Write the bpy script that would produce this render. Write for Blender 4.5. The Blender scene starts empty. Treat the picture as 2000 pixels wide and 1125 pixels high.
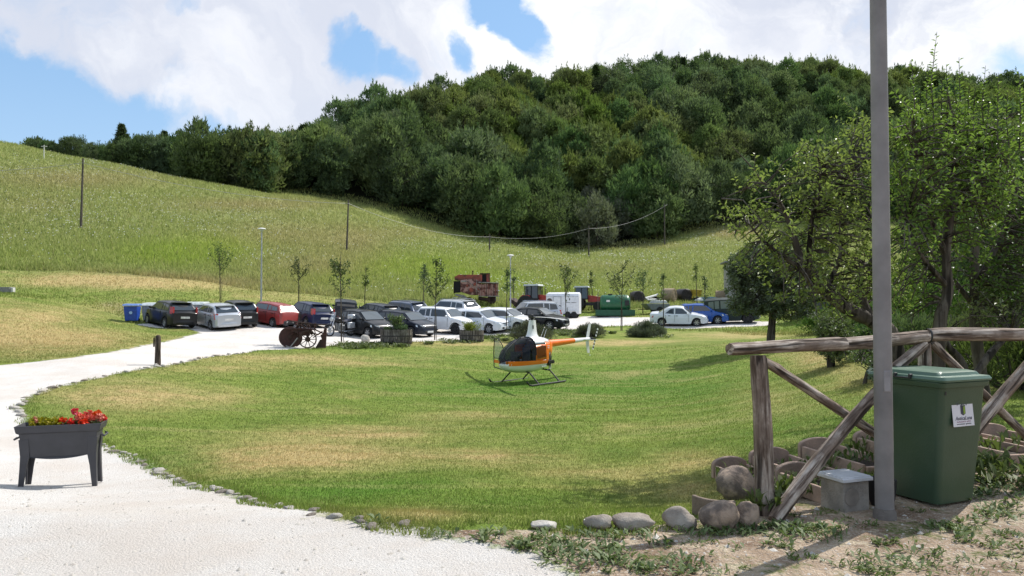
import bpy, math, random
import numpy as np
from math import sin, cos, pi, radians, atan2, sqrt
from mathutils import Vector, Matrix

random.seed(7)
rng = np.random.default_rng(7)
scene = bpy.context.scene
COL = scene.collection

# ------------------------------------------------------------------ camera
F = 1450.0                     # focal length in pixels of the 2000 px wide photograph
PITCH = radians(1.48)
EYE = 1.62
cam_data = bpy.data.cameras.new('camera')
cam = bpy.data.objects.new('camera', cam_data)
COL.objects.link(cam)
cam.location = (0, 0, EYE)
cam.rotation_euler = (radians(90) + PITCH, 0, 0)
cam_data.sensor_width = 36.0
cam_data.lens = 36.0 * F / 2000.0
cam_data.clip_start = 0.05
cam_data.clip_end = 6000
scene.camera = cam

# ------------------------------------------------------------------ light
SUN_DIR = Vector((0.765, 0.645, 0.0)).normalized()      # ground direction towards the sun
SUN_EL = radians(47)
sun_data = bpy.data.lights.new('sun', 'SUN')
sun_data.energy = 4.4
sun_data.angle = radians(0.53)
sun_data.color = (1.0, 0.955, 0.89)
sun = bpy.data.objects.new('sun', sun_data)
COL.objects.link(sun)
to_sun = Vector((SUN_DIR.x * cos(SUN_EL), SUN_DIR.y * cos(SUN_EL), sin(SUN_EL)))
sun.rotation_euler = to_sun.to_track_quat('Z', 'Y').to_euler()

scene.view_settings.view_transform = 'Standard'
scene.view_settings.look = 'None'
scene.view_settings.gamma = 1.0
scene.view_settings.exposure = 0.42
scene.view_settings.use_curve_mapping = False
scene.cycles.max_bounces = 6
scene.cycles.diffuse_bounces = 3
scene.cycles.glossy_bounces = 3
scene.cycles.transmission_bounces = 5
scene.cycles.transparent_max_bounces = 8
scene.cycles.caustics_reflective = False
scene.cycles.caustics_refractive = False
scene.cycles.sample_clamp_indirect = 4.0

world = bpy.data.worlds.new('World')
scene.world = world
world.use_nodes = True


class NT:
    """small helper around a node tree"""
    def __init__(self, tree):
        self.t = tree
        self.n = tree.nodes
        self.l = tree.links

    def node(self, kind, **kw):
        nd = self.n.new(kind)
        for k, v in kw.items():
            setattr(nd, k, v)
        return nd

    def put(self, sock, v):
        if isinstance(v, bpy.types.NodeSocket):
            self.l.new(v, sock)
        elif v is not None:
            if hasattr(sock, 'default_value'):
                try:
                    sock.default_value = v
                except Exception:
                    sock.default_value = tuple(v) + (1.0,)

    def math(self, op, a, b=None, c=None, clamp=False):
        nd = self.node('ShaderNodeMath', operation=op)
        nd.use_clamp = clamp
        self.put(nd.inputs[0], a)
        if b is not None:
            self.put(nd.inputs[1], b)
        if c is not None:
            self.put(nd.inputs[2], c)
        return nd.outputs[0]

    def vmath(self, op, a, b=None):
        nd = self.node('ShaderNodeVectorMath', operation=op)
        self.put(nd.inputs[0], a)
        if b is not None:
            self.put(nd.inputs[1], b)
        return nd.outputs['Value'] if op in ('DOT_PRODUCT', 'LENGTH') else nd.outputs[0]

    def noise(self, vec, scale, detail=4, rough=0.5, dist=0.0, out='Fac'):
        nd = self.node('ShaderNodeTexNoise')
        self.put(nd.inputs['Vector'], vec)
        nd.inputs['Scale'].default_value = scale
        nd.inputs['Detail'].default_value = detail
        nd.inputs['Roughness'].default_value = rough
        nd.inputs['Distortion'].default_value = dist
        return nd.outputs['Fac' if out == 'Fac' else 'Color']

    def voro(self, vec, scale, out='Distance', feature='F1'):
        nd = self.node('ShaderNodeTexVoronoi', feature=feature)
        self.put(nd.inputs['Vector'], vec)
        nd.inputs['Scale'].default_value = scale
        return nd.outputs[out]

    def rng(self, v, a, b, c=0.0, d=1.0, smooth=False):
        nd = self.node('ShaderNodeMapRange')
        if smooth:
            nd.interpolation_type = 'SMOOTHSTEP'
        self.put(nd.inputs[0], v)
        for i, x in enumerate((a, b, c, d)):
            self.put(nd.inputs[i + 1], x)
        return nd.outputs[0]

    def mix(self, f, a, b, mode='MIX'):
        nd = self.node('ShaderNodeMix', data_type='RGBA', blend_type=mode)
        self.put(nd.inputs[0], f)
        for i, x in ((6, a), (7, b)):
            if isinstance(x, (tuple, list)):
                x = tuple(x) + (1.0,) if len(x) == 3 else x
            self.put(nd.inputs[i], x)
        return nd.outputs[2]

    def attr(self, name):
        nd = self.node('ShaderNodeAttribute')
        nd.attribute_name = name
        return nd.outputs['Fac']


# ------------------------------------------------------------------ sky with clouds
def px_dir(u, v):
    fy, fz = cos(PITCH), sin(PITCH)
    k = 562.5 - v
    return Vector((u - 1000.0, F * fy - k * fz, F * fz + k * fy)).normalized()


def build_sky():
    w = NT(world.node_tree)
    w.n.clear()
    out = w.node('ShaderNodeOutputWorld')
    bg = w.node('ShaderNodeBackground')
    bg.inputs['Strength'].default_value = 0.12
    w.l.new(bg.outputs[0], out.inputs[0])
    sky = w.node('ShaderNodeTexSky', sky_type='NISHITA')
    sky.sun_disc = False
    sky.sun_elevation = SUN_EL
    sky.sun_rotation = math.atan2(SUN_DIR.x, SUN_DIR.y)
    sky.altitude = 300
    sky.air_density = 1.1
    sky.dust_density = 0.6
    sky.ozone_density = 1.2
    tc = w.node('ShaderNodeTexCoord')
    d = tc.outputs['Generated']
    # vapour-coloured blue
    blue = w.mix(0.55, sky.outputs[0], (2.0, 3.7, 6.0))
    n1 = w.noise(d, 3.2, 9, 0.56, 0.3, 'Color')
    n2 = w.noise(d, 11.0, 6, 0.55, 0.2, 'Color')
    off1 = w.vmath('MULTIPLY', w.vmath('SUBTRACT', n1, (0.5, 0.5, 0.5)), (0.20, 0.20, 0.20))
    off2 = w.vmath('MULTIPLY', w.vmath('SUBTRACT', n2, (0.5, 0.5, 0.5)), (0.075, 0.075, 0.075))
    dd = w.vmath('NORMALIZE', w.vmath('ADD', d, w.vmath('ADD', off1, off2)))
    acc = w.rng(w.noise(d, 1.9, 8, 0.55, 0.4), 0.40, 0.60, -0.30, 0.30)
    blobs = [  # pixel position, radius in degrees, weight : cloud banks (+) and blue gaps (-)
        (300, 60, 12, 0.9), (480, 130, 8, 0.7), (620, 190, 6.5, 0.7), (150, 40, 6, 0.6), (700, 235, 4, 0.4),
        (880, 60, 9, 0.7), (940, 160, 5, 0.5), (1160, 60, 7, 0.6), (1400, 40, 14, 0.8), (1750, 60, 14, 0.7), (1180, 110, 4, 0.4),
        (-10, 190, 4.2, -1.2), (70, 235, 4.2, -1.1), (200, 262, 3.4, -0.9), (330, 292, 2.6, -.8), (450, 312, 2.0, -.6), (500, 310, 3.0, -.5), (10, 110, 2.2, -0.7), (1030, 48, 1.5, -1.1), (1065, 78, 1.3, -1.0), (990, 12, 1.5, -1.1), (950, 5, 1.2, -.6),
        (670, 112, 1.5, -1.0), (720, 135, 1.4, -.9), (765, 158, 1.0, -.6), (908, 108, .9, -.8), (1985, 140, 2.0, -0.7), (165, 178, 1.0, 0.9), (370, 18, .8, -0.5)]
    blobs.sort(key=lambda q: -q[3])
    clipped = False
    for (u, v, r, wt) in blobs:
        if wt < 0 and not clipped:
            acc = w.math('MINIMUM', acc, w.rng(w.noise(dd, 6.0, 6, 0.6, 0.3), 0.35, 0.65, 0.42, 0.72))
            clipped = True
        b = px_dir(u, v)
        dot = w.vmath('DOT_PRODUCT', dd, tuple(b))
        acc = w.math('ADD', acc, w.rng(dot, cos(radians(r * 1.5)), 1.0, 0.0, wt, True))
    grey = w.rng(w.noise(dd, 2.6, 6, 0.55, 0.5), 0.42, 0.60, 0.0, 1.0, True)
    mask = w.rng(w.math('ADD', acc, w.rng(w.noise(dd, 9.0, 8, 0.65, 0.4), 0.35, 0.65, -0.26, 0.26)), -0.50, 0.50, 0.0, 1.0, True)
    thick = w.rng(acc, 0.15, 0.85, 0.0, 1.0, True)
    shade = w.rng(w.noise(dd, 4.5, 7, 0.6, 0.6), 0.38, 0.62, 0.0, 1.0, True)
    ccol = w.mix(shade, (4.4, 4.7, 5.45), (6.9, 6.95, 7.05))
    ccol = w.mix(w.math('MULTIPLY', grey, 0.5), ccol, (4.8, 5.05, 5.75))
    col = w.mix(mask, blue, ccol)
    # pale towards the horizon
    sep = w.node('ShaderNodeSeparateXYZ')
    w.l.new(d, sep.inputs[0])
    hz = w.rng(sep.outputs[2], 0.0, 0.30, 0.40, 0.0)
    col = w.mix(hz, col, (4.2, 5.2, 6.3))
    w.l.new(col, bg.inputs['Color'])


build_sky()

# ------------------------------------------------------------------ terrain heights
# sections of the valley: horizontal bearing (given as a column of the photograph) -> (distance, row where that ground shows)
SECT = {
    -450: [(9, 845), (13, 790), (18, 735), (24, 700), (30, 650), (38, 590), (45, 560), (60, 510), (85, 400), (110, 270), (130, 255), (160, 290), (260, 330)],
    0: [(9.2, 950), (13, 862), (18, 779), (24, 716), (30, 662), (38, 602), (45, 574), (52, 561), (60, 532), (70, 490), (85, 420), (105, 330), (118, 284), (130, 276), (150, 292), (200, 325), (300, 350)],
    160: [(9.2, 952), (13, 865), (18, 785), (24, 712), (30, 672), (38, 632), (45, 600), (52, 583), (60, 550), (70, 505), (85, 447), (105, 372), (120, 325), (130, 309), (150, 325), (200, 345), (300, 360)],
    300: [(9.2, 948), (13, 862), (18, 788), (25, 713), (32, 674), (38, 652), (44, 637), (50, 606), (60, 553), (70, 512), (85, 465), (105, 400), (125, 348), (135, 334), (150, 340), (200, 345), (300, 360)],
    500: [(7, 990), (9, 935), (13, 868), (18, 808), (24, 752), (30, 706), (35, 680), (39, 660), (43, 645), (47, 632), (52, 612), (58, 592), (70, 560), (85, 520), (105, 455), (125, 400), (138, 377), (155, 380), (200, 350), (300, 330)],
    620: [(7, 992), (9, 936), (13, 870), (18, 812), (24, 762), (30, 718), (35, 685), (40, 662), (44, 647), (48, 635), (52, 620), (58, 600), (70, 565), (85, 530), (105, 475), (125, 425), (140, 400), (158, 392), (205, 322), (235, 300), (300, 340)],
    700: [(7, 992), (9, 937), (13, 872), (18, 816), (24, 768), (30, 726), (36, 688), (40, 666), (44, 652), (50, 632), (56, 620), (62, 600), (72, 570), (85, 540), (105, 497), (125, 455), (145, 418), (165, 400), (200, 330), (240, 275), (320, 300)],
    900: [(7, 994), (9, 938), (13, 872), (18, 818), (24, 776), (30, 742), (36, 700), (41, 666), (47, 650), (55, 630), (62, 612), (70, 590), (80, 570), (100, 540), (130, 502), (158, 462), (200, 370), (260, 225), (330, 250)],
    1100: [(7, 994), (9, 938), (13, 872), (18, 818), (24, 778), (30.6, 747), (36, 705), (42, 668), (48, 648), (55, 634), (62, 621), (75, 597), (100, 560), (130, 525), (155, 500), (175, 484), (205, 400), (280, 190), (350, 230)],
    1300: [(7, 992), (9, 932), (13, 866), (18, 812), (24, 776), (30, 742), (36, 702), (42, 672), (48, 656), (56, 637), (65, 616), (80, 587), (100, 556), (130, 520), (160, 485), (180, 460), (210, 380), (300, 160), (360, 220)],
    1500: [(7, 965), (9, 890), (13, 830), (18, 780), (24, 736), (30, 703), (36, 680), (42, 663), (50, 645), (60, 625), (80, 588), (100, 552), (130, 505), (160, 465), (180, 440), (215, 370), (300, 172), (360, 220)],
    1700: [(7, 930), (9, 862), (12, 800), (18, 732), (24, 692), (30, 669), (42, 640), (60, 604), (80, 575), (100, 540), (130, 500), (160, 460), (180, 435), (215, 370), (300, 190), (360, 230)],
    1900: [(7, 925), (9, 850), (12, 785), (18, 716), (24, 682), (30, 655), (42, 628), (60, 592), (80, 560), (100, 530), (160, 445), (180, 425), (215, 370), (300, 205), (360, 240)],
    2450: [(7, 925), (9, 848), (12, 785), (18, 710), (24, 676), (30, 650), (42, 620), (60, 585), (100, 520), (160, 440), (180, 425), (215, 370), (300, 225), (360, 250)],
}
A0, A1, NA = -1.0, 1.0, 241
L0, L1, NL = math.log(1.0), math.log(3000.0), 641


def _tan_e(v):
    k = 562.5 - v
    return (F * sin(PITCH) + k * cos(PITCH)) / (F * cos(PITCH) - k * sin(PITCH))


def _make_table():
    ls = np.linspace(L0, L1, NL)
    us = sorted(SECT)
    colz = []
    for u in us:
        pts = [(1.0, 0.0), (4.2, 0.0), (5.9, 0.0)]
        for (Y, v) in SECT[u]:
            pts.append((Y, EYE + Y * _tan_e(v)))
        Yl, zl = pts[-1]
        pts += [(Yl * 1.5, zl * 0.75), (900, 30.0), (3000, 20.0)]
        colz.append(np.interp(ls, [math.log(p[0]) for p in pts], [p[1] for p in pts]))
    colz = np.array(colz)
    av = np.array([(u - 1000.0) / F for u in us])
    aa = np.linspace(A0, A1, NA)
    tab = np.zeros((NA, NL))
    for j in range(NL):
        tab[:, j] = np.interp(aa, av, colz[:, j])

    def g(tab, sig, axis):
        r = int(sig * 3) + 1
        k = np.exp(-0.5 * (np.arange(-r, r + 1) / sig) ** 2)
        k /= k.sum()
        p = [(0, 0), (0, 0)]
        p[axis] = (r, r)
        t = np.pad(tab, p, mode='edge')
        return np.apply_along_axis(lambda m: np.convolve(m, k, mode='valid'), axis, t)
    tab = g(tab, 3.0, 1)
    tab = g(tab, 4.5, 0)
    return tab


TAB = _make_table()


def height(x, y):
    x = np.asarray(x, float)
    y = np.asarray(y, float)
    r = np.sqrt(x * x + y * y) + 1e-6
    a = np.where(y > 1e-3, x / np.maximum(y, 1e-3), np.sign(x) * 9)
    a = np.clip(a, A0, A1)
    Y = r / np.sqrt(1 + a * a)
    fi = (a - A0) / (A1 - A0) * (NA - 1)
    fj = np.clip((np.log(np.maximum(Y, 1.0)) - L0) / (L1 - L0) * (NL - 1), 0, NL - 1.001)
    i = np.clip(fi.astype(int), 0, NA - 2)
    j = np.clip(fj.astype(int), 0, NL - 2)
    fi = fi - i
    fj = fj - j
    z = (TAB[i, j] * (1 - fi) + TAB[i + 1, j] * fi) * (1 - fj) + (TAB[i, j + 1] * (1 - fi) + TAB[i + 1, j + 1] * fi) * fj
    ph = np.degrees(np.arctan2(np.abs(x), y))
    wgt = np.clip((ph - 60) / 60, 0, 1)
    wgt = wgt * wgt * (3 - 2 * wgt)
    z = z * (1 - wgt)
    amp = np.clip((Y - 5) / 90, 0, 1)
    z = z + amp * (0.35 * np.sin(x * 0.21 + 1.3 * np.sin(y * 0.13)) * np.sin(y * 0.17 + x * 0.05) + 0.10 * np.sin(x * 0.9 + y * 0.3) * np.sin(y * 0.8))
    near = np.clip((Y - 3) / 4, 0, 1)
    z = z + near * 0.018 * np.sin(x * 1.7 + np.sin(y * 1.1) * 2) * np.sin(y * 1.9 + 0.5 * x)
    return z


def H(x, y):
    return float(height(np.array([x]), np.array([y]))[0])


def at(u, v, Y):
    """world point at distance Y seen at a pixel of the photograph"""
    d = px_dir(u, v)
    return Vector((d.x / d.y * Y, Y, EYE + d.z / d.y * Y))


def hit(u, v, y0=2.0, y1=420.0):
    """where the line of sight through a pixel first meets the ground"""
    d = px_dir(u, v)
    Ys = np.exp(np.linspace(math.log(y0), math.log(y1), 2400))
    xs = d.x / d.y * Ys
    zs = EYE + d.z / d.y * Ys
    below = np.nonzero(zs <= height(xs, Ys))[0]
    Y = Ys[below[0]] if len(below) else y1
    x = d.x / d.y * Y
    return Vector((x, Y, H(x, Y)))


def proj(P):
    """pixel of world points (N,3)"""
    P = np.asarray(P, float)
    dz = P[:, 2] - EYE
    fwd = P[:, 1] * cos(PITCH) + dz * sin(PITCH)
    up = -P[:, 1] * sin(PITCH) + dz * cos(PITCH)
    fwd = np.where(fwd < 0.1, np.nan, fwd)
    return 1000 + F * P[:, 0] / fwd, 562.5 - F * up / fwd


# ------------------------------------------------------------------ object helpers
def tag(o, label=None, cat=None, group=None, kind=None):
    if label:
        o['label'] = label
    if cat:
        o['category'] = cat
    if group:
        o['group'] = group
    if kind:
        o['kind'] = kind
    return o


def thing(name, label, cat, loc=(0, 0, 0), rz=0.0, group=None, scale=None):
    o = bpy.data.objects.new(name, None)
    o.empty_display_size = 0.3
    COL.objects.link(o)
    o.location = loc
    o.rotation_euler = (0, 0, rz)
    if scale:
        o.scale = (scale,) * 3 if not isinstance(scale, tuple) else scale
    return tag(o, label, cat, group)


def copy_tree(root, loc, rz, label=None, scale=None, group=None):
    r = root.copy()
    COL.objects.link(r)
    r.location = loc
    r.rotation_euler = (0, 0, rz)
    if label:
        r['label'] = label
    if group:
        r['group'] = group
    if scale:
        r.scale = (scale,) * 3
    for ch in list(root.children):
        c = ch.copy()
        COL.objects.link(c)
        c.parent = r
        for g in list(ch.children):
            d = g.copy()
            COL.objects.link(d)
            d.parent = c
    return r


class MB:
    def __init__(self):
        self.v = []
        self.f = []

    def add(self, vs, fs):
        b = len(self.v)
        self.v.extend([tuple(p) for p in vs])
        self.f.extend([tuple(i + b for i in q) for q in fs])
        return self

    def box(self, cx, cy, cz, sx, sy, sz, rot=None, taper=(1, 1)):
        hx, hy, hz = sx / 2, sy / 2, sz / 2
        vs = []
        for z, t in ((-hz, (1, 1)), (hz, taper)):
            for (x, y) in ((-hx, -hy), (hx, -hy), (hx, hy), (-hx, hy)):
                vs.append(Vector((x * t[0], y * t[1], z)))
        if rot is not None:
            vs = [rot @ p for p in vs]
        vs = [p + Vector((cx, cy, cz)) for p in vs]
        return self.add(vs, [(0, 3, 2, 1), (4, 5, 6, 7), (0, 1, 5, 4), (1, 2, 6, 5), (2, 3, 7, 6), (3, 0, 4, 7)])

    def tube(self, pts, rad, n=8, cap=True):
        pts = [Vector(p) for p in pts]
        if not hasattr(rad, '__len__'):
            rad = [rad] * len(pts)
        base = len(self.v)
        prev = None
        for i, p in enumerate(pts):
            a = pts[max(i - 1, 0)]
            b = pts[min(i + 1, len(pts) - 1)]
            t = (b - a)
            if t.length < 1e-9:
                t = Vector((0, 0, 1))
            t.normalize()
            if prev is None:
                ref = Vector((0, 0, 1)) if abs(t.z) < 0.9 else Vector((1, 0, 0))
                s = t.cross(ref).normalized()
            else:
                s = (prev - t * prev.dot(t))
                s = s.normalized() if s.length > 1e-6 else t.orthogonal().normalized()
            prev = s
            q = t.cross(s)
            for k in range(n):
                an = 2 * pi * k / n
                self.v.append(tuple(p + (s * cos(an) + q * sin(an)) * rad[i]))
        for i in range(len(pts) - 1):
            for k in range(n):
                k2 = (k + 1) % n
                a = base + i * n
                self.f.append((a + k, a + k2, a + n + k2, a + n + k))
        if cap:
            self.f.append(tuple(base + k for k in reversed(range(n))))
            e = base + (len(pts) - 1) * n
            self.f.append(tuple(e + k for k in range(n)))
        return self

    def lathe(self, prof, n=20, c=(0, 0, 0), axis='Z', cap=True):
        """prof: list of (radius, height)"""
        base = len(self.v)
        c = Vector(c)
        for (r, h) in prof:
            for k in range(n):
                an = 2 * pi * k / n
                x, y = r * cos(an), r * sin(an)
                if axis == 'Z':
                    p = (x, y, h)
                elif axis == 'Y':
                    p = (x, h, y)
                else:
                    p = (h, x, y)
                self.v.append(tuple(c + Vector(p)))
        for i in range(len(prof) - 1):
            for k in range(n):
                k2 = (k + 1) % n
                a = base + i * n
                self.f.append((a + k, a + k2, a + n + k2, a + n + k))
        if cap:
            self.f.append(tuple(base + k for k in reversed(range(n))))
            e = base + (len(prof) - 1) * n
            self.f.append(tuple(e + k for k in range(n)))
        return self

    def loft(self, rings, close=True, cap=True):
        base = len(self.v)
        n = len(rings[0])
        for r in rings:
            self.v.extend([tuple(p) for p in r])
        m = n if close else n - 1
        for i in range(len(rings) - 1):
            for k in range(m):
                k2 = (k + 1) % n
                a = base + i * n
                self.f.append((a + k, a + k2, a + n + k2, a + n + k))
        if cap and close:
            self.f.append(tuple(base + k for k in reversed(range(n))))
            e = base + (len(rings) - 1) * n
            self.f.append(tuple(e + k for k in range(n)))
        return self

    def poly_prism(self, pts, y0, y1, plane='XZ'):
        """outline pts (a,b) extruded between y0 and y1"""
        n = len(pts)
        mk = {'XZ': lambda a, b, c: (a, c, b), 'XY': lambda a, b, c: (a, b, c), 'YZ': lambda a, b, c: (c, a, b)}[plane]
        vs = [mk(a, b, y0) for a, b in pts] + [mk(a, b, y1) for a, b in pts]
        fs = [tuple(range(n)), tuple(reversed(range(n, 2 * n)))]
        for i in range(n):
            j = (i + 1) % n
            fs.append((i, i + n, j + n, j))
        return self.add(vs, fs)

    def quad(self, a, b, c, d):
        return self.add([a, b, c, d], [(0, 1, 2, 3)])

    def ellipsoid(self, c, r, nu=14, nv=8, jit=0.0, seed=0):
        rr = random.Random(seed)
        c = Vector(c)
        vs = [c + Vector((0, 0, -r[2]))]
        for i in range(1, nv):
            ph = -pi / 2 + pi * i / nv
            for k in range(nu):
                an = 2 * pi * k / nu
                j = 1 + rr.uniform(-jit, jit)
                vs.append(c + Vector((r[0] * cos(ph) * cos(an) * j, r[1] * cos(ph) * sin(an) * j, r[2] * sin(ph) * j)))
        vs.append(c + Vector((0, 0, r[2])))
        fs = []
        for k in range(nu):
            k2 = (k + 1) % nu
            fs.append((0, 1 + k2, 1 + k))
            for i in range(nv - 2):
                a = 1 + i * nu
                fs.append((a + k, a + k2, a + nu + k2, a + nu + k))
            e = 1 + (nv - 2) * nu
            fs.append((e + k, e + k2, len(vs) - 1))
        return self.add(vs, fs)

    def mesh(self, name, mat, smooth=True, fix=True):
        m = bpy.data.meshes.new(name)
        m.from_pydata(self.v, [], self.f)
        if fix:
            import bmesh
            bm = bmesh.new()
            bm.from_mesh(m)
            bmesh.ops.recalc_face_normals(bm, faces=bm.faces)
            bm.to_mesh(m)
            bm.free()
        if mat is not None:
            m.materials.append(mat)
        if smooth:
            m.shade_smooth()
            try:
                m.set_sharp_from_angle(angle=radians(38))
            except Exception:
                pass
        m.update()
        return m

    def build(self, name, mat, parent=None, smooth=True, loc=None, rot=None, bevel=0.0, sub=0):
        o = bpy.data.objects.new(name, self.mesh(name, mat, smooth))
        COL.objects.link(o)
        if parent is not None:
            o.parent = parent
        if loc is not None:
            o.location = loc
        if rot is not None:
            o.rotation_euler = rot
        if bevel:
            b = o.modifiers.new('bevel', 'BEVEL')
            b.width = bevel
            b.segments = 2
            b.limit_method = 'ANGLE'
            b.angle_limit = radians(35)
        if sub:
            s = o.modifiers.new('sub', 'SUBSURF')
            s.levels = s.render_levels = sub
        return o


def np_mesh(name, V, Fc, mat, attrs=None, smooth=False):
    """fast mesh from arrays; Fc is (N,3) or (N,4)"""
    V = np.asarray(V, np.float32)
    Fc = np.asarray(Fc, np.int32)
    m = bpy.data.meshes.new(name)
    m.vertices.add(len(V))
    m.vertices.foreach_set('co', V.ravel())
    k = Fc.shape[1]
    m.loops.add(Fc.size)
    m.loops.foreach_set('vertex_index', Fc.ravel())
    m.polygons.add(len(Fc))
    m.polygons.foreach_set('loop_start', np.arange(0, Fc.size, k, dtype=np.int32))
    if smooth:
        m.polygons.foreach_set('use_smooth', np.ones(len(Fc), bool))
    for nm, arr in (attrs or {}).items():
        a = m.attributes.new(nm, 'FLOAT', 'POINT')
        a.data.foreach_set('value', np.asarray(arr, np.float32))
    m.update(calc_edges=True)
    if mat is not None:
        m.materials.append(mat)
    return m


def link_mesh(name, m, parent=None, loc=None):
    o = bpy.data.objects.new(name, m)
    COL.objects.link(o)
    if parent is not None:
        o.parent = parent
    if loc is not None:
        o.location = loc
    return o


# ------------------------------------------------------------------ materials
def pmat(name, color, rough=0.5, metal=0.0, var=0.12, scale=6.0, bump=0.0, bscale=40.0, coat=0.0, spec=None, col2=None, fac=None, transl=0.0, emit=None):
    m = bpy.data.materials.new(name)
    m.use_nodes = True
    t = NT(m.node_tree)
    b = t.n['Principled BSDF']
    b.inputs['Roughness'].default_value = rough
    b.inputs['Metallic'].default_value = metal
    if coat:
        b.inputs['Coat Weight'].default_value = coat
        b.inputs['Coat Roughness'].default_value = 0.06
    if spec is not None:
        b.inputs['Specular IOR Level'].default_value = spec
    tc = t.node('ShaderNodeTexCoord').outputs['Object']
    n = t.noise(tc, scale, 5, 0.6)
    c2 = col2 or tuple(max(c * (1 - 2.2 * var), 0) for c in color)
    c1 = color if col2 else tuple(min(c * (1 + var), 1) for c in color)
    f = t.rng(n, *(fac or (0.35, 0.65)))
    t.l.new(t.mix(f, c2, c1), b.inputs['Base Color'])
    if bump:
        bp = t.node('ShaderNodeBump')
        bp.inputs['Strength'].default_value = min(bump, 1.0)
        bp.inputs['Distance'].default_value = 0.02
        t.l.new(t.noise(tc, bscale, 6, 0.65), bp.inputs['Height'])
        t.l.new(bp.outputs[0], b.inputs['Normal'])
    return m


def glass_mat(name, tint=(0.02, 0.025, 0.03), rough=0.03, clear=0.0):
    m = bpy.data.materials.new(name)
    m.use_nodes = True
    t = NT(m.node_tree)
    b = t.n['Principled BSDF']
    b.inputs['Base Color'].default_value = tint + (1,)
    b.inputs['Roughness'].default_value = rough
    b.inputs['Specular IOR Level'].default_value = 0.9
    if clear > 0:
        tr = t.node('ShaderNodeBsdfTransparent')
        tr.inputs[0].default_value = (0.82, 0.88, 0.9, 1)
        mx = t.node('ShaderNodeMixShader')
        fr = t.node('ShaderNodeFresnel')
        fr.inputs[0].default_value = 1.5
        f = t.math('SUBTRACT', clear, t.math('MULTIPLY', fr.outputs[0], clear * 0.9), clamp=True)
        t.l.new(f, mx.inputs[0])
        t.l.new(b.outputs[0], mx.inputs[1])
        t.l.new(tr.outputs[0], mx.inputs[2])
        t.l.new(mx.outputs[0], t.n['Material Output'].inputs[0])
    return m


def leaf_mat(name, c_dark, c_light, rough=0.55, transl=0.35, yellow=None, nscale=0.5, spec=0.3, rnd=0.35):
    """foliage: colour varies by tree, by clump and by leaf"""
    m = bpy.data.materials.new(name)
    m.use_nodes = True
    t = NT(m.node_tree)
    b = t.n['Principled BSDF']
    tc = t.node('ShaderNodeTexCoord').outputs['Object']
    oi = t.node('ShaderNodeObjectInfo').outputs['Random']
    geo = t.node('ShaderNodeNewGeometry').outputs['Random Per Island']
    n = t.noise(tc, nscale, 3, 0.6)
    f = t.rng(n, 0.35, 0.65, 0.0, 0.6)
    f = t.math('ADD', f, t.math('MULTIPLY', geo, 0.4), clamp=True)
    c = t.mix(f, c_dark, c_light)
    h = t.node('ShaderNodeHueSaturation')
    t.l.new(c, h.inputs['Color'])
    t.l.new(t.math('ADD', t.math('MULTIPLY', t.math('FRACT', t.math('MULTIPLY', oi, 7.31)), 0.05), 0.472), h.inputs['Hue'])
    t.l.new(t.math('ADD', t.math('MULTIPLY', t.math('FRACT', t.math('MULTIPLY', oi, 3.7)), 0.35), 0.75), h.inputs['Saturation'])
    t.l.new(t.math('ADD', t.math('MULTIPLY', oi, rnd * 2), 1.0 - rnd), h.inputs['Value'])
    c = h.outputs[0]
    if yellow:
        c = t.mix(t.rng(geo, 0.93, 0.99, 0, 0.7), c, yellow)
    t.l.new(c, b.inputs['Base Color'])
    b.inputs['Roughness'].default_value = rough
    b.inputs['Specular IOR Level'].default_value = spec
    tr = t.node('ShaderNodeBsdfTranslucent')
    t.l.new(t.mix(0.45, c, (0.10, 0.17, 0.02)), tr.inputs[0])
    mx = t.node('ShaderNodeMixShader')
    mx.inputs[0].default_value = transl
    t.l.new(b.outputs[0], mx.inputs[1])
    t.l.new(tr.outputs[0], mx.inputs[2])
    t.l.new(mx.outputs[0], t.n['Material Output'].inputs[0])
    return m


def wood_mat(name, dark, mid, light, axis='X', scale=1.0):
    m = bpy.data.materials.new(name)
    m.use_nodes = True
    t = NT(m.node_tree)
    b = t.n['Principled BSDF']
    b.inputs['Roughness'].default_value = 0.85
    b.inputs['Specular IOR Level'].default_value = 0.2
    tc = t.node('ShaderNodeTexCoord').outputs['Object']
    mp = t.node('ShaderNodeMapping')
    t.l.new(tc, mp.inputs[0])
    s = {'X': (2.2, 26, 26), 'Z': (26, 26, 2.2)}[axis]
    mp.inputs['Scale'].default_value = tuple(k * scale for k in s)
    g = t.noise(mp.outputs[0], 1.0, 6, 0.65, 0.3)
    big = t.noise(tc, 3.0 * scale, 5, 0.6)
    c = t.mix(t.rng(g, 0.35, 0.6), dark, mid)
    c = t.mix(t.math('MULTIPLY', t.rng(big, 0.45, 0.62), t.rng(g, 0.42, 0.62)), c, light)
    crack = t.rng(t.noise(mp.outputs[0], 0.55, 2, 0.5, 0.6), 0.60, 0.66)
    c = t.mix(t.math('MULTIPLY', crack, 0.85), c, tuple(k * 0.25 for k in dark))
    t.l.new(c, b.inputs['Base Color'])
    bp = t.node('ShaderNodeBump')
    bp.inputs['Strength'].default_value = 0.9
    bp.inputs['Distance'].default_value = 0.012
    t.l.new(t.math('SUBTRACT', g, t.math('MULTIPLY', crack, 0.8)), bp.inputs['Height'])
    t.l.new(bp.outputs[0], b.inputs['Normal'])
    return m

# ------------------------------------------------------------------ ground zones
def gp(u, v):
    """ground point under a pixel; rows below the frame are extrapolated on level ground"""
    p = hit(u, v, 0.8)
    return (p.x, p.y)


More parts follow.
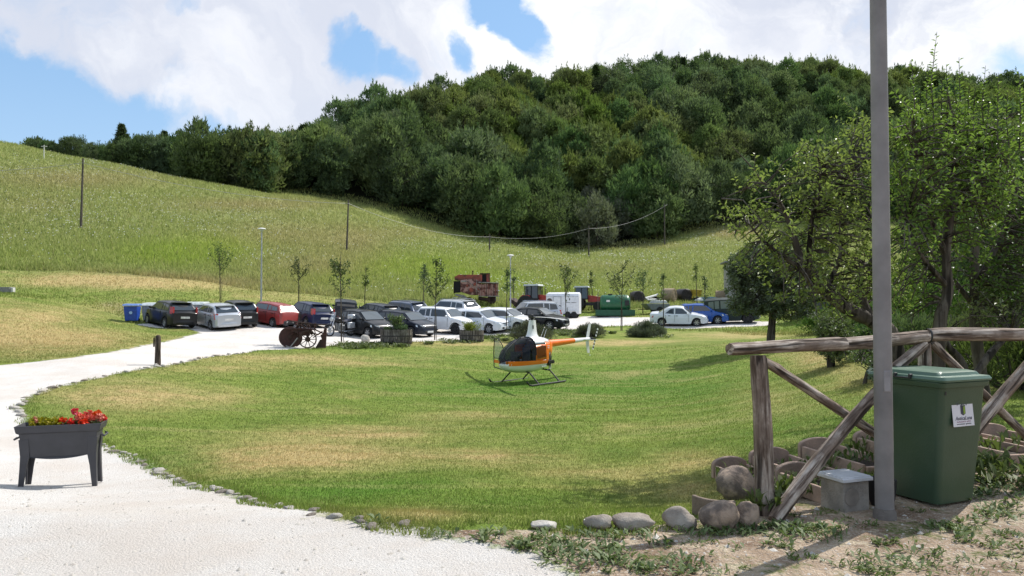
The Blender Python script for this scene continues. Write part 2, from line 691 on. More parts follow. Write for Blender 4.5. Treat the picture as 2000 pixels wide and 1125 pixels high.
LAWN_EDGE = [(560, 683), (500, 685), (420, 696), (320, 717), (200, 738), (110, 757), (62, 775), (38, 797), (58, 830), (120, 852), (195, 868),
             (262, 893), (330, 926), (400, 952), (480, 975), (560, 991), (640, 1008), (740, 1022), (850, 1036), (1000, 1036)]
GRAVEL_PX = [(1200, 1700), (1175, 1250), (1130, 1120), (1050, 1085), (960, 1062), (860, 1044)] + LAWN_EDGE[-2::-1][:-1] + [
    (560, 683), (640, 676), (740, 669), (830, 668), (930, 660), (1000, 652), (1085, 646), (1130, 642), (1200, 637), (1265, 636), (1292, 641), (1400, 640), (1500, 636),
    (1520, 628), (1440, 626), (1290, 628), (1268, 620), (1140, 618), (1050, 617), (950, 616), (850, 618), (740, 618), (640, 622), (560, 624), (480, 627), (380, 629), (285, 632),
    (262, 634), (300, 640), (372, 643), (392, 650), (352, 660), (300, 671), (230, 685), (150, 698), (83, 705), (0, 713), (-300, 724), (-700, 760), (-900, 1000), (-1500, 1700)]
LAWN_PX = LAWN_EDGE + [(1130, 1034), (1300, 1024), (1430, 1002), (1500, 960), (1700, 930), (1900, 915), (2300, 915),
                       (2600, 700), (2300, 640), (2000, 650), (1700, 655), (1500, 655), (1400, 648), (1292, 646), (1265, 640), (1200, 640), (1130, 645),
                       (1085, 650), (1000, 656), (930, 664), (830, 672), (740, 673), (640, 680)]
MOUND_PX = [(-600, 760), (-300, 722), (0, 712), (83, 704), (150, 697), (230, 684), (300, 670), (352, 659), (388, 650), (370, 643), (300, 640), (262, 634),
            (230, 620), (175, 600), (100, 585), (0, 583), (-300, 583), (-800, 600)]
MEADOW_PX = [(-900, 560), (-300, 535), (0, 528), (150, 530), (300, 541), (450, 560), (600, 575), (740, 590), (830, 598), (900, 600), (1000, 603), (1100, 600), (1240, 604), (1400, 604), (1600, 604), (2600, 604),
             (2600, 590), (2600, 300)]


def poly(px):
    return np.array([gp(u, v) for (u, v) in px])


def inside(P, X, Y):
    c = np.zeros(X.shape, bool)
    n = len(P)
    j = n - 1
    for i in range(n):
        xi, yi, xj, yj = P[i, 0], P[i, 1], P[j, 0], P[j, 1]
        if yi != yj:
            c ^= ((yi > Y) != (yj > Y)) & (X < (xj - xi) * (Y - yi) / (yj - yi) + xi)
        j = i
    return c


def sdist(P, X, Y, cap=4.0):
    """signed distance in metres, positive inside"""
    d = np.full(X.shape, cap * cap)
    n = len(P)
    for i in range(n):
        a = P[i]
        b = P[(i + 1) % n]
        ex, ey = b - a
        L = ex * ex + ey * ey + 1e-9
        t = np.clip(((X - a[0]) * ex + (Y - a[1]) * ey) / L, 0, 1)
        d = np.minimum(d, (X - a[0] - t * ex) ** 2 + (Y - a[1] - t * ey) ** 2)
    d = np.sqrt(d)
    return np.where(inside(P, X, Y), d, -d)


PG = poly(GRAVEL_PX)
PL = poly(LAWN_PX)
PM = poly(MOUND_PX)
# the rough meadow starts at this distance for each bearing
ME_A = np.array([(u - 1000) / F for u in (-400, 0, 150, 300, 450, 620, 740, 830, 1000, 1240, 1500, 2400)])
ME_Y = np.array([hit(u, v).y for (u, v) in ((-100, 535), (0, 530), (150, 532), (300, 543), (450, 560), (620, 578), (740, 592), (830, 600), (1000, 604), (1240, 605), (1440, 606), (1440, 606))])
# the wood's lower edge for each bearing
FO_PX = [(-400, 0), (60, 0), (700, 0), (760, 409), (830, 428), (900, 450), (1000, 476), (1100, 486), (1200, 484), (1280, 470), (1330, 452), (1430, 436), (1600, 432), (2400, 430)]
FO_A = np.array([(u - 1000) / F for (u, v) in FO_PX])
FO_Y = np.array([{-400: 150, 60: 152, 700: 166}.get(u) or hit(u, v).y for (u, v) in FO_PX])
# left end of the wood: keep the near crest of the meadow free
FO_Y[2] = max(FO_Y[2], 160)

DRY = [(250, 775, 130, 30, 1.1), (420, 775, 80, 14, .5), (600, 880, 190, 26, 1.0), (480, 905, 90, 20, .7), (700, 845, 180, 12, .8), (640, 905, 120, 18, .6), (950, 892, 160, 16, .8),
       (880, 815, 100, 12, .5), (1150, 925, 140, 16, .6), (820, 1005, 90, 14, .6), (1350, 900, 80, 22, .7), (1500, 780, 70, 30, .35), (560, 700, 200, 9, .8), (430, 720, 120, 9, .7),
       (950, 672, 260, 5, .9), (1200, 668, 140, 5, .9), (1430, 655, 120, 6, .9), (700, 712, 120, 5, .5), (180, 545, 160, 12, 1.2), (350, 555, 220, 12, .9), (30, 650, 120, 40, 1.0), (150, 665, 150, 20, .9), (90, 615, 120, 16, .6),
       (550, 580, 150, 14, .5), (150, 350, 170, 20, .7), (60, 400, 90, 20, .3), (560, 460, 130, 30, .6), (620, 520, 120, 26, .6), (500, 400, 160, 14, .7), (700, 470, 60, 30, .5),
       (1600, 700, 60, 24, .9), (1690, 740, 60, 22, .7), (1250, 480, 120, 8, .5), (1430, 455, 60, 12, .9), (1100, 520, 200, 10, .3), (1340, 955, 120, 30, .6), (250, 600, 100, 10, .4), (800, 455, 60, 14, .4)]
LUSH = [(330, 900, 110, 22, .8), (640, 960, 140, 22, .9), (820, 950, 120, 24, .7), (1000, 990, 120, 20, .5), (1000, 760, 260, 24, .9), (1180, 740, 200, 30, .8), (1600, 860, 150, 60, .7), (820, 700, 120, 10, .5),
        (330, 500, 130, 22, .9), (420, 480, 120, 24, .9), (850, 520, 120, 26, .9), (640, 545, 90, 20, .7), (960, 545, 120, 20, .7), (80, 690, 80, 6, .3), (1100, 570, 160, 14, .5), (110, 790, 60, 16, .6),
        (1350, 760, 120, 40, .5), (20, 500, 110, 20, .3), (760, 520, 80, 20, .6)]
FLOW = [(60, 430, 170, 60, .7), (260, 410, 160, 40, .6), (450, 430, 150, 26, 1.0), (60, 330, 120, 26, .7), (540, 500, 90, 20, .8), (300, 330, 200, 20, .5), (900, 480, 180, 12, .7), (1200, 505, 260, 16, .8),
        (1380, 470, 140, 18, .8), (1040, 560, 240, 24, .6), (760, 450, 60, 16, .5)]


def blobfield(U, V, L):
    f = np.zeros(U.shape)
    for (u, v, ru, rv, w) in L:
        f += w * np.exp(-(((U - u) / ru) ** 2 + ((V - v) / rv) ** 2))
    return f


def ground_attrs(X, Y, Z):
    U, V = proj(np.stack([X.ravel(), Y.ravel(), Z.ravel()], 1))
    U = np.nan_to_num(U, nan=-9999).reshape(X.shape)
    V = np.nan_to_num(V, nan=-9999).reshape(X.shape)
    a = np.where(Y > 0.1, X / np.maximum(Y, 0.1), np.sign(X) * 9)
    rr = np.sqrt(X * X + Y * Y)
    Yf = np.where(Y > 0.1, Y, -1)
    at_ = {}
    at_['gravel'] = sdist(PG, X, Y)
    at_['lawn'] = sdist(PL, X, Y)
    mow = sdist(PM, X, Y)
    at_['meadow'] = np.clip((Yf - np.interp(a, ME_A, ME_Y)) / 3.0, -1, 1)
    at_['forest'] = np.clip((Yf - np.interp(a, FO_A, FO_Y) + 2) / 6.0, -1, 1)
    near = (rr < 16) & (at_['lawn'] < 0) & (at_['gravel'] < 0)
    dirt = np.where(near & (X > -1.0), 1.0, 0.0)
    dirt = np.where((Y > 10) | (X < -3) & (Y > 3), 0.0, dirt)
    dirt = np.where(Y < 2.0, 0.7, dirt)
    at_['dirt'] = dirt
    sc = np.clip(blobfield(U, V, [(250, 607, 26, 10, 1.0), (215, 595, 22, 5, .7)]), 0, 1)
    at_['scree'] = sc
    at_['dry'] = np.clip(blobfield(U, V, DRY), 0, 1.3)
    at_['lush'] = np.clip(blobfield(U, V, LUSH), 0, 1.0)
    at_['flow'] = np.clip(blobfield(U, V, FLOW), 0, 1.0)
    return at_, mow


def grass_colour(t, pos, blade=False):
    dry = t.attr('dry')
    lush = t.attr('lush')
    meadow = t.rng(t.attr('meadow'), -0.3, 0.7)
    nA = t.noise(pos, 0.35, 6, 0.62, 0.6)
    nB = t.noise(pos, 1.6, 6, 0.65, 0.3)
    nC = t.noise(pos, 9.0, 4, 0.7)
    nD = t.noise(pos, 38.0, 3, 0.7)
    base = t.mix(t.rng(nB, 0.35, 0.65), (0.128, 0.188, 0.032), (0.200, 0.258, 0.052))
    base = t.mix(t.math('MULTIPLY', lush, t.rng(nA, 0.3, 0.55)), base, (0.080, 0.182, 0.020))
    dryf = t.math('ADD', t.math('MULTIPLY', dry, 1.15), t.math('MULTIPLY', t.rng(nA, 0.50, 0.72), 0.5))
    dryf = t.math('MULTIPLY', dryf, t.rng(t.math('ADD', nB, t.math('MULTIPLY', nC, 0.5)), 0.55, 0.95, 0.35, 1.1), clamp=True)
    lawn = t.mix(dryf, base, (0.43, 0.335, 0.15))
    # meadow: taller, mixed
    mb = t.mix(t.rng(t.math('ADD', t.math('MULTIPLY', nB, 0.6), t.math('MULTIPLY', nC, 0.4)), 0.40, 0.62), (0.200, 0.255, 0.056), (0.410, 0.440, 0.160))
    mb = t.mix(t.math('MULTIPLY', lush, t.rng(nB, 0.3, 0.6, 0.5, 1.0)), mb, (0.29, 0.38, 0.060))
    mb = t.mix(t.math('MULTIPLY', dry, t.rng(nC, 0.35, 0.6, 0.5, 0.9), clamp=True), mb, (0.40, 0.31, 0.16))
    c = t.mix(meadow, lawn, mb)
    tex = t.rng(t.math('ADD', t.math('MULTIPLY', nC, 0.6), t.math('MULTIPLY', nD, 0.4)), 0.36, 0.64, 0.70, 1.28)
    if not blade:
        comb = t.node('ShaderNodeCombineXYZ')
        for i in range(3):
            t.l.new(tex, comb.inputs[i])
        c = t.mix(1.0, c, comb.outputs[0], 'MULTIPLY')
    return c, nA, nB, nC, nD, meadow


def ground_material():
    m = bpy.data.materials.new('ground_surface')
    m.use_nodes = True
    t = NT(m.node_tree)
    b = t.n['Principled BSDF']
    pos = t.node('ShaderNodeNewGeometry').outputs['Position']
    c, nA, nB, nC, nD, meadow = grass_colour(t, pos)
    # cut swathes and trodden lines that run across the slope
    mp = t.node('ShaderNodeMapping')
    t.l.new(pos, mp.inputs[0])
    mp.inputs['Scale'].default_value = (0.10, 0.9, 0.9)
    mp.inputs['Rotation'].default_value = (0, 0, 0.12)
    sw = t.noise(mp.outputs[0], 1.0, 4, 0.6, 0.8)
    c = t.mix(t.rng(sw, 0.52, 0.68, 0.0, 0.42), c, (0.38, 0.33, 0.14))
    c = t.mix(t.rng(sw, 0.46, 0.32, 0.0, 0.35), c, (0.07, 0.15, 0.02))
    # white umbels and daisies scattered through the tall grass
    fl = t.math('ADD', t.attr('flow'), t.rng(nA, 0.5, 0.8, 0.0, 0.4))
    fs = t.noise(pos, 2.6, 4, 0.8)
    fm = t.math('MULTIPLY', t.math('MULTIPLY', t.rng(fs, 0.53, 0.62), fl), meadow, clamp=True)
    c = t.mix(t.math('MULTIPLY', fm, 0.5), c, (0.46, 0.48, 0.38))
    # forest floor
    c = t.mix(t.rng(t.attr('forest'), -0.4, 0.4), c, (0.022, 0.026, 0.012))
    # bare earth bank left of the bins
    c = t.mix(t.math('MULTIPLY', t.attr('scree'), t.rng(nC, 0.40, 0.55), clamp=True), c, (0.26, 0.20, 0.14))
    # dirt
    pn = t.voro(pos, 55.0)
    pn2 = t.voro(pos, 22.0)
    dirt = t.mix(t.rng(nB, 0.38, 0.62), (0.20, 0.135, 0.09), (0.42, 0.325, 0.235))
    dirt = t.mix(t.rng(t.noise(pos, 4.0, 5, 0.7), 0.50, 0.66, 0, 0.8), dirt, (0.50, 0.43, 0.31))
    dirt = t.mix(t.rng(nD, 0.55, 0.72, 0, 0.8), dirt, (0.66, 0.61, 0.54))
    dirt = t.mix(t.rng(pn, 0.10, 0.28, 0.65, 0.0), dirt, (0.50, 0.46, 0.41))
    dirt = t.mix(t.math('MULTIPLY', t.rng(t.noise(pos, 2.3, 5, 0.7), 0.54, 0.62), t.rng(nD, 0.35, 0.55)), dirt, (0.10, 0.125, 0.035))
    dm = t.rng(t.math('ADD', t.attr('dirt'), t.math('MULTIPLY', t.math('SUBTRACT', nC, 0.5), 0.6)), 0.4, 0.6)
    c = t.mix(dm, c, dirt)
    # gravel
    g1 = t.noise(pos, 120.0, 3, 0.85)
    g2 = t.noise(pos, 3.0, 5, 0.7)
    g3 = t.noise(pos, 0.5, 4, 0.6)
    grav = t.mix(t.rng(g1, 0.30, 0.60), (0.37, 0.345, 0.315), (0.72, 0.695, 0.66))
    grav = t.mix(t.rng(g2, 0.50, 0.74, 0, 0.38), grav, (0.55, 0.47, 0.40))
    grav = t.mix(t.rng(g3, 0.44, 0.62, 0, 0.70), grav, (0.54, 0.485, 0.43))
    gd = t.attr('gravel')
    wob = t.math('ADD', gd, t.math('MULTIPLY', t.math('SUBTRACT', t.noise(pos, 0.6, 3, 0.5), 0.5), 0.9))
    for (cc, ww) in ((0.95, 0.30), (2.45, 0.34)):      # faint tyre tracks along the drive
        tr = t.rng(t.math('ABSOLUTE', t.math('SUBTRACT', wob, cc)), 0.0, ww, 1.0, 0.0, True)
        grav = t.mix(t.math('MULTIPLY', tr, t.rng(g2, 0.35, 0.62, 0.10, 0.46)), grav, (0.56, 0.505, 0.45))
    grav = t.mix(t.rng(t.noise(pos, 14.0, 4, 0.75), 0.60, 0.72, 0, 0.45), grav, (0.45, 0.40, 0.35))
    grav = t.mix(t.rng(pn2, 0.02, 0.10, 0.40, 0.0), grav, (0.30, 0.27, 0.24))
    gm = t.math('ADD', t.attr('gravel'), t.math('MULTIPLY', t.math('SUBTRACT', t.noise(pos, 3.2, 6, 0.72), 0.5), 0.9))
    gm = t.rng(gm, -0.06, 0.10)
    # gravel thrown over the dirt near the drive
    c = t.mix(gm, c, grav)
    t.l.new(c, b.inputs['Base Color'])
    b.inputs['Roughness'].default_value = 0.95
    b.inputs['Specular IOR Level'].default_value = 0.1
    bp = t.node('ShaderNodeBump')
    bp.inputs['Distance'].default_value = 0.03
    bp.inputs['Strength'].default_value = 0.9
    hgr = t.math('ADD', t.math('MULTIPLY', nD, 1.2), t.math('MULTIPLY', nC, 2.2))
    hgv = t.math('ADD', t.math('MULTIPLY', g1, 0.45), t.math('MULTIPLY', pn, -0.25))
    hh = t.node('ShaderNodeMix', data_type='FLOAT')
    t.l.new(gm, hh.inputs[0])
    t.l.new(hgr, hh.inputs[2])
    t.l.new(hgv, hh.inputs[3])
    hm = t.math('ADD', hh.outputs[0], t.math('MULTIPLY', t.math('MULTIPLY', meadow, 14.0), t.math('ADD', nC, nB)))
    t.l.new(hm, bp.inputs['Height'])
    t.l.new(bp.outputs[0], b.inputs['Normal'])
    return m


M_GROUND = ground_material()


def blade_material():
    m = bpy.data.materials.new('grass_blades')
    m.use_nodes = True
    t = NT(m.node_tree)
    b = t.n['Principled BSDF']
    g = t.node('ShaderNodeNewGeometry')
    c = grass_colour(t, g.outputs['Position'], True)[0]
    r = g.outputs['Random Per Island']
    h = t.node('ShaderNodeHueSaturation')
    t.l.new(c, h.inputs['Color'])
    t.l.new(t.rng(r, 0, 1, 0.75, 1.35), h.inputs['Value'])
    h.inputs['Saturation'].default_value = 1.0
    c = t.mix(t.rng(r, 0.90, 0.94, 0, 0.6), h.outputs[0], (0.38, 0.32, 0.16))
    t.l.new(c, b.inputs['Base Color'])
    b.inputs['Roughness'].default_value = 0.6
    b.inputs['Specular IOR Level'].default_value = 0.25
    tr = t.node('ShaderNodeBsdfTranslucent')
    t.l.new(c, tr.inputs[0])
    mx = t.node('ShaderNodeMixShader')
    mx.inputs[0].default_value = 0.4
    t.l.new(b.outputs[0], mx.inputs[1])
    t.l.new(tr.outputs[0], mx.inputs[2])
    t.l.new(mx.outputs[0], t.n['Material Output'].inputs[0])
    return m


M_BLADE = blade_material()
M_FLOWER_W = pmat('white_umbels', (0.62, 0.62, 0.52), 0.8, var=0.1)


def build_ground():
    phi = np.concatenate([np.radians(np.linspace(-180, -44, 40)[:-1]), np.radians(np.linspace(-44, 44, 620)), np.radians(np.linspace(44, 180, 40)[1:])])
    r = np.concatenate([np.exp(np.linspace(math.log(0.6), math.log(3.6), 12))[:-1], np.exp(np.linspace(math.log(3.6), math.log(75), 300))[:-1],
                        np.exp(np.linspace(math.log(75), math.log(420), 110))[:-1], np.exp(np.linspace(math.log(420), math.log(2800), 16))])
    PH, R = np.meshgrid(phi, r, indexing='ij')
    X, Y = R * np.sin(PH), R * np.cos(PH)
    Z = height(X, Y)
    at_, mow = ground_attrs(X, Y, Z)
    n, k = X.shape
    idx = np.arange(n * k).reshape(n, k)
    Fq = np.stack([idx[:-1, :-1], idx[:-1, 1:], idx[1:, 1:], idx[1:, :-1]], -1).reshape(-1, 4)
    cen = lambda A: (A[:-1, :-1] + A[1:, 1:]).ravel() / 2
    cg, cl, cm, cf, cw, cd = cen(at_['gravel']), cen(at_['lawn']), cen(at_['meadow']), cen(at_['forest']), cen(mow), cen(at_['dirt'])
    zone = np.full(len(Fq), 5)
    zone[cd > 0.5] = 4
    zone[cm > 0] = 2
    zone[cf > 0] = 3
    zone[cw > 0] = 6
    zone[cl > 0] = 1
    zone[cg > 0] = 0
    V = np.stack([X.ravel(), Y.ravel(), Z.ravel()], 1)
    names = {0: 'gravel_drive', 1: 'lawn', 2: 'hillside', 3: 'forest_floor', 4: 'dirt_ground', 5: 'grass_verge', 6: 'grass_mound'}
    labels = {0: 'pale gravel drive sweeping up to the car park', 1: 'mown lawn with dry straw coloured patches',
              2: 'rough flowering meadow slope behind the parked cars', 3: 'shaded ground under the wooded hill',
              4: 'bare stony dirt with weeds by the log fence', 5: 'grass strip around the car park', 6: 'mown grass mound left of the drive'}
    for zi, nm in names.items():
        sel = Fq[zone == zi]
        if not len(sel):
            continue
        used = np.unique(sel)
        remap = np.zeros(n * k, np.int32)
        remap[used] = np.arange(len(used))
        m = np_mesh(nm, V[used], remap[sel], M_GROUND, {q: at_[q].ravel()[used] for q in at_}, smooth=True)
        o = link_mesh(nm, m)
        tag(o, labels[zi], kind='structure')


build_ground()


# ------------------------------------------------------------------ grass as geometry
def blades(name, label, cat, X, Y, h, w, lean=0.5, mat=None, zoff=0.0):
    n = len(X)
    Z = height(X, Y) + zoff
    at_, _ = ground_attrs(X, Y, Z)
    ang = rng.uniform(0, 2 * pi, n)
    hh = h * rng.uniform(0.5, 1.3, n)
    ww = w * rng.uniform(0.6, 1.4, n)
    la = rng.uniform(0, 2 * pi, n)
    ln = hh * lean * rng.uniform(0.1, 1.0, n)
    dx, dy = np.cos(ang) * ww / 2, np.sin(ang) * ww / 2
    V = np.zeros((n, 3, 3))
    V[:, 0] = np.stack([X - dx, Y - dy, Z - 0.01], 1)
    V[:, 1] = np.stack([X + dx, Y + dy, Z - 0.01], 1)
    V[:, 2] = np.stack([X + np.cos(la) * ln, Y + np.sin(la) * ln, Z + hh], 1)
    Fc = np.arange(n * 3).reshape(n, 3)
    rep = lambda q: np.repeat(q, 3)
    m = np_mesh(name, V.reshape(-1, 3), Fc, mat or M_BLADE, {q: rep(at_[q]) for q in ('dry', 'lush', 'meadow')})
    o = link_mesh(name, m)
    tag(o, label, cat, kind='stuff')
    return o


def scatter(n, y0, y1, a0, a1, power=1.0):
    """random ground points in a wedge of bearings, uniform in log distance ** power"""
    s = rng.uniform(0, 1, n) ** power
    Y = np.exp(math.log(y0) + s * (math.log(y1) - math.log(y0)))
    A = rng.uniform(a0, a1, n)
    return A * Y, Y


def build_grass():
    X, Y = scatter(420000, 5.2, 40, -0.72, 0.8, 1.15)
    d = sdist(PL, X, Y, 1.0)
    jag = 0.10 * np.sin(X * 5.1 + Y * 3.3) + 0.08 * np.sin(X * 13 - Y * 9)
    k = d + jag > -0.02
    X, Y, d = X[k], Y[k], d[k]
    h = np.clip(0.014 + 0.0012 * Y, 0, 0.05) * np.where(d < 0.3, 1.4, 1.0)
    blades('lawn_grass', 'short mown grass covering the lawn', 'grass', X, Y, h, 0.004 + 0.0007 * Y, 0.8)
    # long fringe along the gravel and along the stones
    X, Y = scatter(160000, 5.0, 26, -0.75, 0.5, 1.0)
    d = sdist(PL, X, Y, 1.0)
    cl = np.sin(X * 4.3 + 1.3 * np.sin(Y * 3.1)) + np.sin(Y * 5.7 + X * 2.2)
    k = (np.abs(d) < 0.17 + 0.05 * cl) & (cl > -0.5)
    X, Y = X[k], Y[k]
    blades('border_grass', 'longer grass along the border of the lawn', 'grass', X, Y, 0.040 + 0.001 * Y, 0.007 + 0.0005 * Y, 0.9)
    # grass on the mound
    X, Y = scatter(90000, 20, 56, -0.9, -0.38)
    k = (sdist(PM, X, Y, 1.0) > 0.1)
    blades('mound_grass', 'yellowing grass on the mound left of the drive', 'grass', X[k], Y[k], 0.07, 0.022, 0.8)
    # verge
    X, Y = scatter(120000, 36, 82, -0.75, 0.7)
    k = (sdist(PM, X, Y, 1.0) < 0) & (sdist(PL, X, Y, 1.0) < 0) & (sdist(PG, X, Y, 1.0) < -0.1)
    blades('verge_grass', 'grass around the car park', 'grass', X[k], Y[k], 0.13, 0.05, 0.7)
    # meadow
    X, Y = scatter(420000, 50, 185, -0.78, 0.72)
    a = X / Y
    k = (Y > np.interp(a, ME_A, ME_Y) + 0.5) & (Y < np.interp(a, FO_A, FO_Y) + 6)
    X, Y = X[k], Y[k]
    blades('meadow_grass', 'tall rough grass on the hillside meadow', 'grass', X, Y, 0.34 + 0.001 * Y, 0.05 + 0.0005 * Y, 0.7)
    X, Y = scatter(120000, 55, 180, -0.78, 0.5)
    a = X / Y
    k = (Y > np.interp(a, ME_A, ME_Y) + 3) & (Y < np.interp(a, FO_A, FO_Y) - 2)
    X, Y = X[k], Y[k]
    Z = height(X, Y)
    at_, _ = ground_attrs(X, Y, Z)
    cl = np.sin(X * 0.33 + 1.7 * np.sin(Y * 0.21)) + np.sin(Y * 0.41 + X * 0.17)
    k = rng.uniform(0, 1, len(X)) < (at_['flow'] ** 1.5 * 0.26 + 0.002) * np.clip(0.6 + 0.4 * cl, 0.1, 1)
    X, Y, Z = X[k], Y[k], Z[k]
    n = len(X)
    s = 0.022 + 0.00028 * Y
    V = np.zeros((n, 4, 3))
    hz = Z + rng.uniform(0.3, 0.55, n)
    for i, (p, q) in enumerate(((-1, -1), (1, -1), (1, 1), (-1, 1))):
        V[:, i] = np.stack([X + p * s, Y + q * s * 0.8, hz + q * s * 0.6 + rng.uniform(-.03, .03, n)], 1)
    m = np_mesh('meadow_flowers', V.reshape(-1, 3), np.arange(n * 4).reshape(n, 4), M_FLOWER_W)
    tag(link_mesh('meadow_flowers', m), 'white umbels scattered over the hillside meadow', 'flowers', kind='stuff')


build_grass()


def weed_patch(name, label, spots, hgt=0.06, leaf=0.05):
    """low broad-leaved weeds and grass tufts; spots = (x, y, radius, count)"""
    Vs, k = [], 0
    for (x, y, r, n) in spots:
        aa = rng.uniform(0, 2 * pi, n)
        rr = r * np.sqrt(rng.uniform(0, 1, n))
        X, Y = x + rr * np.cos(aa), y + rr * np.sin(aa) * 0.8
        Z = height(X, Y)
        d = rng.uniform(0, 2 * pi, n)
        L = leaf * rng.uniform(0.5, 1.4, n)
        wd = L * rng.uniform(0.10, 0.24, n)
        up = hgt * rng.uniform(0.3, 1.2, n)
        c, s = np.cos(d), np.sin(d)
        P0 = np.stack([X, Y, Z], 1)
        P1 = np.stack([X + c * L * .5 - s * wd, Y + s * L * .5 + c * wd, Z + up * .8], 1)
        P3 = np.stack([X + c * L * .5 + s * wd, Y + s * L * .5 - c * wd, Z + up * .8], 1)
        P2 = np.stack([X + c * L, Y + s * L, Z + up], 1)
        Vs.append(np.stack([P0, P1, P2, P3], 1).reshape(-1, 3))
    V = np.concatenate(Vs)
    m = np_mesh(name, V, np.arange(len(V)).reshape(-1, 4), M_WEED)
    o = link_mesh(name, m)
    tag(o, label, 'weeds', kind='stuff')
    return o


M_WEED = leaf_mat('weed_leaves', (0.065, 0.115, 0.028), (0.20, 0.27, 0.075), 0.6, 0.3, nscale=3.0)

# ------------------------------------------------------------------ the wooded hill
M_BARK_FAR = pmat('far_bark', (0.07, 0.055, 0.04), 0.9, var=0.2)
M_FOREST = leaf_mat('forest_leaves', (0.042, 0.078, 0.032), (0.178, 0.248, 0.105), 0.8, 0.42, nscale=0.22, rnd=0.36, spec=0.08)
M_FOREST_Y = leaf_mat('light_forest_leaves', (0.066, 0.102, 0.026), (0.235, 0.290, 0.082), 0.8, 0.42, nscale=0.22, rnd=0.26, spec=0.08)
M_FOREST_G = leaf_mat('grey_forest_leaves', (0.075, 0.092, 0.055), (0.24, 0.27, 0.17), 0.7, 0.3, nscale=0.4, rnd=0.2, spec=0.1)
M_CONIFER = leaf_mat('conifer_needles', (0.030, 0.050, 0.022), (0.090, 0.125, 0.048), 0.8, 0.2, nscale=0.4, spec=0.05)


def crown_arrays(r, hgt, wid, nclump, nleaf, leaf, style, base=0.06):
    """leaf sprays (triangles) around many clump centres spread through a crown volume"""
    Ps, Ns = [], []
    cl = []
    for i in range(nclump):
        if style == 'cone':
            s = r.random() ** 0.8
            z = base + (1 - base) * s
            rad = wid / 2 * (1 - s) ** 0.85 * (0.55 + 0.45 * r.random()) + 0.04
            cr = (0.10 * wid + 0.05 * wid * r.random()) * (1.15 - s * .85)
        else:
            s = r.random()
            z = base + (0.97 - base) * s
            prof = {'round': 0.12 + 0.88 * max(0.0, 1 - abs(1.8 * s - 0.72) ** 2.6) ** 0.5, 'tall': 0.15 + 0.85 * max(0.0, 1 - abs(2 * s - 0.95) ** 2.8) ** 0.5,
                    'spread': (0.45 + 0.8 * s) * (1 - max(0, s - 0.6) * 1.6)}[style]
            rad = wid / 2 * max(prof, 0.12) * (0.25 + 0.85 * r.random() ** 0.6)
            cr = wid * (0.10 + 0.07 * r.random())
        an = r.random() * 2 * pi
        c = np.array([rad * cos(an), rad * sin(an), z * hgt])
        cl.append((c, cr))
    V, n = [], 0
    if style != 'cone':                     # upright leafy shoots that break the outline
        for i in range(int(nclump * 0.30)):
            c, cr = r.choice(cl)
            if c[2] < hgt * 0.3:
                continue
            m = 20
            hh = hgt * (0.07 + 0.09 * r.random())
            t = rng.uniform(0, 1, m)
            p = c + np.array([r.gauss(0, cr * .5), r.gauss(0, cr * .5), cr * 0.7]) + np.stack([rng.normal(size=m) * .22 * (1.2 - t), rng.normal(size=m) * .22 * (1.2 - t), t * hh], 1)
            out = rng.normal(size=(m, 3)) * 0.35 + np.array([0, 0, 1.0])
            out /= np.linalg.norm(out, axis=1)[:, None]
            sd = np.cross(out, rng.normal(size=(m, 3)))
            sd /= np.linalg.norm(sd, axis=1)[:, None] + 1e-9
            L = leaf * rng.uniform(0.6, 1.3, m)[:, None]
            V.append(np.stack([p - sd * L * .3, p + sd * L * .3, p + out * L * 2.0], 1))
    for (c, cr) in cl:
        m = nleaf
        d = rng.normal(size=(m, 3))
        d /= np.linalg.norm(d, axis=1)[:, None]
        rad = cr * rng.uniform(0.45, 1.05, m)[:, None]
        p = c + d * rad * np.array([1, 1, 0.9])
        out = d + np.array([0, 0, 1.1]) + rng.normal(size=(m, 3)) * 0.45
        if style == 'cone':
            out = d * np.array([1, 1, 0.2]) + np.array([0, 0, -0.15]) + rng.normal(size=(m, 3)) * 0.3
        out /= np.linalg.norm(out, axis=1)[:, None]
        sd = np.cross(out, rng.normal(size=(m, 3)))
        sd /= np.linalg.norm(sd, axis=1)[:, None] + 1e-9
        L = leaf * rng.uniform(0.6, 1.5, m)[:, None]
        W = L * rng.uniform(0.30, 0.52, m)[:, None]
        V.append(np.stack([p - sd * W, p + sd * W, p + out * L * 1.9], 1))
    V = np.concatenate(V).reshape(-1, 3)
    return V


def forest_tree_mesh(name, seed, hgt, wid, style, nclump, nleaf, leaf, mat):
    r = random.Random(seed)
    V = crown_arrays(r, hgt, wid, nclump, nleaf, leaf, style)
    nt = len(V) // 3
    b = MB()
    k = 5
    b.tube([(0, 0, -1.0), (0.1, 0, hgt * 0.3), (0.2 * r.uniform(-1, 1), 0.2 * r.uniform(-1, 1), hgt * 0.62), (0.1, 0.1, hgt * 0.9)], [0.22, 0.17, 0.10, 0.04], 5)
    for i in range(6):
        z = hgt * r.uniform(0.25, 0.7)
        an = r.random() * 6.28
        b.tube([(0, 0, z), (cos(an) * wid * 0.2, sin(an) * wid * 0.2, z + wid * 0.12), (cos(an) * wid * 0.36, sin(an) * wid * 0.36, z + wid * 0.3)], [0.08, 0.05, 0.02], 4, cap=False)
    tris = []
    for f in b.f:
        for i in range(1, len(f) - 1):
            tris.append((f[0], f[i], f[i + 1]))
    tv = np.array(b.v)
    F1 = np.arange(len(V)).reshape(-1, 3)
    F2 = np.array(tris) + len(V)
    m = np_mesh(name, np.concatenate([V, tv]), np.concatenate([F1, F2]), mat)
    m.materials.append(M_BARK_FAR)
    mi = np.zeros(len(F1) + len(F2), np.int32)
    mi[len(F1):] = 1
    m.polygons.foreach_set('material_index', mi)
    return m


KINDS = {}


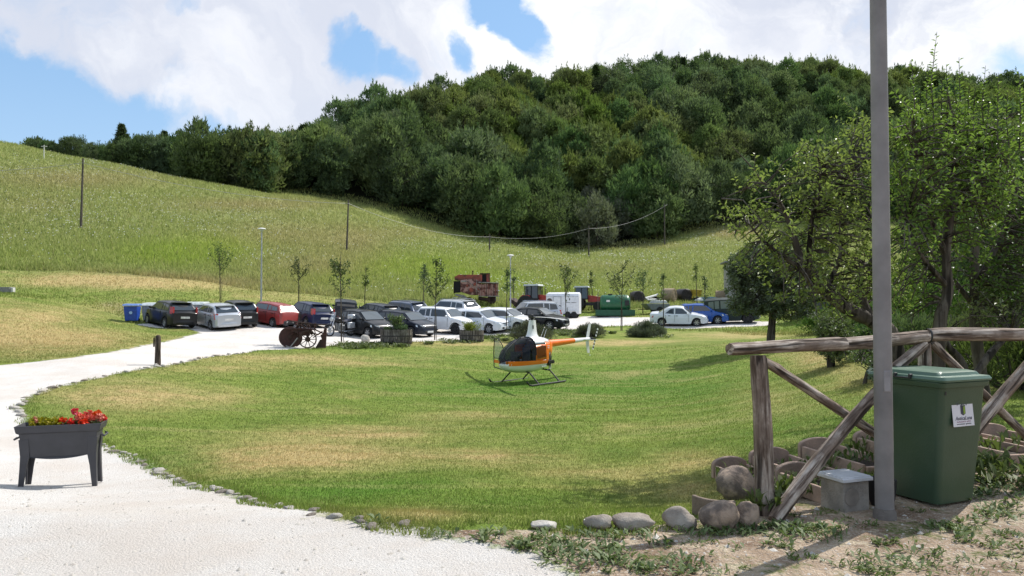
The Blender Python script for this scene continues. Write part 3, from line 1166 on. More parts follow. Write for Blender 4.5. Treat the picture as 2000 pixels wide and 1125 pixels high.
def forest_kinds():
    spec = [
        # key, name, style, h, w, clumps, leaves, leaf, material
        ('oak', 'broadleaf_tree', 'round', 11.5, 10.5, 120, 50, 0.34, M_FOREST),
        ('oak2', 'broadleaf_tree', 'round', 11.0, 9.5, 110, 50, 0.33, M_FOREST_Y),
        ('tall', 'broadleaf_tree', 'tall', 14.0, 8.2, 120, 50, 0.35, M_FOREST),
        ('tall2', 'broadleaf_tree', 'tall', 13.5, 8.0, 120, 50, 0.35, M_FOREST_Y),
        ('ash', 'broadleaf_tree', 'spread', 12.5, 10.0, 110, 50, 0.33, M_FOREST),
        ('willow', 'grey_leaved_tree', 'round', 8.0, 7.5, 75, 50, 0.27, M_FOREST_G),
        ('fir', 'conifer', 'cone', 13.5, 8.0, 150, 40, 0.42, M_CONIFER),
        ('bush', 'broadleaf_tree', 'round', 5.0, 6.0, 46, 46, 0.26, M_FOREST),
    ]
    for i, (k, nm, st, h, w, nc, nl, lf, mt) in enumerate(spec):
        KINDS[k] = (nm, forest_tree_mesh(nm, 50 + i, h, w, st, nc, nl, lf, mt), h)


forest_kinds()


def sector(u):
    for lim, s in ((120, 'at the far left crest'), (230, 'behind the white crest post'), (330, 'near the pointed spruce'), (430, 'behind the meadow shoulder'), (530, 'above the left street lamp'),
                   (640, 'left of the big hill'), (720, 'above the second cable pole'), (800, 'where the hill begins'), (880, 'above the silver off roader'), (960, 'above the harvester'),
                   (1040, 'above the helicopter'), (1110, 'above the horse trailer'), (1180, 'above the fourth cable pole'), (1260, 'above the green tank'), (1340, 'above the last cable pole'),
                   (1420, 'above the white saloon'), (1500, 'above the grey green tree'), (1700, 'left of the grey pole'), (1800, 'right of the grey pole'), (9999, 'at the right end')):
        if u < lim:
            return s


def build_forest():
    pts = []
    r = random.Random(5)
    # blue-noise-like jittered rows by distance
    Y = 150.0
    row = 0
    while Y < 352:
        step = 7.5 if Y < 260 else 8.6
        x = -0.70 * Y + (row % 2) * step / 2
        while x < 0.80 * Y:
            px, py = x + r.uniform(-3.3, 3.3), Y + r.uniform(-3.0, 3.0)
            a = px / py
            u = 1000 + F * a
            lo = np.interp(a, FO_A, FO_Y)
            x += step
            if py < lo + 2:
                continue
            if a < -0.205:                      # the low belt behind the crest of the meadow
                lim = np.interp(u, [40, 250, 400, 600, 705], [172, 182, 190, 225, 330])
                if py > lim or u < 48:
                    continue
            ridge = np.interp(u, [600, 700, 900, 1100, 1300, 1700, 2000, 2400], [232, 252, 276, 296, 316, 316, 316, 316])
            if py > ridge:
                continue
            pts.append((px, py, u, lo))
        Y += step * 0.86
        row += 1
    pts.sort(key=lambda p: (p[1]))
    out = []
    for (px, py, u, lo) in pts:
        edge = py - lo
        q = r.random()
        if u < 700 and py < 232:
            k = 'fir' if q < 0.05 else ('tall' if q < 0.45 else ('ash' if q < .7 else 'oak'))
            dark = True
            s = r.uniform(0.62, 0.95)
            if u < 200:
                s = r.uniform(0.3, 0.5)
                k = 'oak'
            elif u < 300:
                s = r.uniform(0.50, 0.7)
                k = 'oak'
            elif u < 460:
                s *= 0.86
        else:
            dark = False
            if u > 1130 and edge < 22 and u < 1340:
                k = 'willow' if q < 0.6 else 'oak'
                s = r.uniform(0.8, 1.15)
            elif edge < 10:
                k = 'bush' if q < 0.3 else ('oak' if q < 0.7 else 'ash')
                s = r.uniform(0.8, 1.1)
            else:
                light = (sin(px * 0.045 + 1.0) + sin(py * 0.06 + px * 0.02) > 0.1)
                if light:
                    k = 'tall2' if q < 0.48 else ('oak2' if q < 0.88 else 'tall')
                else:
                    k = 'tall' if q < 0.34 else ('oak' if q < 0.66 else ('ash' if q < 0.90 else ('fir' if q < 0.92 else 'willow')))
                s = r.uniform(0.66, 1.20)
        out.append((px, py, u, k, s, edge))
    # two tall firs and a thin one that break the skyline of the belt
    for (u, v, Y, k, s) in [(240, 320, 158, 'fir', 0.74), (256, 326, 160, 'fir', 0.55), (228, 322, 161, 'fir', 0.5), (322, 335, 165, 'fir', 0.78), (598, 380, 176, 'fir', 1.05), (485, 375, 170, 'fir', 0.95), (612, 385, 182, 'tall', 1.0), (450, 375, 172, 'fir', 0.85)]:
        p = at(u, v, Y)
        out.append((p.x, p.y, u, k, s, 5))
    su = [40, 60, 120, 200, 240, 290, 330, 380, 450, 520, 590, 620, 700]
    sv = [272, 267, 268, 280, 262, 276, 266, 258, 254, 250, 262, 244, 214]
    u = 58
    while u < 640:
        p = at(u, 300, r.uniform(152, 166) if u < 540 else r.uniform(170, 182))
        gz = H(p.x, p.y)
        need = EYE + p.y * _tan_e(float(np.interp(u, su, sv)) + r.uniform(-4, 9)) - gz
        k = r.choice(['oak', 'ash', 'tall', 'oak2'])
        out.append((p.x, p.y, u, k, max(0.25, need / KINDS[k][2] / (1.0 if u > 560 else 0.92)), 4))
        u += r.uniform(13, 24)
    out.sort(key=lambda p: p[1] - (60 if p[5] < 14 else 0))
    out = [(x, y, u, k, s * ((1.16 - 0.16 * min(1, max(0, (y - 200) / 90))) if u > 705 or y > 240 else (1.0 if u > 560 else 0.92)), e) for (x, y, u, k, s, e) in out]
    near, rest = out[:299], out[299:]
    desc = {'oak': 'round dark green tree', 'oak2': 'round yellow green tree', 'tall': 'tall dark tree', 'tall2': 'tall yellow green tree',
            'ash': 'spreading dark tree', 'willow': 'grey green leaved tree', 'fir': 'dark pointed conifer', 'bush': 'low bushy tree'}
    made = {}
    for (x, y, u, k, s, edge) in near:
        nm, me, h = KINDS[k]
        o = bpy.data.objects.new(nm, me)
        COL.objects.link(o)
        o.location = (x, y, H(x, y) - 0.3)
        o.rotation_euler = (r.uniform(-.05, .05), r.uniform(-.05, .05), r.uniform(0, 6.28))
        o.scale = (s * r.uniform(.9, 1.1), s * r.uniform(.9, 1.1), s * r.uniform(0.9, 1.12))
        place = 'low in the wood' if edge < 7 else ('second row of the wood' if edge < 14 else ('inside the wood' if edge < 24 else 'higher in the wood'))
        size = 'big ' if s > 1.18 else ('small ' if s < .98 else '')
        lab = '%s%s %s %s' % (size, desc[k], place, sector(u))
        made.setdefault(lab, []).append((u, o))
        tag(o, lab, 'tree', 'trees of the wooded hill')
    for lab, L in made.items():
        L.sort(key=lambda q: q[0])
        words = {2: ('left one', 'right one'), 3: ('left one', 'middle one', 'right one')}.get(len(L))
        if words and len(lab.split()) <= 14:
            for (u, o), wd in zip(L, words):
                o['label'] = lab + ', ' + wd
    # the remaining wood: one mass of instanced trees
    ks = sorted(KINDS)
    V = np.array([(x, y, H(x, y) - 0.3) for (x, y, u, k, s, e) in rest])
    m = bpy.data.meshes.new('forest')
    m.from_pydata([tuple(p) for p in V], [], [])
    a = m.attributes.new('kind_index', 'INT', 'POINT')
    a.data.foreach_set('value', np.array([ks.index(p[3]) for p in rest], np.int32))
    a = m.attributes.new('size', 'FLOAT', 'POINT')
    a.data.foreach_set('value', np.array([p[4] for p in rest], np.float32))
    a = m.attributes.new('turn', 'FLOAT', 'POINT')
    a.data.foreach_set('value', np.array([r.uniform(0, 6.28) for p in rest], np.float32))
    o = link_mesh('forest', m)
    tag(o, 'dense mixed wood covering the hill up to the ridge', 'forest', kind='stuff')
    # the eight tree meshes are read from trees that stand in the wood
    src = {}
    for ob in COL.objects:
        if ob.type == 'MESH':
            for k in ks:
                if ob.data == KINDS[k][1] and k not in src:
                    src[k] = ob
    ng = bpy.data.node_groups.new('forest_trees', 'GeometryNodeTree')
    ng.interface.new_socket('Geometry', in_out='INPUT', socket_type='NodeSocketGeometry')
    ng.interface.new_socket('Geometry', in_out='OUTPUT', socket_type='NodeSocketGeometry')
    gi = ng.nodes.new('NodeGroupInput')
    go = ng.nodes.new('NodeGroupOutput')
    join = ng.nodes.new('GeometryNodeGeometryToInstance')
    for k in reversed(ks):
        oi = ng.nodes.new('GeometryNodeObjectInfo')
        oi.inputs['Object'].default_value = src.get(k) or next(iter(src.values()))
        oi.inputs['As Instance'].default_value = False
        oi.transform_space = 'ORIGINAL'
        g2 = ng.nodes.new('GeometryNodeGeometryToInstance')
        ng.links.new(oi.outputs['Geometry'], g2.inputs[0])
        ng.links.new(g2.outputs[0], join.inputs[0])
    # join all the one-tree instances into a list of instances
    ng.nodes.remove(join)
    jn = ng.nodes.new('GeometryNodeJoinGeometry')
    for g2 in [n for n in ng.nodes if n.bl_idname == 'GeometryNodeGeometryToInstance']:
        ng.links.new(g2.outputs[0], jn.inputs[0])
    iop = ng.nodes.new('GeometryNodeInstanceOnPoints')
    iop.inputs['Pick Instance'].default_value = True

    def na(name, dt):
        nd = ng.nodes.new('GeometryNodeInputNamedAttribute')
        nd.data_type = dt
        nd.inputs[0].default_value = name
        return [s for s in nd.outputs if s.enabled][0]
    ng.links.new(gi.outputs[0], iop.inputs['Points'])
    ng.links.new(jn.outputs[0], iop.inputs['Instance'])
    ng.links.new(na('kind_index', 'INT'), iop.inputs['Instance Index'])
    cx = ng.nodes.new('ShaderNodeCombineXYZ')
    ng.links.new(na('turn', 'FLOAT'), cx.inputs[2])
    ng.links.new(cx.outputs[0], iop.inputs['Rotation'])
    cs = ng.nodes.new('ShaderNodeCombineXYZ')
    for i in range(3):
        ng.links.new(na('size', 'FLOAT'), cs.inputs[i])
    ng.links.new(cs.outputs[0], iop.inputs['Scale'])
    ng.links.new(iop.outputs[0], go.inputs[0])
    md = o.modifiers.new('trees', 'NODES')
    md.node_group = ng
    print('FOREST', len(near), len(rest))


build_forest()


# ------------------------------------------------------------------ leafy things nearer by
def leaf_quads(P, D, L, W, fold=0.25):
    """one pointed leaf (two triangles sharing a rib) per row: P base, D direction"""
    n = len(P)
    s = np.cross(D, np.array([0, 0, 1.0]) + rng.normal(size=(n, 3)) * 0.6)
    s /= np.linalg.norm(s, axis=1)[:, None] + 1e-9
    up = np.cross(s, D)
    L = L[:, None]
    W = W[:, None]
    p1 = P + D * L * 0.5 + s * W * 0.5 + up * W * fold
    p3 = P + D * L * 0.5 - s * W * 0.5 + up * W * fold
    p2 = P + D * L - up * L * 0.12
    V = np.stack([P, p1, p2, P, p2, p3], 1).reshape(-1, 3)
    return V


def leaf_object(name, V, mat, parent, kind='stuff'):
    m = np_mesh(name, V, np.arange(len(V)).reshape(-1, 3), mat)
    o = link_mesh(name, m, parent)
    if kind:
        o['kind'] = kind
    return o


M_BARK = wood_mat('tree_bark', (0.035, 0.028, 0.022), (0.09, 0.075, 0.06), (0.17, 0.15, 0.12), 'Z', 0.5)
M_SAPLEAF = leaf_mat('sapling_leaves', (0.045, 0.075, 0.025), (0.12, 0.17, 0.05), 0.5, 0.3, nscale=1.5)
M_APPLE = leaf_mat('apple_leaves', (0.10, 0.155, 0.034), (0.29, 0.38, 0.090), 0.42, 0.5, nscale=1.2, spec=0.45, rnd=0.08)
M_OLIVE = leaf_mat('olive_leaves', (0.055, 0.085, 0.04), (0.20, 0.25, 0.14), 0.5, 0.3, nscale=0.8, spec=0.5)
M_DARKLEAF = leaf_mat('dark_shrub_leaves', (0.045, 0.075, 0.020), (0.135, 0.19, 0.045), 0.5, 0.3, nscale=1.2)
M_ROSEMARY = leaf_mat('rosemary_leaves', (0.06, 0.075, 0.042), (0.28, 0.30, 0.20), 0.6, 0.2, nscale=2.0)


def sapling(u, v, top, seed, label, spread=0.34, stake=True, slim=False):
    r = random.Random(seed)
    b = hit(u, v, 20)
    hgt = EYE + b.y * _tan_e(top) - b.z
    root = thing('young_tree', label, 'young tree', b, 0, 'young staked trees around the car park')
    t = MB()
    bend = r.uniform(-.08, .08) * hgt / 3
    t.tube([(0, 0, -0.05), (bend * .3, 0, hgt * .35), (bend, 0, hgt * .75), (bend * .6, 0, hgt * .97)], [0.040, 0.034, 0.022, 0.008], 6)
    tips = []
    nb = 7 if slim else 12
    for i in range(nb):
        s = r.uniform(0.42, 0.92)
        an = r.uniform(0, 6.28)
        L = hgt * spread * 1.2 * (1.15 - s) * r.uniform(0.7, 1.2) * (0.5 if slim else 1)
        p0 = Vector((bend * s, 0, hgt * s))
        p1 = p0 + Vector((cos(an) * L * .5, sin(an) * L * .5, L * .5))
        p2 = p0 + Vector((cos(an) * L * .8, sin(an) * L * .8, L * 1.15))
        t.tube([p0, p1, p2], [0.016, 0.011, 0.005], 4, cap=False)
        tips.append((p0, p1, p2))
    t.build('trunk', M_BARK, root)
    P = []
    for (p0, p1, p2) in tips:
        for j in range(34 if not slim else 30):
            w = r.random()
            q = p1.lerp(p2, w) if r.random() < .7 else p0.lerp(p1, w)
            P.append(q + Vector([r.gauss(0, 0.09) for _ in range(3)]))
    P = np.array(P)
    D = rng.normal(size=P.shape) + np.array([0, 0, 0.1])
    D /= np.linalg.norm(D, axis=1)[:, None]
    V = leaf_quads(P, D, rng.uniform(0.10, 0.19, len(P)), rng.uniform(0.06, 0.10, len(P)))
    leaf_object('crown', V, M_SAPLEAF, root)
    if stake:
        s = MB()
        s.tube([(0.10, 0.05, -0.1), (0.09, 0.05, min(1.5, hgt * .45))], 0.018, 6)
        s.build('stake', M_POLE, root)
    return root


M_POLE = pmat('weathered_pole', (0.10, 0.085, 0.07), 0.9, var=0.25, scale=8)

for i, a in enumerate([
    (430, 590, 473, 'young tree with sparse round crown behind the silver hatchback', .34, False),
    (583, 592, 503, 'young tree with sparse crown behind the red hatchback', .34, False),
    (667, 669, 486, 'tall young tree standing before the motorcycle', .22, False),
    (712, 604, 515, 'slim young tree behind the small dark four by four', .22, True),
    (826, 612, 516, 'young tree left of the tall one, behind the white high car', .24, False),
    (849, 664, 505, 'young tree in front of the white high car', .26, False),
    (989, 650, 515, 'slim young tree rising between the last white hatchback and the rusty harvester', .14, True),
    (1004, 612, 522, 'slim young tree beside the second street lamp', .16, True),
    (1106, 645, 522, 'young tree with wide sparse crown in front of the horse trailer', .36, False),
    (1155, 606, 524, 'slim young tree between the horse trailer and the green tank', .16, True),
    (1213, 646, 514, 'young tree with wide crown in front of the green tank', .34, False),
    (1255, 612, 527, 'young tree right of the green tank', .34, False),
    (1296, 650, 530, 'slim young tree in front of the white saloon rear', .22, True),
    (1362, 612, 511, 'slim young tree rising behind the blue car', .16, True),
    (1378, 628, 536, 'thin young tree beside the dark green off roader', .22, True),
]):
    sapling(a[0], a[1], a[2], 100 + i, a[3], a[4], not a[5], a[5])


def bush(u, v, w, h, d, label, seed, mat=None, n=7000, leaf=0.10, name='shrub', group=None, Y=None):
    b = hit(u, v, 20) if Y is None else Vector((0, 0, 0))
    if Y is not None:
        q = at(u, v, Y)
        b = Vector((q.x, q.y, H(q.x, q.y)))
    root = thing(name, label, 'shrub', b, 0, group)
    r = random.Random(seed)
    st = MB()
    cl = []
    for i in range(34):
        an = r.uniform(0, 6.28)
        rr = sqrt(r.random())
        x, y = cos(an) * rr * w / 2, sin(an) * rr * d / 2
        top = h * (1 - 0.75 * rr ** 2.2) * r.uniform(.75, 1.1)
        st.tube([(x * .3, y * .3, -0.05), (x * .8, y * .8, top * .5), (x, y, top * .9)], [0.03, 0.02, 0.008], 4, cap=False)
        cl.append((x * .82, y * .82, top * .62, 0.2 * w * r.uniform(.5, .9)))
    st.build('stem', M_BARK, root)
    P, D = [], []
    for (x, y, z, cr) in cl:
        m = n // len(cl)
        dd = rng.normal(size=(m, 3))
        dd /= np.linalg.norm(dd, axis=1)[:, None]
        pp = np.array([x, y, z]) + dd * cr * rng.uniform(0.3, 1.0, m)[:, None] * np.array([1, 1, 0.75])
        P.append(pp)
        o = dd + np.array([0, 0, 0.9]) + rng.normal(size=(m, 3)) * 0.3
        D.append(o / np.linalg.norm(o, axis=1)[:, None])
    P, D = np.concatenate(P), np.concatenate(D)
    k = P[:, 2] > 0.02
    P, D = P[k], D[k]
    V = leaf_quads(P, D, leaf * rng.uniform(.7, 1.6, len(P)), leaf * 0.28 * rng.uniform(.7, 1.4, len(P)))
    leaf_object('foliage', V, mat or M_ROSEMARY, root)
    return root


bush(1036, 666, 3.1, 1.45, 2.0, 'big grey green bush behind the helicopter rotor mast', 3)
bush(1152, 657, 2.0, 0.95, 1.4, 'grey green bush behind the helicopter tail rotor', 4, n=6000)
bush(1262, 657, 2.5, 1.15, 1.7, 'grey green bush right of the gravel strip before the white saloon', 5)

# ------------------------------------------------------------------ parked cars
def paint(name, c, rough=0.30, metal=0.0, coat=0.35):
    dark = max(c) < 0.12
    return pmat(name, c, rough, metal, 0.03, 2.0, coat=coat * (0.45 if dark else 1), spec=0.25 if dark else 0.5)


M_TYRE = pmat('tyre_rubber', (0.018, 0.018, 0.019), 0.85)
M_RIM = pmat('wheel_rim', (0.42, 0.43, 0.45), 0.35, 0.7)
M_GLASS = glass_mat('car_glass', (0.030, 0.038, 0.045), 0.03)
M_GLASS_W = glass_mat('windscreen_glass', (0.085, 0.105, 0.120), 0.06)  # lighter tint than the other panes: reflected sky put into the base colour
M_GLASS_L = glass_mat('car_glass_bright', (0.10, 0.14, 0.16), 0.12)
M_BLACKP = pmat('black_plastic', (0.022, 0.022, 0.024), 0.6)
M_LAMP = pmat('headlamp_glass', (0.62, 0.65, 0.68), 0.12, 0.2, coat=0.8)
M_TAIL = pmat('tail_lamp_red', (0.40, 0.018, 0.020), 0.2, coat=0.8)
M_PLATE = pmat('number_plate', (0.72, 0.72, 0.70), 0.5)
M_CHROME = pmat('chrome', (0.6, 0.6, 0.62), 0.2, 0.9)
M_DARKGAP = pmat('dark_interior', (0.008, 0.008, 0.009), 0.9)


def lerpt(tab, x):
    return float(np.interp(x, [p[0] for p in tab], [p[1] for p in tab]))


def car(label, u, v, heading, paintm, L=4.0, W=1.68, Ht=1.45, wb=2.5, wr=0.30, style='hatch', hood=0.93, belt=0.98, glass=None,
        bumper=None, rails=False, group='cars in the car park', plate=True, trim=None, name='parked_car', rimm=None, tail='tall', deck=None, arch=None):
    """a whole car, nose towards local +X. Everything is a surface of revolution-free loft: lower body, greenhouse, glazing, lamps"""
    glass = glass or M_GLASS
    b = hit(u, v, 20)
    root = thing(name, label, 'car', (b.x, b.y, b.z), atan2(heading[1], heading[0]), group)
    # follow the slope of the ground
    hx, hy = cos(root.rotation_euler.z), sin(root.rotation_euler.z)
    zf, zr = H(b.x + hx * wb / 2, b.y + hy * wb / 2), H(b.x - hx * wb / 2, b.y - hy * wb / 2)
    zl, zq = H(b.x - hy * .7, b.y + hx * .7), H(b.x + hy * .7, b.y - hx * .7)
    root.location.z = (zf + zr) / 2
    root.rotation_mode = 'XYZ'
    root.rotation_euler = (math.atan2(zl - zq, 1.4), -math.atan2(zf - zr, wb), root.rotation_euler.z)
    hl = L / 2
    xf, xr = hl - (L - wb) * 0.47, -hl + (L - wb) * 0.53      # axle positions
    if style == 'sedan':
        xs = dict(cowl=hl - 1.12, rf=hl - 1.78, rr=-hl + 1.38, tb=-hl + 0.48)
        deckz = deck or hood + 0.06
    elif style == 'suv':
        xs = dict(cowl=hl - 1.05, rf=hl - 1.60, rr=-hl + 0.55, tb=-hl + 0.10)
        deckz = belt
    elif style == 'box':
        xs = dict(cowl=hl - 1.25, rf=hl - 1.42, rr=-hl + 0.10, tb=-hl + 0.03)
        deckz = belt
    elif style == 'mpv':
        xs = dict(cowl=hl - 0.78, rf=hl - 1.55, rr=-hl + 0.50, tb=-hl + 0.12)
        deckz = belt
    elif style == 'angular':
        xs = dict(cowl=hl - 0.85, rf=hl - 1.30, rr=-hl + 0.45, tb=-hl + 0.06)
        deckz = belt
    else:
        xs = dict(cowl=hl - 0.90, rf=hl - 1.62, rr=-hl + 0.62, tb=-hl + 0.14)
        deckz = belt
    gc = 0.19 if style not in ('suv', 'box') else 0.27
    # ---- lower body
    N = 56
    X = [hl - L * i / N for i in range(N + 1)]
    arx = arch or wr * 1.22
    rings = []
    top_tab = [(-hl, deckz - 0.10), (-hl + 0.08, deckz - 0.02), (-hl + 0.3, deckz), (xs['tb'], deckz + 0.01), (xs['cowl'] - 0.1, belt), (xs['cowl'], hood + 0.03), (hl - 0.35, hood - 0.10), (hl - 0.10, hood - 0.20), (hl, hood - 0.36)]
    if style == 'box':
        top_tab = [(-hl, deckz), (xs['cowl'] - 0.05, belt), (xs['cowl'], hood + 0.02), (hl - 0.12, hood), (hl, hood - 0.12)]
    top_tab = sorted(top_tab)
    wtab = [(-hl, 0.80), (-hl + 0.10, 0.90), (-hl + 0.45, 0.975), (-hl + 1.0, 1.0), (hl - 1.1, 1.0), (hl - 0.5, 0.955), (hl - 0.14, 0.85), (hl, 0.70)]
    if style == 'box':
        wtab = [(-hl, 0.96), (-hl + .1, 1.0), (hl - .15, 1.0), (hl, 0.95)]
    for x in X:
        hw = W / 2 * lerpt(wtab, x)
        zt = lerpt(top_tab, x)
        zb = gc
        for ax in (xf, xr):
            dx = abs(x - ax)
            if dx < arx:
                zb = max(zb, wr + sqrt(arx * arx - dx * dx) * 0.98)
        endz = 0.10 * max(0, 1 - (hl - abs(x)) / 0.25)
        zb2 = max(zb, gc + endz)
        zsh = min(zt - 0.02, belt - 0.07)
        zsh = max(zsh, zb2 + 0.03)
        mid = (zb2 + zsh) / 2
        ring = [(-hw * .86, zb2), (-hw * .985, zb2 + 0.015), (-hw * 1.0, mid), (-hw * .985, zsh - 0.02), (-hw * .93, zsh + (zt - zsh) * .55), (-hw * .78, zt - 0.005), (-hw * .4, zt + 0.018), (0, zt + 0.022),
                (hw * .4, zt + 0.018), (hw * .78, zt - 0.005), (hw * .93, zsh + (zt - zsh) * .55), (hw * .985, zsh - 0.02), (hw * 1.0, mid), (hw * .985, zb2 + 0.015), (hw * .86, zb2)]
        rings.append([(x, y, z) for (y, z) in ring])
    mb = MB()
    mb.loft(rings)
    # greenhouse skin (roof and pillars)
    gt = [(xs['tb'], belt - 0.03), (xs['rr'], Ht - 0.05), ((xs['rr'] + xs['rf']) / 2, Ht), (xs['rf'], Ht - 0.035), (xs['cowl'], belt - 0.03)]
    tumb = 0.76 if style != 'box' else 0.92

    def gsec(x, off=0.0):
        z = lerpt(sorted(gt), x)
        hw = W / 2 * 0.915
        f = (z - belt + 0.03) / (Ht - belt)
        wt = W / 2 * (0.915 + (tumb - 0.915) * f)
        return z, hw, wt
    M = 26
    gr = []
    for i in range(M + 1):
        x = xs['cowl'] + (xs['tb'] - xs['cowl']) * i / M
        z, hw, wt = gsec(x)
        zb = belt - 0.06
        z = max(z, zb + 0.012)
        gr.append([(x, -hw, zb), (x, -wt, z - 0.05 * min(1, (z - zb) * 3)), (x, -wt * .86, z - 0.006), (x, -wt * .4, z + 0.02 * min(1, (z - zb) * 4)), (x, 0, z + 0.026 * min(1, (z - zb) * 4)),
                   (x, wt * .4, z + 0.02 * min(1, (z - zb) * 4)), (x, wt * .86, z - 0.006), (x, wt, z - 0.05 * min(1, (z - zb) * 3)), (x, hw, zb)])
    mb.loft(gr)
    # rear spoiler lip, number-plate recess shelf, side sills
    mb.box(0, W * .468, gc + 0.03, wb - 2 * arx - 0.05, 0.05, 0.09)
    mb.box(0, -W * .468, gc + 0.03, wb - 2 * arx - 0.05, 0.05, 0.09)
    if style in ('hatch', 'suv', 'mpv'):
        mb.box(xs['rr'] - 0.06, 0, Ht - 0.035, 0.22, W * tumb * .86, 0.03)
    body = mb.build('body', paintm, root)
    # ---- glazing, each pane 8 mm proud of the skin
    def pane(nm, pts, off, gm=None):
        g = MB()
        n = len(pts)
        o = Vector(off)
        g.add([Vector(p) + o for p in pts] + [Vector(p) + o * 0.2 for p in pts], [tuple(range(n)), tuple(reversed(range(n, 2 * n)))] + [(i, (i + 1) % n, (i + 1) % n + n, i + n) for i in range(n)])
        return g.build(nm, gm or glass, root, smooth=False)

    def glz(x):
        z, hw, wt = gsec(x)
        return z, wt
    # windscreen
    xa, xb = xs['cowl'] - 0.05, xs['rf'] + 0.07
    za, wa = glz(xa)
    zb_, wb_ = glz(xb)
    pane('windscreen', [(xa, -W * .40, za + .012), (xa, W * .40, za + .012), (xb, wb_ * .90, zb_), (xb, 0, zb_ + .028), (xb, -wb_ * .90, zb_)], (0.012, 0, 0.014), M_GLASS_W if glass is M_GLASS else glass)
    xa, xb = xs['tb'] + (0.06 if style == 'sedan' else 0.07), xs['rr'] - 0.03
    za, wa = glz(xa)
    zb_, wb_ = glz(xb)
    if style == 'box':
        za = belt + .06
        zb_ = Ht - .16
    pane('rear_window', [(xa, -W * .37, za + .012), (xb, -wb_ * .84, zb_ - .02), (xb, 0, zb_ + .012), (xb, wb_ * .84, zb_ - .02), (xa, W * .37, za + .012)], (-0.014, 0, 0.012))
    # side windows
    zroof = lambda x: glz(x)[0] - 0.11
    split = (xs['rf'] + xs['rr']) / 2 - 0.08
    for s in (-1, 1):
        def pt(x, z):
            zz, hw, wt = gsec(x)
            f = min(1, max(0, (z - belt + .06) / max(zz - .05 - belt + .06, 0.05)))
            return (x, s * (hw + (wt - hw) * f), z)
        zlo = belt + 0.005
        x0 = xs['cowl'] - 0.26 if style != 'box' else xs['cowl'] - 0.22
        fr = []
        xk = xs['rf'] - 0.02
        p = [pt(x0, zlo + .02), pt(xk, zroof(xk)), pt(split + .05, zroof(split)), pt(split + .05, zlo)]
        pane('side_window', p, (0, s * 0.010, 0))
        xe = xs['tb'] + (0.42 if style == 'hatch' else 0.36 if style != 'sedan' else 0.62)
        xt = xs['rr'] + (0.05 if style != 'sedan' else 0.12)
        if style in ('hatch', 'mpv', 'suv', 'angular', 'box'):
            m1 = (split + xe) / 2 + (0.1 if style != 'box' else 0)
            pane('side_window', [pt(split - .05, zlo), pt(split - .05, zroof(split - .05)), pt(m1 + .04, zroof(m1)), pt(m1 + .04, zlo + .005)], (0, s * 0.010, 0))
            xt2 = max(xt, xe + .02)
            pane('quarter_window', [pt(m1 - .03, zlo + .01), pt(m1 - .03, zroof(m1) - .01), pt(xt2 - .02, zroof(xt2) - .03), pt(xe, zlo + .05)], (0, s * 0.010, 0))
        else:
            pane('side_window', [pt(split - .05, zlo), pt(split - .05, zroof(split - .05)), pt(xt, zroof(xt) - .02), pt(xe, zlo + .03)], (0, s * 0.010, 0))
        # mirrors
        mm = MB()
        mm.ellipsoid((xs['cowl'] - 0.30, s * (W / 2 * .93 + 0.09), belt + 0.06), (0.06, 0.10, 0.065), 8, 5)
        mm.box(xs['cowl'] - 0.30, s * (W / 2 * .93 + 0.0), belt + 0.03, 0.05, 0.1, 0.03)
        mm.build('door_mirror', trim or paintm, root)
        # lamps
        hm = MB()
        hz = hood - 0.27
        hm.loft([[(hl - 0.03, s * W * .23, hz - .06), (hl - 0.03, s * W * .23, hz + .05), (hl - 0.03 - .02, s * W * .23, hz + .05), (hl - 0.10, s * W * .23, hz - .06)],
                 [(hl - 0.085, s * W * .385, hz - .06), (hl - 0.12, s * W * .385, hz + .09), (hl - 0.2, s * W * .38, hz + .09), (hl - 0.2, s * W * .38, hz - .06)],
                 [(hl - 0.36, s * W * .472, hz - .01), (hl - 0.40, s * W * .470, hz + .10), (hl - 0.45, s * W * .45, hz + .10), (hl - 0.42, s * W * .45, hz - .01)]])
        hm.build('headlight', M_LAMP, root)
        tm = MB()
        if tail == 'tall':
            z0, z1 = belt - 0.34, belt + 0.02
        elif tail == 'pillar':
            z0, z1 = belt - 0.16, belt + 0.26
        else:
            z0, z1 = belt - 0.30, belt - 0.10
        xo = -hl
        tm.loft([[(xo + .035, s * W * .365, z0 + .02), (xo + .055, s * W * .365, z1 - .02), (xo + .12, s * W * .365, z1 - .02), (xo + .12, s * W * .365, z0 + .02)],
                 [(xo + .02, s * W * .405, z0), (xo + .05, s * W * .395, z1), (xo + .14, s * W * .39, z1), (xo + .14, s * W * .40, z0)],
                 [(xo + .17, s * W * .472, z0 + .03), (xo + .24, s * W * .462, z1 - .02), (xo + .34, s * W * .455, z1 - .02), (xo + .30, s * W * .46, z0 + .03)]])
        tm.build('tail_light', M_TAIL, root)
        # door line and handle
        for xx in (xs['cowl'] - 0.22, split, xe + 0.10 if style != 'sedan' else xe + .05):
            dm = MB()
            hw = W / 2 * lerpt(wtab, xx)
            dm.box(xx, s * (hw * .994), (gc + belt) / 2 + .05, 0.014, 0.022, (belt - gc) * .72)
            dm.build('door_seam', M_BLACKP, root, smooth=False)
        for xx in (split + 0.16, xe + 0.32):
            dm = MB()
            dm.box(xx, s * W * .497, belt - 0.13, 0.17, 0.03, 0.03)
            dm.build('door_handle', M_BLACKP, root, smooth=False)
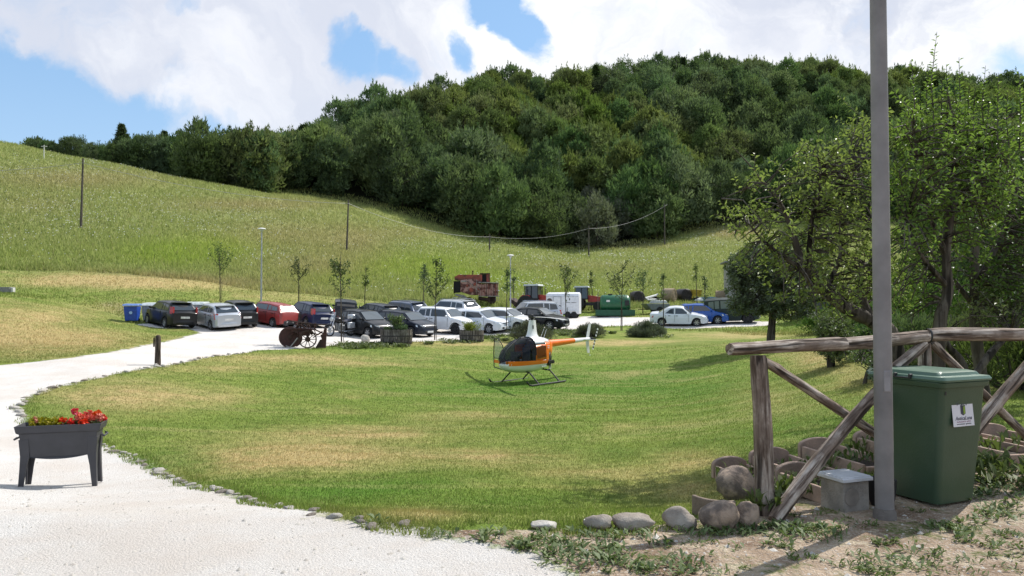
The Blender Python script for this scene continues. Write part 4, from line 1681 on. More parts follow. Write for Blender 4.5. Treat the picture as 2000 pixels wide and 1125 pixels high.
    # bumpers
    for nm, xo, sg in (('front_bumper', hl, 1), ('rear_bumper', -hl, -1)):
        bm_ = MB()
        bz = gc + 0.17
        rr = []
        for k in range(-4, 5):
            y = k / 4 * W * .47
            xx = xo - sg * (0.055 * (k / 4) ** 2 * 2.2 + 0.01) + sg * 0.03
            if abs(k) == 4:
                xx = xo - sg * 0.42
            rr.append([(xx, y, bz - .13), (xx + sg * .03, y, bz - .06), (xx + sg * .03, y, bz + .06), (xx, y, bz + .12), (xx - sg * .10, y, bz + .12), (xx - sg * .10, y, bz - .13)])
        bm_.loft(rr)
        bm_.build(nm, bumper or paintm, root)
    gm = MB()
    gm.box(hl + 0.022, 0, gc + 0.15, 0.03, W * .48, 0.12)
    gm.box(hl - 0.03, 0, hood - 0.33, 0.05, W * .40, 0.075)
    gm.build('grille', M_BLACKP, root, bevel=0.01)
    if plate:
        pm_ = MB()
        pm_.box(-hl - (0.012 if tail != 'low' else 0.03), 0, (belt - 0.34) if tail != 'low' else gc + .18, 0.02, 0.50, 0.11, rot=Matrix.Rotation(radians(-4), 3, 'Y'))
        pm_.build('number_plate', M_PLATE, root, smooth=False)
        pm_ = MB()
        pm_.box(hl + 0.045, 0, gc + 0.17, 0.02, 0.50, 0.11)
        pm_.build('number_plate', M_PLATE, root, smooth=False)
    if rails:
        for s in (-1, 1):
            rm = MB()
            rm.tube([(xs['rf'] - .05, s * W * .36, Ht - .01), (xs['rf'] - .2, s * W * .36, Ht + .05), (xs['rr'] + .2, s * W * .36, Ht + .05), (xs['rr'] + .05, s * W * .36, Ht - .01)], 0.018, 6)
            rm.build('roof_rail', M_CHROME if rails == 'chrome' else M_BLACKP, root)
    # wheels
    for ax in (xf, xr):
        for s in (-1, 1):
            w = MB()
            y0, y1 = s * (W / 2 - 0.20), s * (W / 2 - 0.005)
            w.lathe([(wr * .60, y0), (wr * .96, y0), (wr, y0 + s * .03), (wr, y1 - s * .03), (wr * .95, y1), (wr * .68, y1 + s * 0.004), (wr * .64, y1 - s * .02), (wr * .60, y0)], 20, (ax, 0, wr), 'Y', cap=False)
            wo = w.build('wheel', M_TYRE, root)
            q = MB()
            q.lathe([(wr * .66, y1 - s * .012), (wr * .62, y1 - s * .02), (wr * .60, y1 - s * .05)], 20, (ax, 0, wr), 'Y', cap=False)
            for k in range(6):
                a = 2 * pi * k / 6
                q.box(ax + cos(a) * wr * .34, y1 - s * .025, wr + sin(a) * wr * .34, wr * .56, .02, wr * .22, rot=Matrix.Rotation(-a, 3, 'Y'))
            q.lathe([(wr * .16, y1 - s * .03), (wr * .14, y1 - s * .005)], 10, (ax, 0, wr), 'Y')
            q.build('rim', rimm or M_RIM, wo)
            q2 = MB()
            q2.lathe([(wr * .62, y1 - s * .06), (wr * .62, y1 - s * .065)], 16, (ax, 0, wr), 'Y')
            q2.build('brake_disc', M_DARKGAP, wo)
    al = MB()
    for ax in (xf, xr):
        al.box(ax, 0, wr * .95 + .06, arx * 1.9, W * .74, wr * 1.1)
    al.box(0, 0, gc + .06, L * .8, W * .7, 0.12)
    al.build('underbody', M_DARKGAP, root, smooth=False)
    return root


C_BLACK = paint('black_car_paint', (0.012, 0.013, 0.015))
C_DARKBLUE = paint('dark_blue_car_paint', (0.016, 0.024, 0.065))
C_BLUEBLACK = paint('blue_black_car_paint', (0.016, 0.020, 0.032))
C_SILVER = paint('silver_car_paint', (0.46, 0.49, 0.53), 0.3, 0.4)
C_WHITE = paint('white_car_paint', (0.76, 0.77, 0.79))
C_WHITE2 = paint('off_white_car_paint', (0.66, 0.69, 0.74))
C_RED = paint('faded_red_car_paint', (0.27, 0.035, 0.032), 0.4)
C_GREYBLUE = paint('grey_blue_car_paint', (0.09, 0.11, 0.16), 0.3, 0.3)
C_SILVER2 = paint('champagne_car_paint', (0.50, 0.53, 0.56), 0.3, 0.4)
C_BLUE = paint('bright_blue_car_paint', (0.012, 0.085, 0.36))
C_GREEN = paint('dark_green_car_paint', (0.018, 0.030, 0.028), 0.5, 0, 0.1)
C_CHAR = paint('charcoal_car_paint', (0.030, 0.034, 0.042))

# left group, seen from behind
car('black hatchback seen from behind, leftmost car beside the blue bin', 332, 637, (-.73, .68), C_BLACK, 3.95, 1.66, 1.48, 2.45, .29, tail='pillar', bumper=C_BLACK)
car('silver hatchback with tall red tail lights right of the black hatchback', 422, 639, (-.69, .72), C_SILVER, 3.75, 1.65, 1.42, 2.40, .28, tail='tall')
car('small black city car parked right behind the silver hatchback', 461, 633.5, (-.66, .75), C_BLACK, 3.50, 1.55, 1.50, 2.30, .28, tail='pillar', style='mpv')
car('faded red boxy hatchback with pale rear window', 527, 634, (-.83, .55), C_RED, 3.65, 1.56, 1.42, 2.36, .28, style='angular', glass=M_GLASS_L, bumper=M_BLACKP, tail='low')
car('dark blue hatchback seen from behind, right of the red hatchback', 602, 635, (-.68, .73), C_DARKBLUE, 4.05, 1.74, 1.50, 2.55, .31, tail='pillar')
car('small dark four by four behind the motorcycle', 671, 629, (-.25, .97), C_CHAR, 3.4, 1.55, 1.62, 2.1, .33, style='box', belt=1.05, hood=1.0, tail='low')
# front row, noses to the lawn
car('black hatchback with large headlights beside the motorcycle', 712, 655, (.76, -.65), C_BLACK, 3.7, 1.68, 1.46, 2.45, .30)
car('blue black hatchback behind the left barrel planter', 790, 654, (.80, -.60), C_BLUEBLACK, 4.25, 1.78, 1.46, 2.6, .31)
car('white tall compact car with black side strip and dark wheels', 868, 650, (.88, -.48), C_WHITE, 4.1, 1.78, 1.62, 2.62, .335, style='suv', belt=1.05, hood=1.04, rimm=M_BLACKP, trim=C_WHITE)
car('white hatchback behind the right barrel planter', 938, 647, (.82, -.57), C_WHITE2, 4.2, 1.78, 1.47, 2.6, .31)
car('white small hatchback with dark side glass left of the grey green bush', 986, 643, (.90, -.43), C_WHITE, 3.95, 1.70, 1.46, 2.5, .30)
car('black saloon parked behind the helicopter rotor mast', 1045, 641, (.90, -.43), C_BLACK, 4.5, 1.8, 1.44, 2.7, .32, style='sedan')
# back row
car('dark grey estate half hidden behind the front row', 737, 631, (-.72, .69), C_CHAR, 4.3, 1.74, 1.40, 2.6, .31)
car('blue grey crossover with sunlit rear lights in the back row', 786, 629, (-.78, .62), C_GREYBLUE, 4.35, 1.80, 1.56, 2.65, .33, style='suv', rails=True, tail='low')
car('silver off roader with dark rear window in the back row', 883, 626, (-.80, .60), C_SILVER2, 4.4, 1.86, 1.62, 2.7, .35, style='suv', belt=1.10, hood=1.10, rails='chrome')
car('silver estate facing left beside the horse trailer', 1040, 629, (-.93, -.36), C_SILVER, 4.5, 1.80, 1.60, 2.70, .32, style='suv', rails='chrome')
# right
car('white saloon facing right, before the bright blue car', 1326, 635.5, (.965, -.26), C_WHITE2, 4.15, 1.68, 1.42, 2.50, .29, style='sedan', tail='low', belt=.90, hood=.90)
car('bright blue hatchback right behind the white saloon', 1374, 632.5, (.87, -.50), C_BLUE, 4.0, 1.72, 1.50, 2.5, .31)
car('dark green boxy off roader half under the tree', 1430, 630.5, (.93, -.37), C_GREEN, 3.9, 1.66, 1.88, 2.3, .38, style='box', belt=1.18, hood=1.16, glass=M_GLASS_L, name='off_road_car', rimm=M_BLACKP)

# ------------------------------------------------------------------ helicopter
M_HWHITE = paint('helicopter_white', (0.74, 0.75, 0.74), 0.25)
M_HORANGE = paint('helicopter_orange', (0.80, 0.17, 0.015), 0.25)
M_HGLASS = glass_mat('cabin_bubble', (0.015, 0.020, 0.034), 0.02, 0.85)
M_HDARK = pmat('engine_black', (0.015, 0.015, 0.016), 0.5)
M_STEELG = pmat('grey_steel', (0.22, 0.23, 0.24), 0.4, 0.5)
M_SEAT = pmat('seat_cloth', (0.12, 0.12, 0.15), 0.8)


def helicopter():
    # mast stands above the middle of the skids
    base = hit(1034, 748, 20)
    head = atan2(-.78, -.62)
    R = thing('helicopter', 'small white and orange helicopter with a glass bubble standing on the lawn', 'helicopter', base, head, None, .95)
    # local +X nose. stations: x, half width, z bottom, z top, z of widest, squareness
    st = [(1.78, .05, .86, .98), (1.72, .20, .74, 1.12), (1.60, .34, .64, 1.30), (1.40, .46, .56, 1.48), (1.10, .53, .50, 1.66), (.80, .56, .47, 1.80), (.50, .565, .46, 1.88), (.15, .565, .46, 1.91), (-.15, .56, .47, 1.92),
          (-.45, .54, .50, 1.90), (-.75, .49, .58, 1.86), (-1.02, .40, .80, 1.80), (-1.22, .30, 1.10, 1.72), (-1.42, .17, 1.30, 1.64)]
    n = 28

    def ring(s, off=0.0):
        x, w, zb, zt = s
        zc, hz = (zb + zt) / 2, (zt - zb) / 2
        pts = []
        for k in range(n):
            a = 2 * pi * k / n
            c, s_ = cos(a), sin(a)
            p = 0.72
            y = (w + off) * (abs(c) ** p) * (1 if c >= 0 else -1)
            z = zc + (hz + off) * (abs(s_) ** p) * (1 if s_ >= 0 else -1)
            pts.append(Vector((x, y, z)))
        return pts
    import bisect
    xs_ = [s[0] for s in st][::-1]

    def sec(x):
        return tuple(float(np.interp(x, xs_, [s[i] for s in st][::-1])) for i in range(4))
    X = np.concatenate([np.linspace(1.78, 1.5, 10), np.linspace(1.44, -1.42, 48)])
    rings = [ring(sec(float(x))) for x in X]
    # split the skin into glazing, belly, orange side and engine bay by position
    parts = {'glass': MB(), 'belly': MB(), 'shell': MB(), 'side': MB(), 'bay': MB()}
    for i in range(len(rings) - 1):
        for k in range(n):
            k2 = (k + 1) % n
            q = [rings[i][k], rings[i][k2], rings[i + 1][k2], rings[i + 1][k]]
            c = sum(q, Vector()) / 4
            belt = 0.92 + 0.02 * c.x
            if c.x > 1.70:
                belt = 0.9
            if c.z < belt - 0.02:
                key = 'belly' if c.x > -0.62 else 'bay'
            elif c.x > 0.28 or (c.x > 0.05 and c.z > 1.86 and False):
                key = 'glass'
            elif c.z > 1.70 or (c.x > -0.42 and c.z > 1.60):
                key = 'shell'
            elif c.x < -0.70 and c.z < 1.15:
                key = 'bay'
            else:
                key = 'side'
            parts[key].add(q, [(0, 1, 2, 3)])

    def weld(mb, name, mat, parent, solid=0.0):
        import bmesh
        bm = bmesh.new()
        me = mb.mesh(name, mat, True, False)
        bm.from_mesh(me)
        bmesh.ops.remove_doubles(bm, verts=bm.verts, dist=1e-4)
        bmesh.ops.recalc_face_normals(bm, faces=bm.faces)
        bm.to_mesh(me)
        bm.free()
        me.shade_smooth()
        o = link_mesh(name, me, parent)
        if solid:
            s = o.modifiers.new('solid', 'SOLIDIFY')
            s.thickness = solid
            s.offset = -1
        return o
    gl = weld(parts['glass'], 'cabin_glass', M_HGLASS, R)
    weld(parts['belly'], 'belly', M_HWHITE, R, 0.02)
    weld(parts['shell'], 'roof_shell', M_HWHITE, R, 0.02)
    weld(parts['side'], 'side_panel', M_HORANGE, R, 0.02)
    weld(parts['bay'], 'engine_bay', M_HDARK, R, 0.02)
    # orange waist band and centre post of the windscreen
    def strip(name, mat, x0, x1, z0, z1, off, parent, sides=(-1, 1), closed_nose=False):
        b = MB()
        xs = np.linspace(x0, x1, 26)
        for s in sides:
            prev = None
            for x in xs:
                sx = sec(float(x))
                x_, w, zb, zt = sx
                zc, hz = (zb + zt) / 2, (zt - zb) / 2
                row = []
                for z in (z0(x), (z0(x) + z1(x)) / 2, z1(x)):
                    f = min(1, abs((z - zc) / (hz + 1e-6)))
                    yy = (w) * (max(0.0, 1 - f ** (1 / .72 * 2)) ** 0.5) ** 0.72
                    row.append(Vector((x, s * (yy + off), z)))
                if prev:
                    for j in range(2):
                        b.quad(prev[j], prev[j + 1], row[j + 1], row[j])
                prev = row
        return weld(b, name, mat, parent)
    strip('waist_stripe', M_HORANGE, 1.74, -0.62, lambda x: 0.80, lambda x: 0.955 + .02 * x, 0.012, R)
    # frames
    fr = MB()
    fr.tube([ring(sec(x), 0.006)[n // 4] for x in np.linspace(1.74, 0.28, 14)], 0.014, 5)
    fr.tube([p for p in ring(sec(0.28), 0.005)[0:n // 2 + 1]], 0.022, 5)
    fr.build('windscreen_frame', M_HDARK, R)
    # left door with window, orange frame
    for s in (1,):
        dwin = strip('door_window', M_HGLASS, 0.24, -0.46, lambda x: 1.02 + 0.10 * max(0, -x), lambda x: 1.68, 0.014, R, sides=(s,))
        df = MB()
    # door opening on the other side swings forward, glazed
    d = MB()
    op = [(1.05, .98), (.98, 1.30), (.72, 1.66), (.30, 1.80), (.02, 1.74), (-.02, .98)]
    hx, hy = 0.92, -0.54
    ang = radians(66)
    rot = Matrix.Rotation(ang, 3, 'Z')

    def dm(x, z, t=0):
        p = rot @ Vector((x - 1.0, -0.02 - t, 0))
        return Vector((hx + p.x, hy + p.y, z))
    outer = [(1.0, .70), (1.0, 1.15), (.80, 1.55), (.42, 1.82), (.05, 1.80), (-.02, 1.2), (.02, .62), (.9, .56)]
    win = [(.94, 1.02), (.76, 1.48), (.42, 1.74), (.10, 1.72), (.05, 1.02)]
    # frame as ring of bars
    for i in range(len(outer)):
        a, b_ = outer[i], outer[(i + 1) % len(outer)]
        d.tube([dm(*a), dm(*b_)], 0.022, 5)
    d.tube([dm(.97, 1.0), dm(0, 1.0)], 0.02, 5)
    dd = d.build('open_door', M_HDARK, R)
    g = MB()
    g.add([dm(*p) for p in win], [tuple(range(len(win)))])
    g.build('door_glass', glass_mat('door_clear', (0.3, 0.33, 0.35), 0.05, 0.55), dd, smooth=False)
    g = MB()
    lo = [(1.0, .80), (.97, .93), (0.0, .93), (.02, .80)]
    g.add([dm(*p) for p in lo], [tuple(range(len(lo)))])
    g.build('door_panel', M_HORANGE, dd, smooth=False)
    # mast fairing, rotor head
    m = MB()
    def air(cx, z, l, w):
        return [Vector((cx + l * cos(a) * (1.0 if cos(a) > 0 else 1.25), w * sin(a), z)) for a in [2 * pi * k / 16 for k in range(16)]]
    m.loft([air(-.15, 1.86, .36, .24), air(-.15, 1.98, .28, .16), air(-.16, 2.15, .24, .125), air(-.17, 2.40, .20, .11), air(-.18, 2.58, .165, .10)])
    m.build('mast_fairing', M_HWHITE, R)
    w = MB()
    for s in (-1, 1):
        w.box(-.10, s * .118, 2.30, .07, .02, .15, rot=Matrix.Rotation(0, 3, 'X'))
    w.build('fairing_vent', M_HDARK, R, bevel=.01)
    hb = MB()
    hb.tube([(-.18, 0, 2.56), (-.18, 0, 2.72)], [.05, .045], 10)
    hb.lathe([(.10, 2.60), (.115, 2.64), (.06, 2.68)], 12, (-.18, 0, 0))
    bd = Vector((.30, -.955, 0))
    bd = Matrix.Rotation(-head, 3, 'Z') @ bd
    bd.normalize()
    sd = Vector((-bd.y, bd.x, 0))
    c0 = Vector((-.18, 0, 2.71))
    rb = Matrix(((bd.x, sd.x, 0), (bd.y, sd.y, 0), (0, 0, 1)))
    hb.box(c0.x, c0.y, c0.z, .46, .12, .10, rot=rb)
    hb.lathe([(.07, 2.72), (.065, 2.80), (.03, 2.82)], 12, (-.18, 0, 0))
    for s in (-1, 1):
        hb.tube([c0 + sd * s * .12 + Vector((0, 0, -.14)), c0 + sd * s * .13 + Vector((0, 0, .03))], .014, 5)
        hb.tube([c0 + bd * s * .23, c0 + bd * s * .45], [.05, .035], 8)
    hb.build('rotor_hub', M_HDARK, R)
    for s in (-1, 1):
        bl = MB()
        rr = []
        for (q, ch, dz) in ((.36, .10, 0), (.5, .18, .003), (1.0, .18, .01), (2.2, .18, 0.0), (3.2, .18, -.03), (3.83, .18, -.06)):
            p = c0 + bd * s * q + Vector((0, 0, dz))
            rr.append([p + sd * ch * .5, p + sd * ch * .15 + Vector((0, 0, .014)), p - sd * ch * .5, p + sd * ch * .15 - Vector((0, 0, .010))])
        bl.loft(rr)
        bo = bl.build('rotor_blade', paint('blade_white', (0.78, 0.78, 0.76), 0.35), R, smooth=False)
    # tail boom: orange, white towards the end
    def bring(x):
        r = float(np.interp(x, [-4.55, -1.3], [.075, .17]))
        z = float(np.interp(x, [-4.55, -1.3], [1.66, 1.56]))
        return [Vector((x, r * cos(a), z + r * sin(a))) for a in [2 * pi * k / 14 for k in range(14)]]
    b1, b2 = MB(), MB()
    b1.loft([bring(-1.25), bring(-3.25)])
    b2.loft([[p + Vector((0, 0, 0)) for p in bring(-3.252)], bring(-4.55)])
    b1.build('tail_boom', M_HORANGE, R)
    b2.build('tail_boom_end', M_HWHITE, R)
    # stripe wedge
    f = MB()
    def fin(x0, x1, z, y=0):
        return [Vector((x0, y - .012, z)), Vector((x0, y + .012, z)), Vector((x1, y + .006, z)), Vector((x1, y - .006, z))]
    f.loft([fin(-4.28, -4.52, 1.66), fin(-4.52, -4.72, 2.35)])
    f.build('upper_fin', M_HWHITE, R, smooth=False)
    f = MB()
    f.loft([fin(-4.24, -4.50, 1.66), fin(-4.40, -4.60, 1.02)])
    f.tube([(-4.48, 0, 1.05), (-4.60, 0, .90), (-4.66, 0, .93)], .012, 5)
    f.build('lower_fin', M_HWHITE, R, smooth=False)
    f = MB()
    f.loft([[Vector((-3.95, y, 1.66 + .02 * 0)) + Vector((dx, 0, dz)) for (dx, dz) in ((0, .012), (-.26, .004), (-.26, -.004), (0, -.012))] for y in (.05, .72)])
    f.build('stabiliser', M_HWHITE, R, smooth=False)
    # tail rotor with banded blades
    tr = MB()
    tr.lathe([(.06, -.02), (.085, .05), (.06, .12)], 10, (-4.70, -0.0, 1.66), 'Y')
    tr.tube([(-4.5, 0, 1.66), (-4.70, 0.0, 1.66), (-4.70, .26, 1.66)], .03, 6)
    trb = tr.build('tail_gearbox', M_HDARK, R)
    tdir = Vector((-.42, 0, .907))
    for s in (-1, 1):
        for k in range(6):
            z0, z1 = .06 + k * .078, .06 + (k + 1) * .078
            q = MB()
            p0 = Vector((-4.70, .24, 1.66)) + tdir * s * z0
            p1 = Vector((-4.70, .24, 1.66)) + tdir * s * z1
            e = Vector((.055, 0, .02))
            q.loft([[p0 - e, p0 + Vector((0, .008, 0)), p0 + e, p0 - Vector((0, .008, 0))], [p1 - e, p1 + Vector((0, .008, 0)), p1 + e, p1 - Vector((0, .008, 0))]])
            q.build('tail_rotor_band', M_HWHITE if k % 2 else M_HDARK, R, smooth=False)
    # aerials, exhaust, cooling fan, engine
    a = MB()
    a.tube([(-.66, .1, 1.86), (-.86, .12, 2.22)], .010, 4)
    a.tube([(-1.02, -.04, 1.76), (-1.26, -.04, 2.18)], .010, 4)
    a.build('aerial', M_HWHITE, R)
    e = MB()
    e.box(-.82, 0, .88, .42, .72, .34)
    for s in (-1, 1):
        for k in range(3):
            e.lathe([(.07, 0), (.08, .02), (.08, .05), (.07, .08), (.08, .10), (.07, .16)], 8, (-.72 - k * .14, s * .36, .84), 'Y')
    e.tube([(-.7, .3, .72), (-1.0, .34, .70), (-1.12, .2, .64)], .035, 6)
    e.lathe([(.30, -.05), (.32, .05), (.10, .08)], 16, (-1.12, 0, 1.02), 'X')
    e.build('engine', M_HDARK, R)
    # nose details
    nl = MB()
    nl.ellipsoid((1.70, .0, .82), (.05, .10, .05), 10, 6)
    nl.build('landing_light', M_HDARK, R)
    # seats and panel seen through the glass
    s_ = MB()
    for s in (-1, 1):
        s_.box(.05, s * .26, .86, .48, .42, .12)
        s_.box(-.17, s * .26, 1.16, .12, .40, .56)
        s_.box(-.2, s * .26, 1.5, .08, .24, .14)
    s_.build('seat', M_SEAT, R, bevel=.03)
    s_ = MB()
    s_.box(.95, 0, .98, .16, .34, .42)
    s_.box(.9, 0, 1.22, .10, .48, .20)
    s_.tube([(.45, 0, .8), (.52, 0, 1.25), (.50, .35, 1.32), (.50, -.35, 1.32)], .014, 5)
    s_.build('instrument_panel', M_HDARK, R, bevel=.02)
    # two words on the side are unreadable specks in the photograph: two small pale strips
    mk = MB()
    for (x, z, l) in ((-.62, 1.52, .16), (-.62, 1.44, .12), (-.30, .70, .34)):
        sx = sec(x)
        mk.box(x, sx[1] * .93 + .045 if z > 1 else sx[1] * .97, z, l, .006, .035)
    mk.build('marking', M_HWHITE, R, smooth=False)
    # skids
    for s in (-1, 1):
        k = MB()
        y = s * .965
        k.tube([(1.42, y, .20), (1.30, y, .09), (1.12, y, .045), (-1.15, y, .045), (-1.22, y, .06)], .036, 8)
        k.build('skid', M_HDARK, R)
    for x in (.62, -.80):
        k = MB()
        k.tube([(x, -.95, .05), (x, -.62, .36), (x, -.46, .50), (x, 0, .54), (x, .46, .50), (x, .62, .36), (x, .95, .05)], .032, 8)
        k.build('cross_tube', M_HDARK, R)
    # tubular frame behind the cabin
    k = MB()
    for s in (-1, 1):
        k.tube([(-.8, s * .42, .55), (-1.18, s * .22, .95), (-1.3, s * .12, 1.45)], .016, 5)
        k.tube([(-.62, s * .45, .52), (-1.02, s * .36, .56), (-1.18, s * .22, .95)], .016, 5)
    k.build('frame_tube', M_STEELG, R)
    # horizontal blue-grey skylight over the seats is part of the bubble: bow between roof and glass
    return R


helicopter()

# ------------------------------------------------------------------ machinery behind the car park
M_RUST = pmat('rusty_red_panel', (0.32, 0.075, 0.05), 0.8, var=0.3, scale=2.2, bump=.5, col2=(0.10, 0.045, 0.035), fac=(.38, .6))
M_RUST2 = pmat('faded_pink_panel', (0.40, 0.23, 0.20), 0.8, scale=2.6, bump=.4, col2=(0.10, 0.035, 0.03), fac=(.44, .54))
M_RUSTD = pmat('dark_rust', (0.055, 0.028, 0.02), 0.85, scale=5, col2=(0.025, 0.014, 0.011))
M_GREYM = pmat('bare_grey_metal', (0.30, 0.29, 0.27), 0.6, 0.2, var=.2)


def harvester():
    b = hit(932, 592, 40)
    R = thing('combine_harvester', 'old rusty red combine harvester standing on the meadow edge', 'harvester', b, radians(3))
    S = 1.0

    def part(name, mat, fn, parent=R, bevel=0.02, smooth=True):
        m = MB()
        fn(m)
        return m.build(name, mat, parent, smooth=smooth, bevel=bevel)
    # body: long box with sloped chute under its left end
    part('hull', M_RUST2, lambda m: m.poly_prism([(-1.55, 1.05), (-1.55, 2.1), (-.6, 2.25), (.35, 2.05), (.35, .75), (-.6, .75)], -.9, .9))
    part('upper_hood', M_RUST, lambda m: m.poly_prism([(-2.1, 2.18), (-2.1, 2.42), (-1.75, 2.62), (.45, 2.62), (.45, 1.98), (-.5, 2.02)], -.8, .8))
    part('straw_outlet', M_DARKGAP, lambda m: m.poly_prism([(-2.15, .95), (-2.15, 2.0), (-1.56, 2.05), (-1.56, 1.0)], -.82, .82))
    part('outlet_frame', M_RUSTD, lambda m: [m.tube([(-2.16, y, .93), (-2.16, y, 2.04), (-1.5, y, 2.1)], .03, 5) for y in (-.85, .85)] + [m.box(-2.16, 0, .93, .06, 1.75, .06)])
    part('straw_chute', M_GREYM, lambda m: m.poly_prism([(-2.05, .72), (-2.0, .86), (-1.2, .72), (-.7, .35), (-.9, .28), (-1.3, .45)], -.7, .7))
    # grain tank of upright planks
    tank = part('grain_tank', M_RUST2, lambda m: m.box(1.05, 0, 1.22, 1.75, 1.7, 1.15))
    for i in range(9):
        part('rib', M_RUSTD if i % 3 == 0 else M_RUST, lambda m: m.box(.22 + i * .21, -.875, 1.22, .035, .05, 1.12), tank, .006)
    part('tank_lid', M_GREYM, lambda m: m.box(1.02, -.05, 1.88, 1.95, 1.95, .07, rot=Matrix.Rotation(radians(2), 3, 'Y')))
    # driver's place, open sided
    cab = part('cab', M_RUST, lambda m: [m.box(1.02, 0, 2.28, .34, 1.2, .82), m.box(.5, .5, 2.28, .7, .1, .82)])
    part('cab_roof', M_RUSTD, lambda m: m.box(.72, 0, 2.74, .98, 1.35, .07), cab)
    part('cab_opening', M_DARKGAP, lambda m: m.box(.55, -.05, 2.30, .52, 1.0, .7), cab)
    part('exhaust', M_RUSTD, lambda m: (m.tube([(-.42, -.3, 2.5), (-.42, -.3, 3.0)], .05, 8), m.tube([(-.42, -.3, 2.92), (-.42, -.3, 3.02)], .085, 8)))
    # belts, pulleys and side doors
    for (x, z, r) in ((-.25, 1.75, .20), (-.55, 1.2, .28), (.12, 1.25, .16), (-.95, 1.6, .14)):
        part('pulley', M_RUST, lambda m: m.lathe([(r * .3, -.04), (r * .8, -.03), (r * .7, 0), (r * .8, .03), (r * .3, .03)], 14, (x, -.94, z), 'Y'))
    part('drive_belt', M_GREYM, lambda m: [m.tube([(-.25, -.98, 1.95), (-.55, -.98, 1.48)], .02, 4), m.tube([(-.06, -.98, 1.7), (.28, -.98, 1.22)], .02, 4), m.tube([(-.9, -.98, 2.1), (.2, -.98, 1.0)], .025, 4), m.tube([(-.05, -.98, .8), (-.05, -.98, 2.2)], .025, 4)])
    part('side_panel', M_RUST2, lambda m: m.box(-1.22, -.915, 1.55, .55, .03, .95))
    part('side_strip', M_GREYM, lambda m: m.box(-1.22, -.94, 2.0, .5, .03, .14))
    part('lower_rail', M_GREYM, lambda m: m.box(1.05, -.9, .62, 2.0, .06, .07))
    part('auger', M_RUSTD, lambda m: m.tube([(.1, -.6, .45), (1.0, -.6, .3), (1.7, -.6, .52)], [.16, .2, .12], 8))
    for (x, r, w) in ((1.35, .42, .30), (-.75, .30, .22)):
        for s in (-1, 1):
            wo = part('wheel', M_RUSTD, lambda m: m.lathe([(r * .5, -w / 2), (r * .92, -w / 2), (r, -w / 2 + .04), (r, w / 2 - .04), (r * .92, w / 2), (r * .5, w / 2)], 16, (x, s * .62, r * .8), 'Y'), bevel=0)
            part('rim', M_RUSTD, lambda m: m.lathe([(r * .5, s * w / 2), (r * .45, s * w * .45), (.08, s * w * .4)], 12, (x, s * .62, r * .8), 'Y'), wo, 0)
    part('work_lamp', M_LAMP, lambda m: m.ellipsoid((1.98, -.9, 1.15), (.07, .05, .07), 8, 5), bevel=0)
    part('ladder', M_GREYM, lambda m: [m.tube([(1.98, -.92, .2), (1.98, -.92, 1.8)], .02, 4), m.tube([(1.72, -.92, .2), (1.72, -.92, .7)], .02, 4)] + [m.box(1.85, -.92, .25 + .2 * i, .26, .03, .03) for i in range(3)])


harvester()


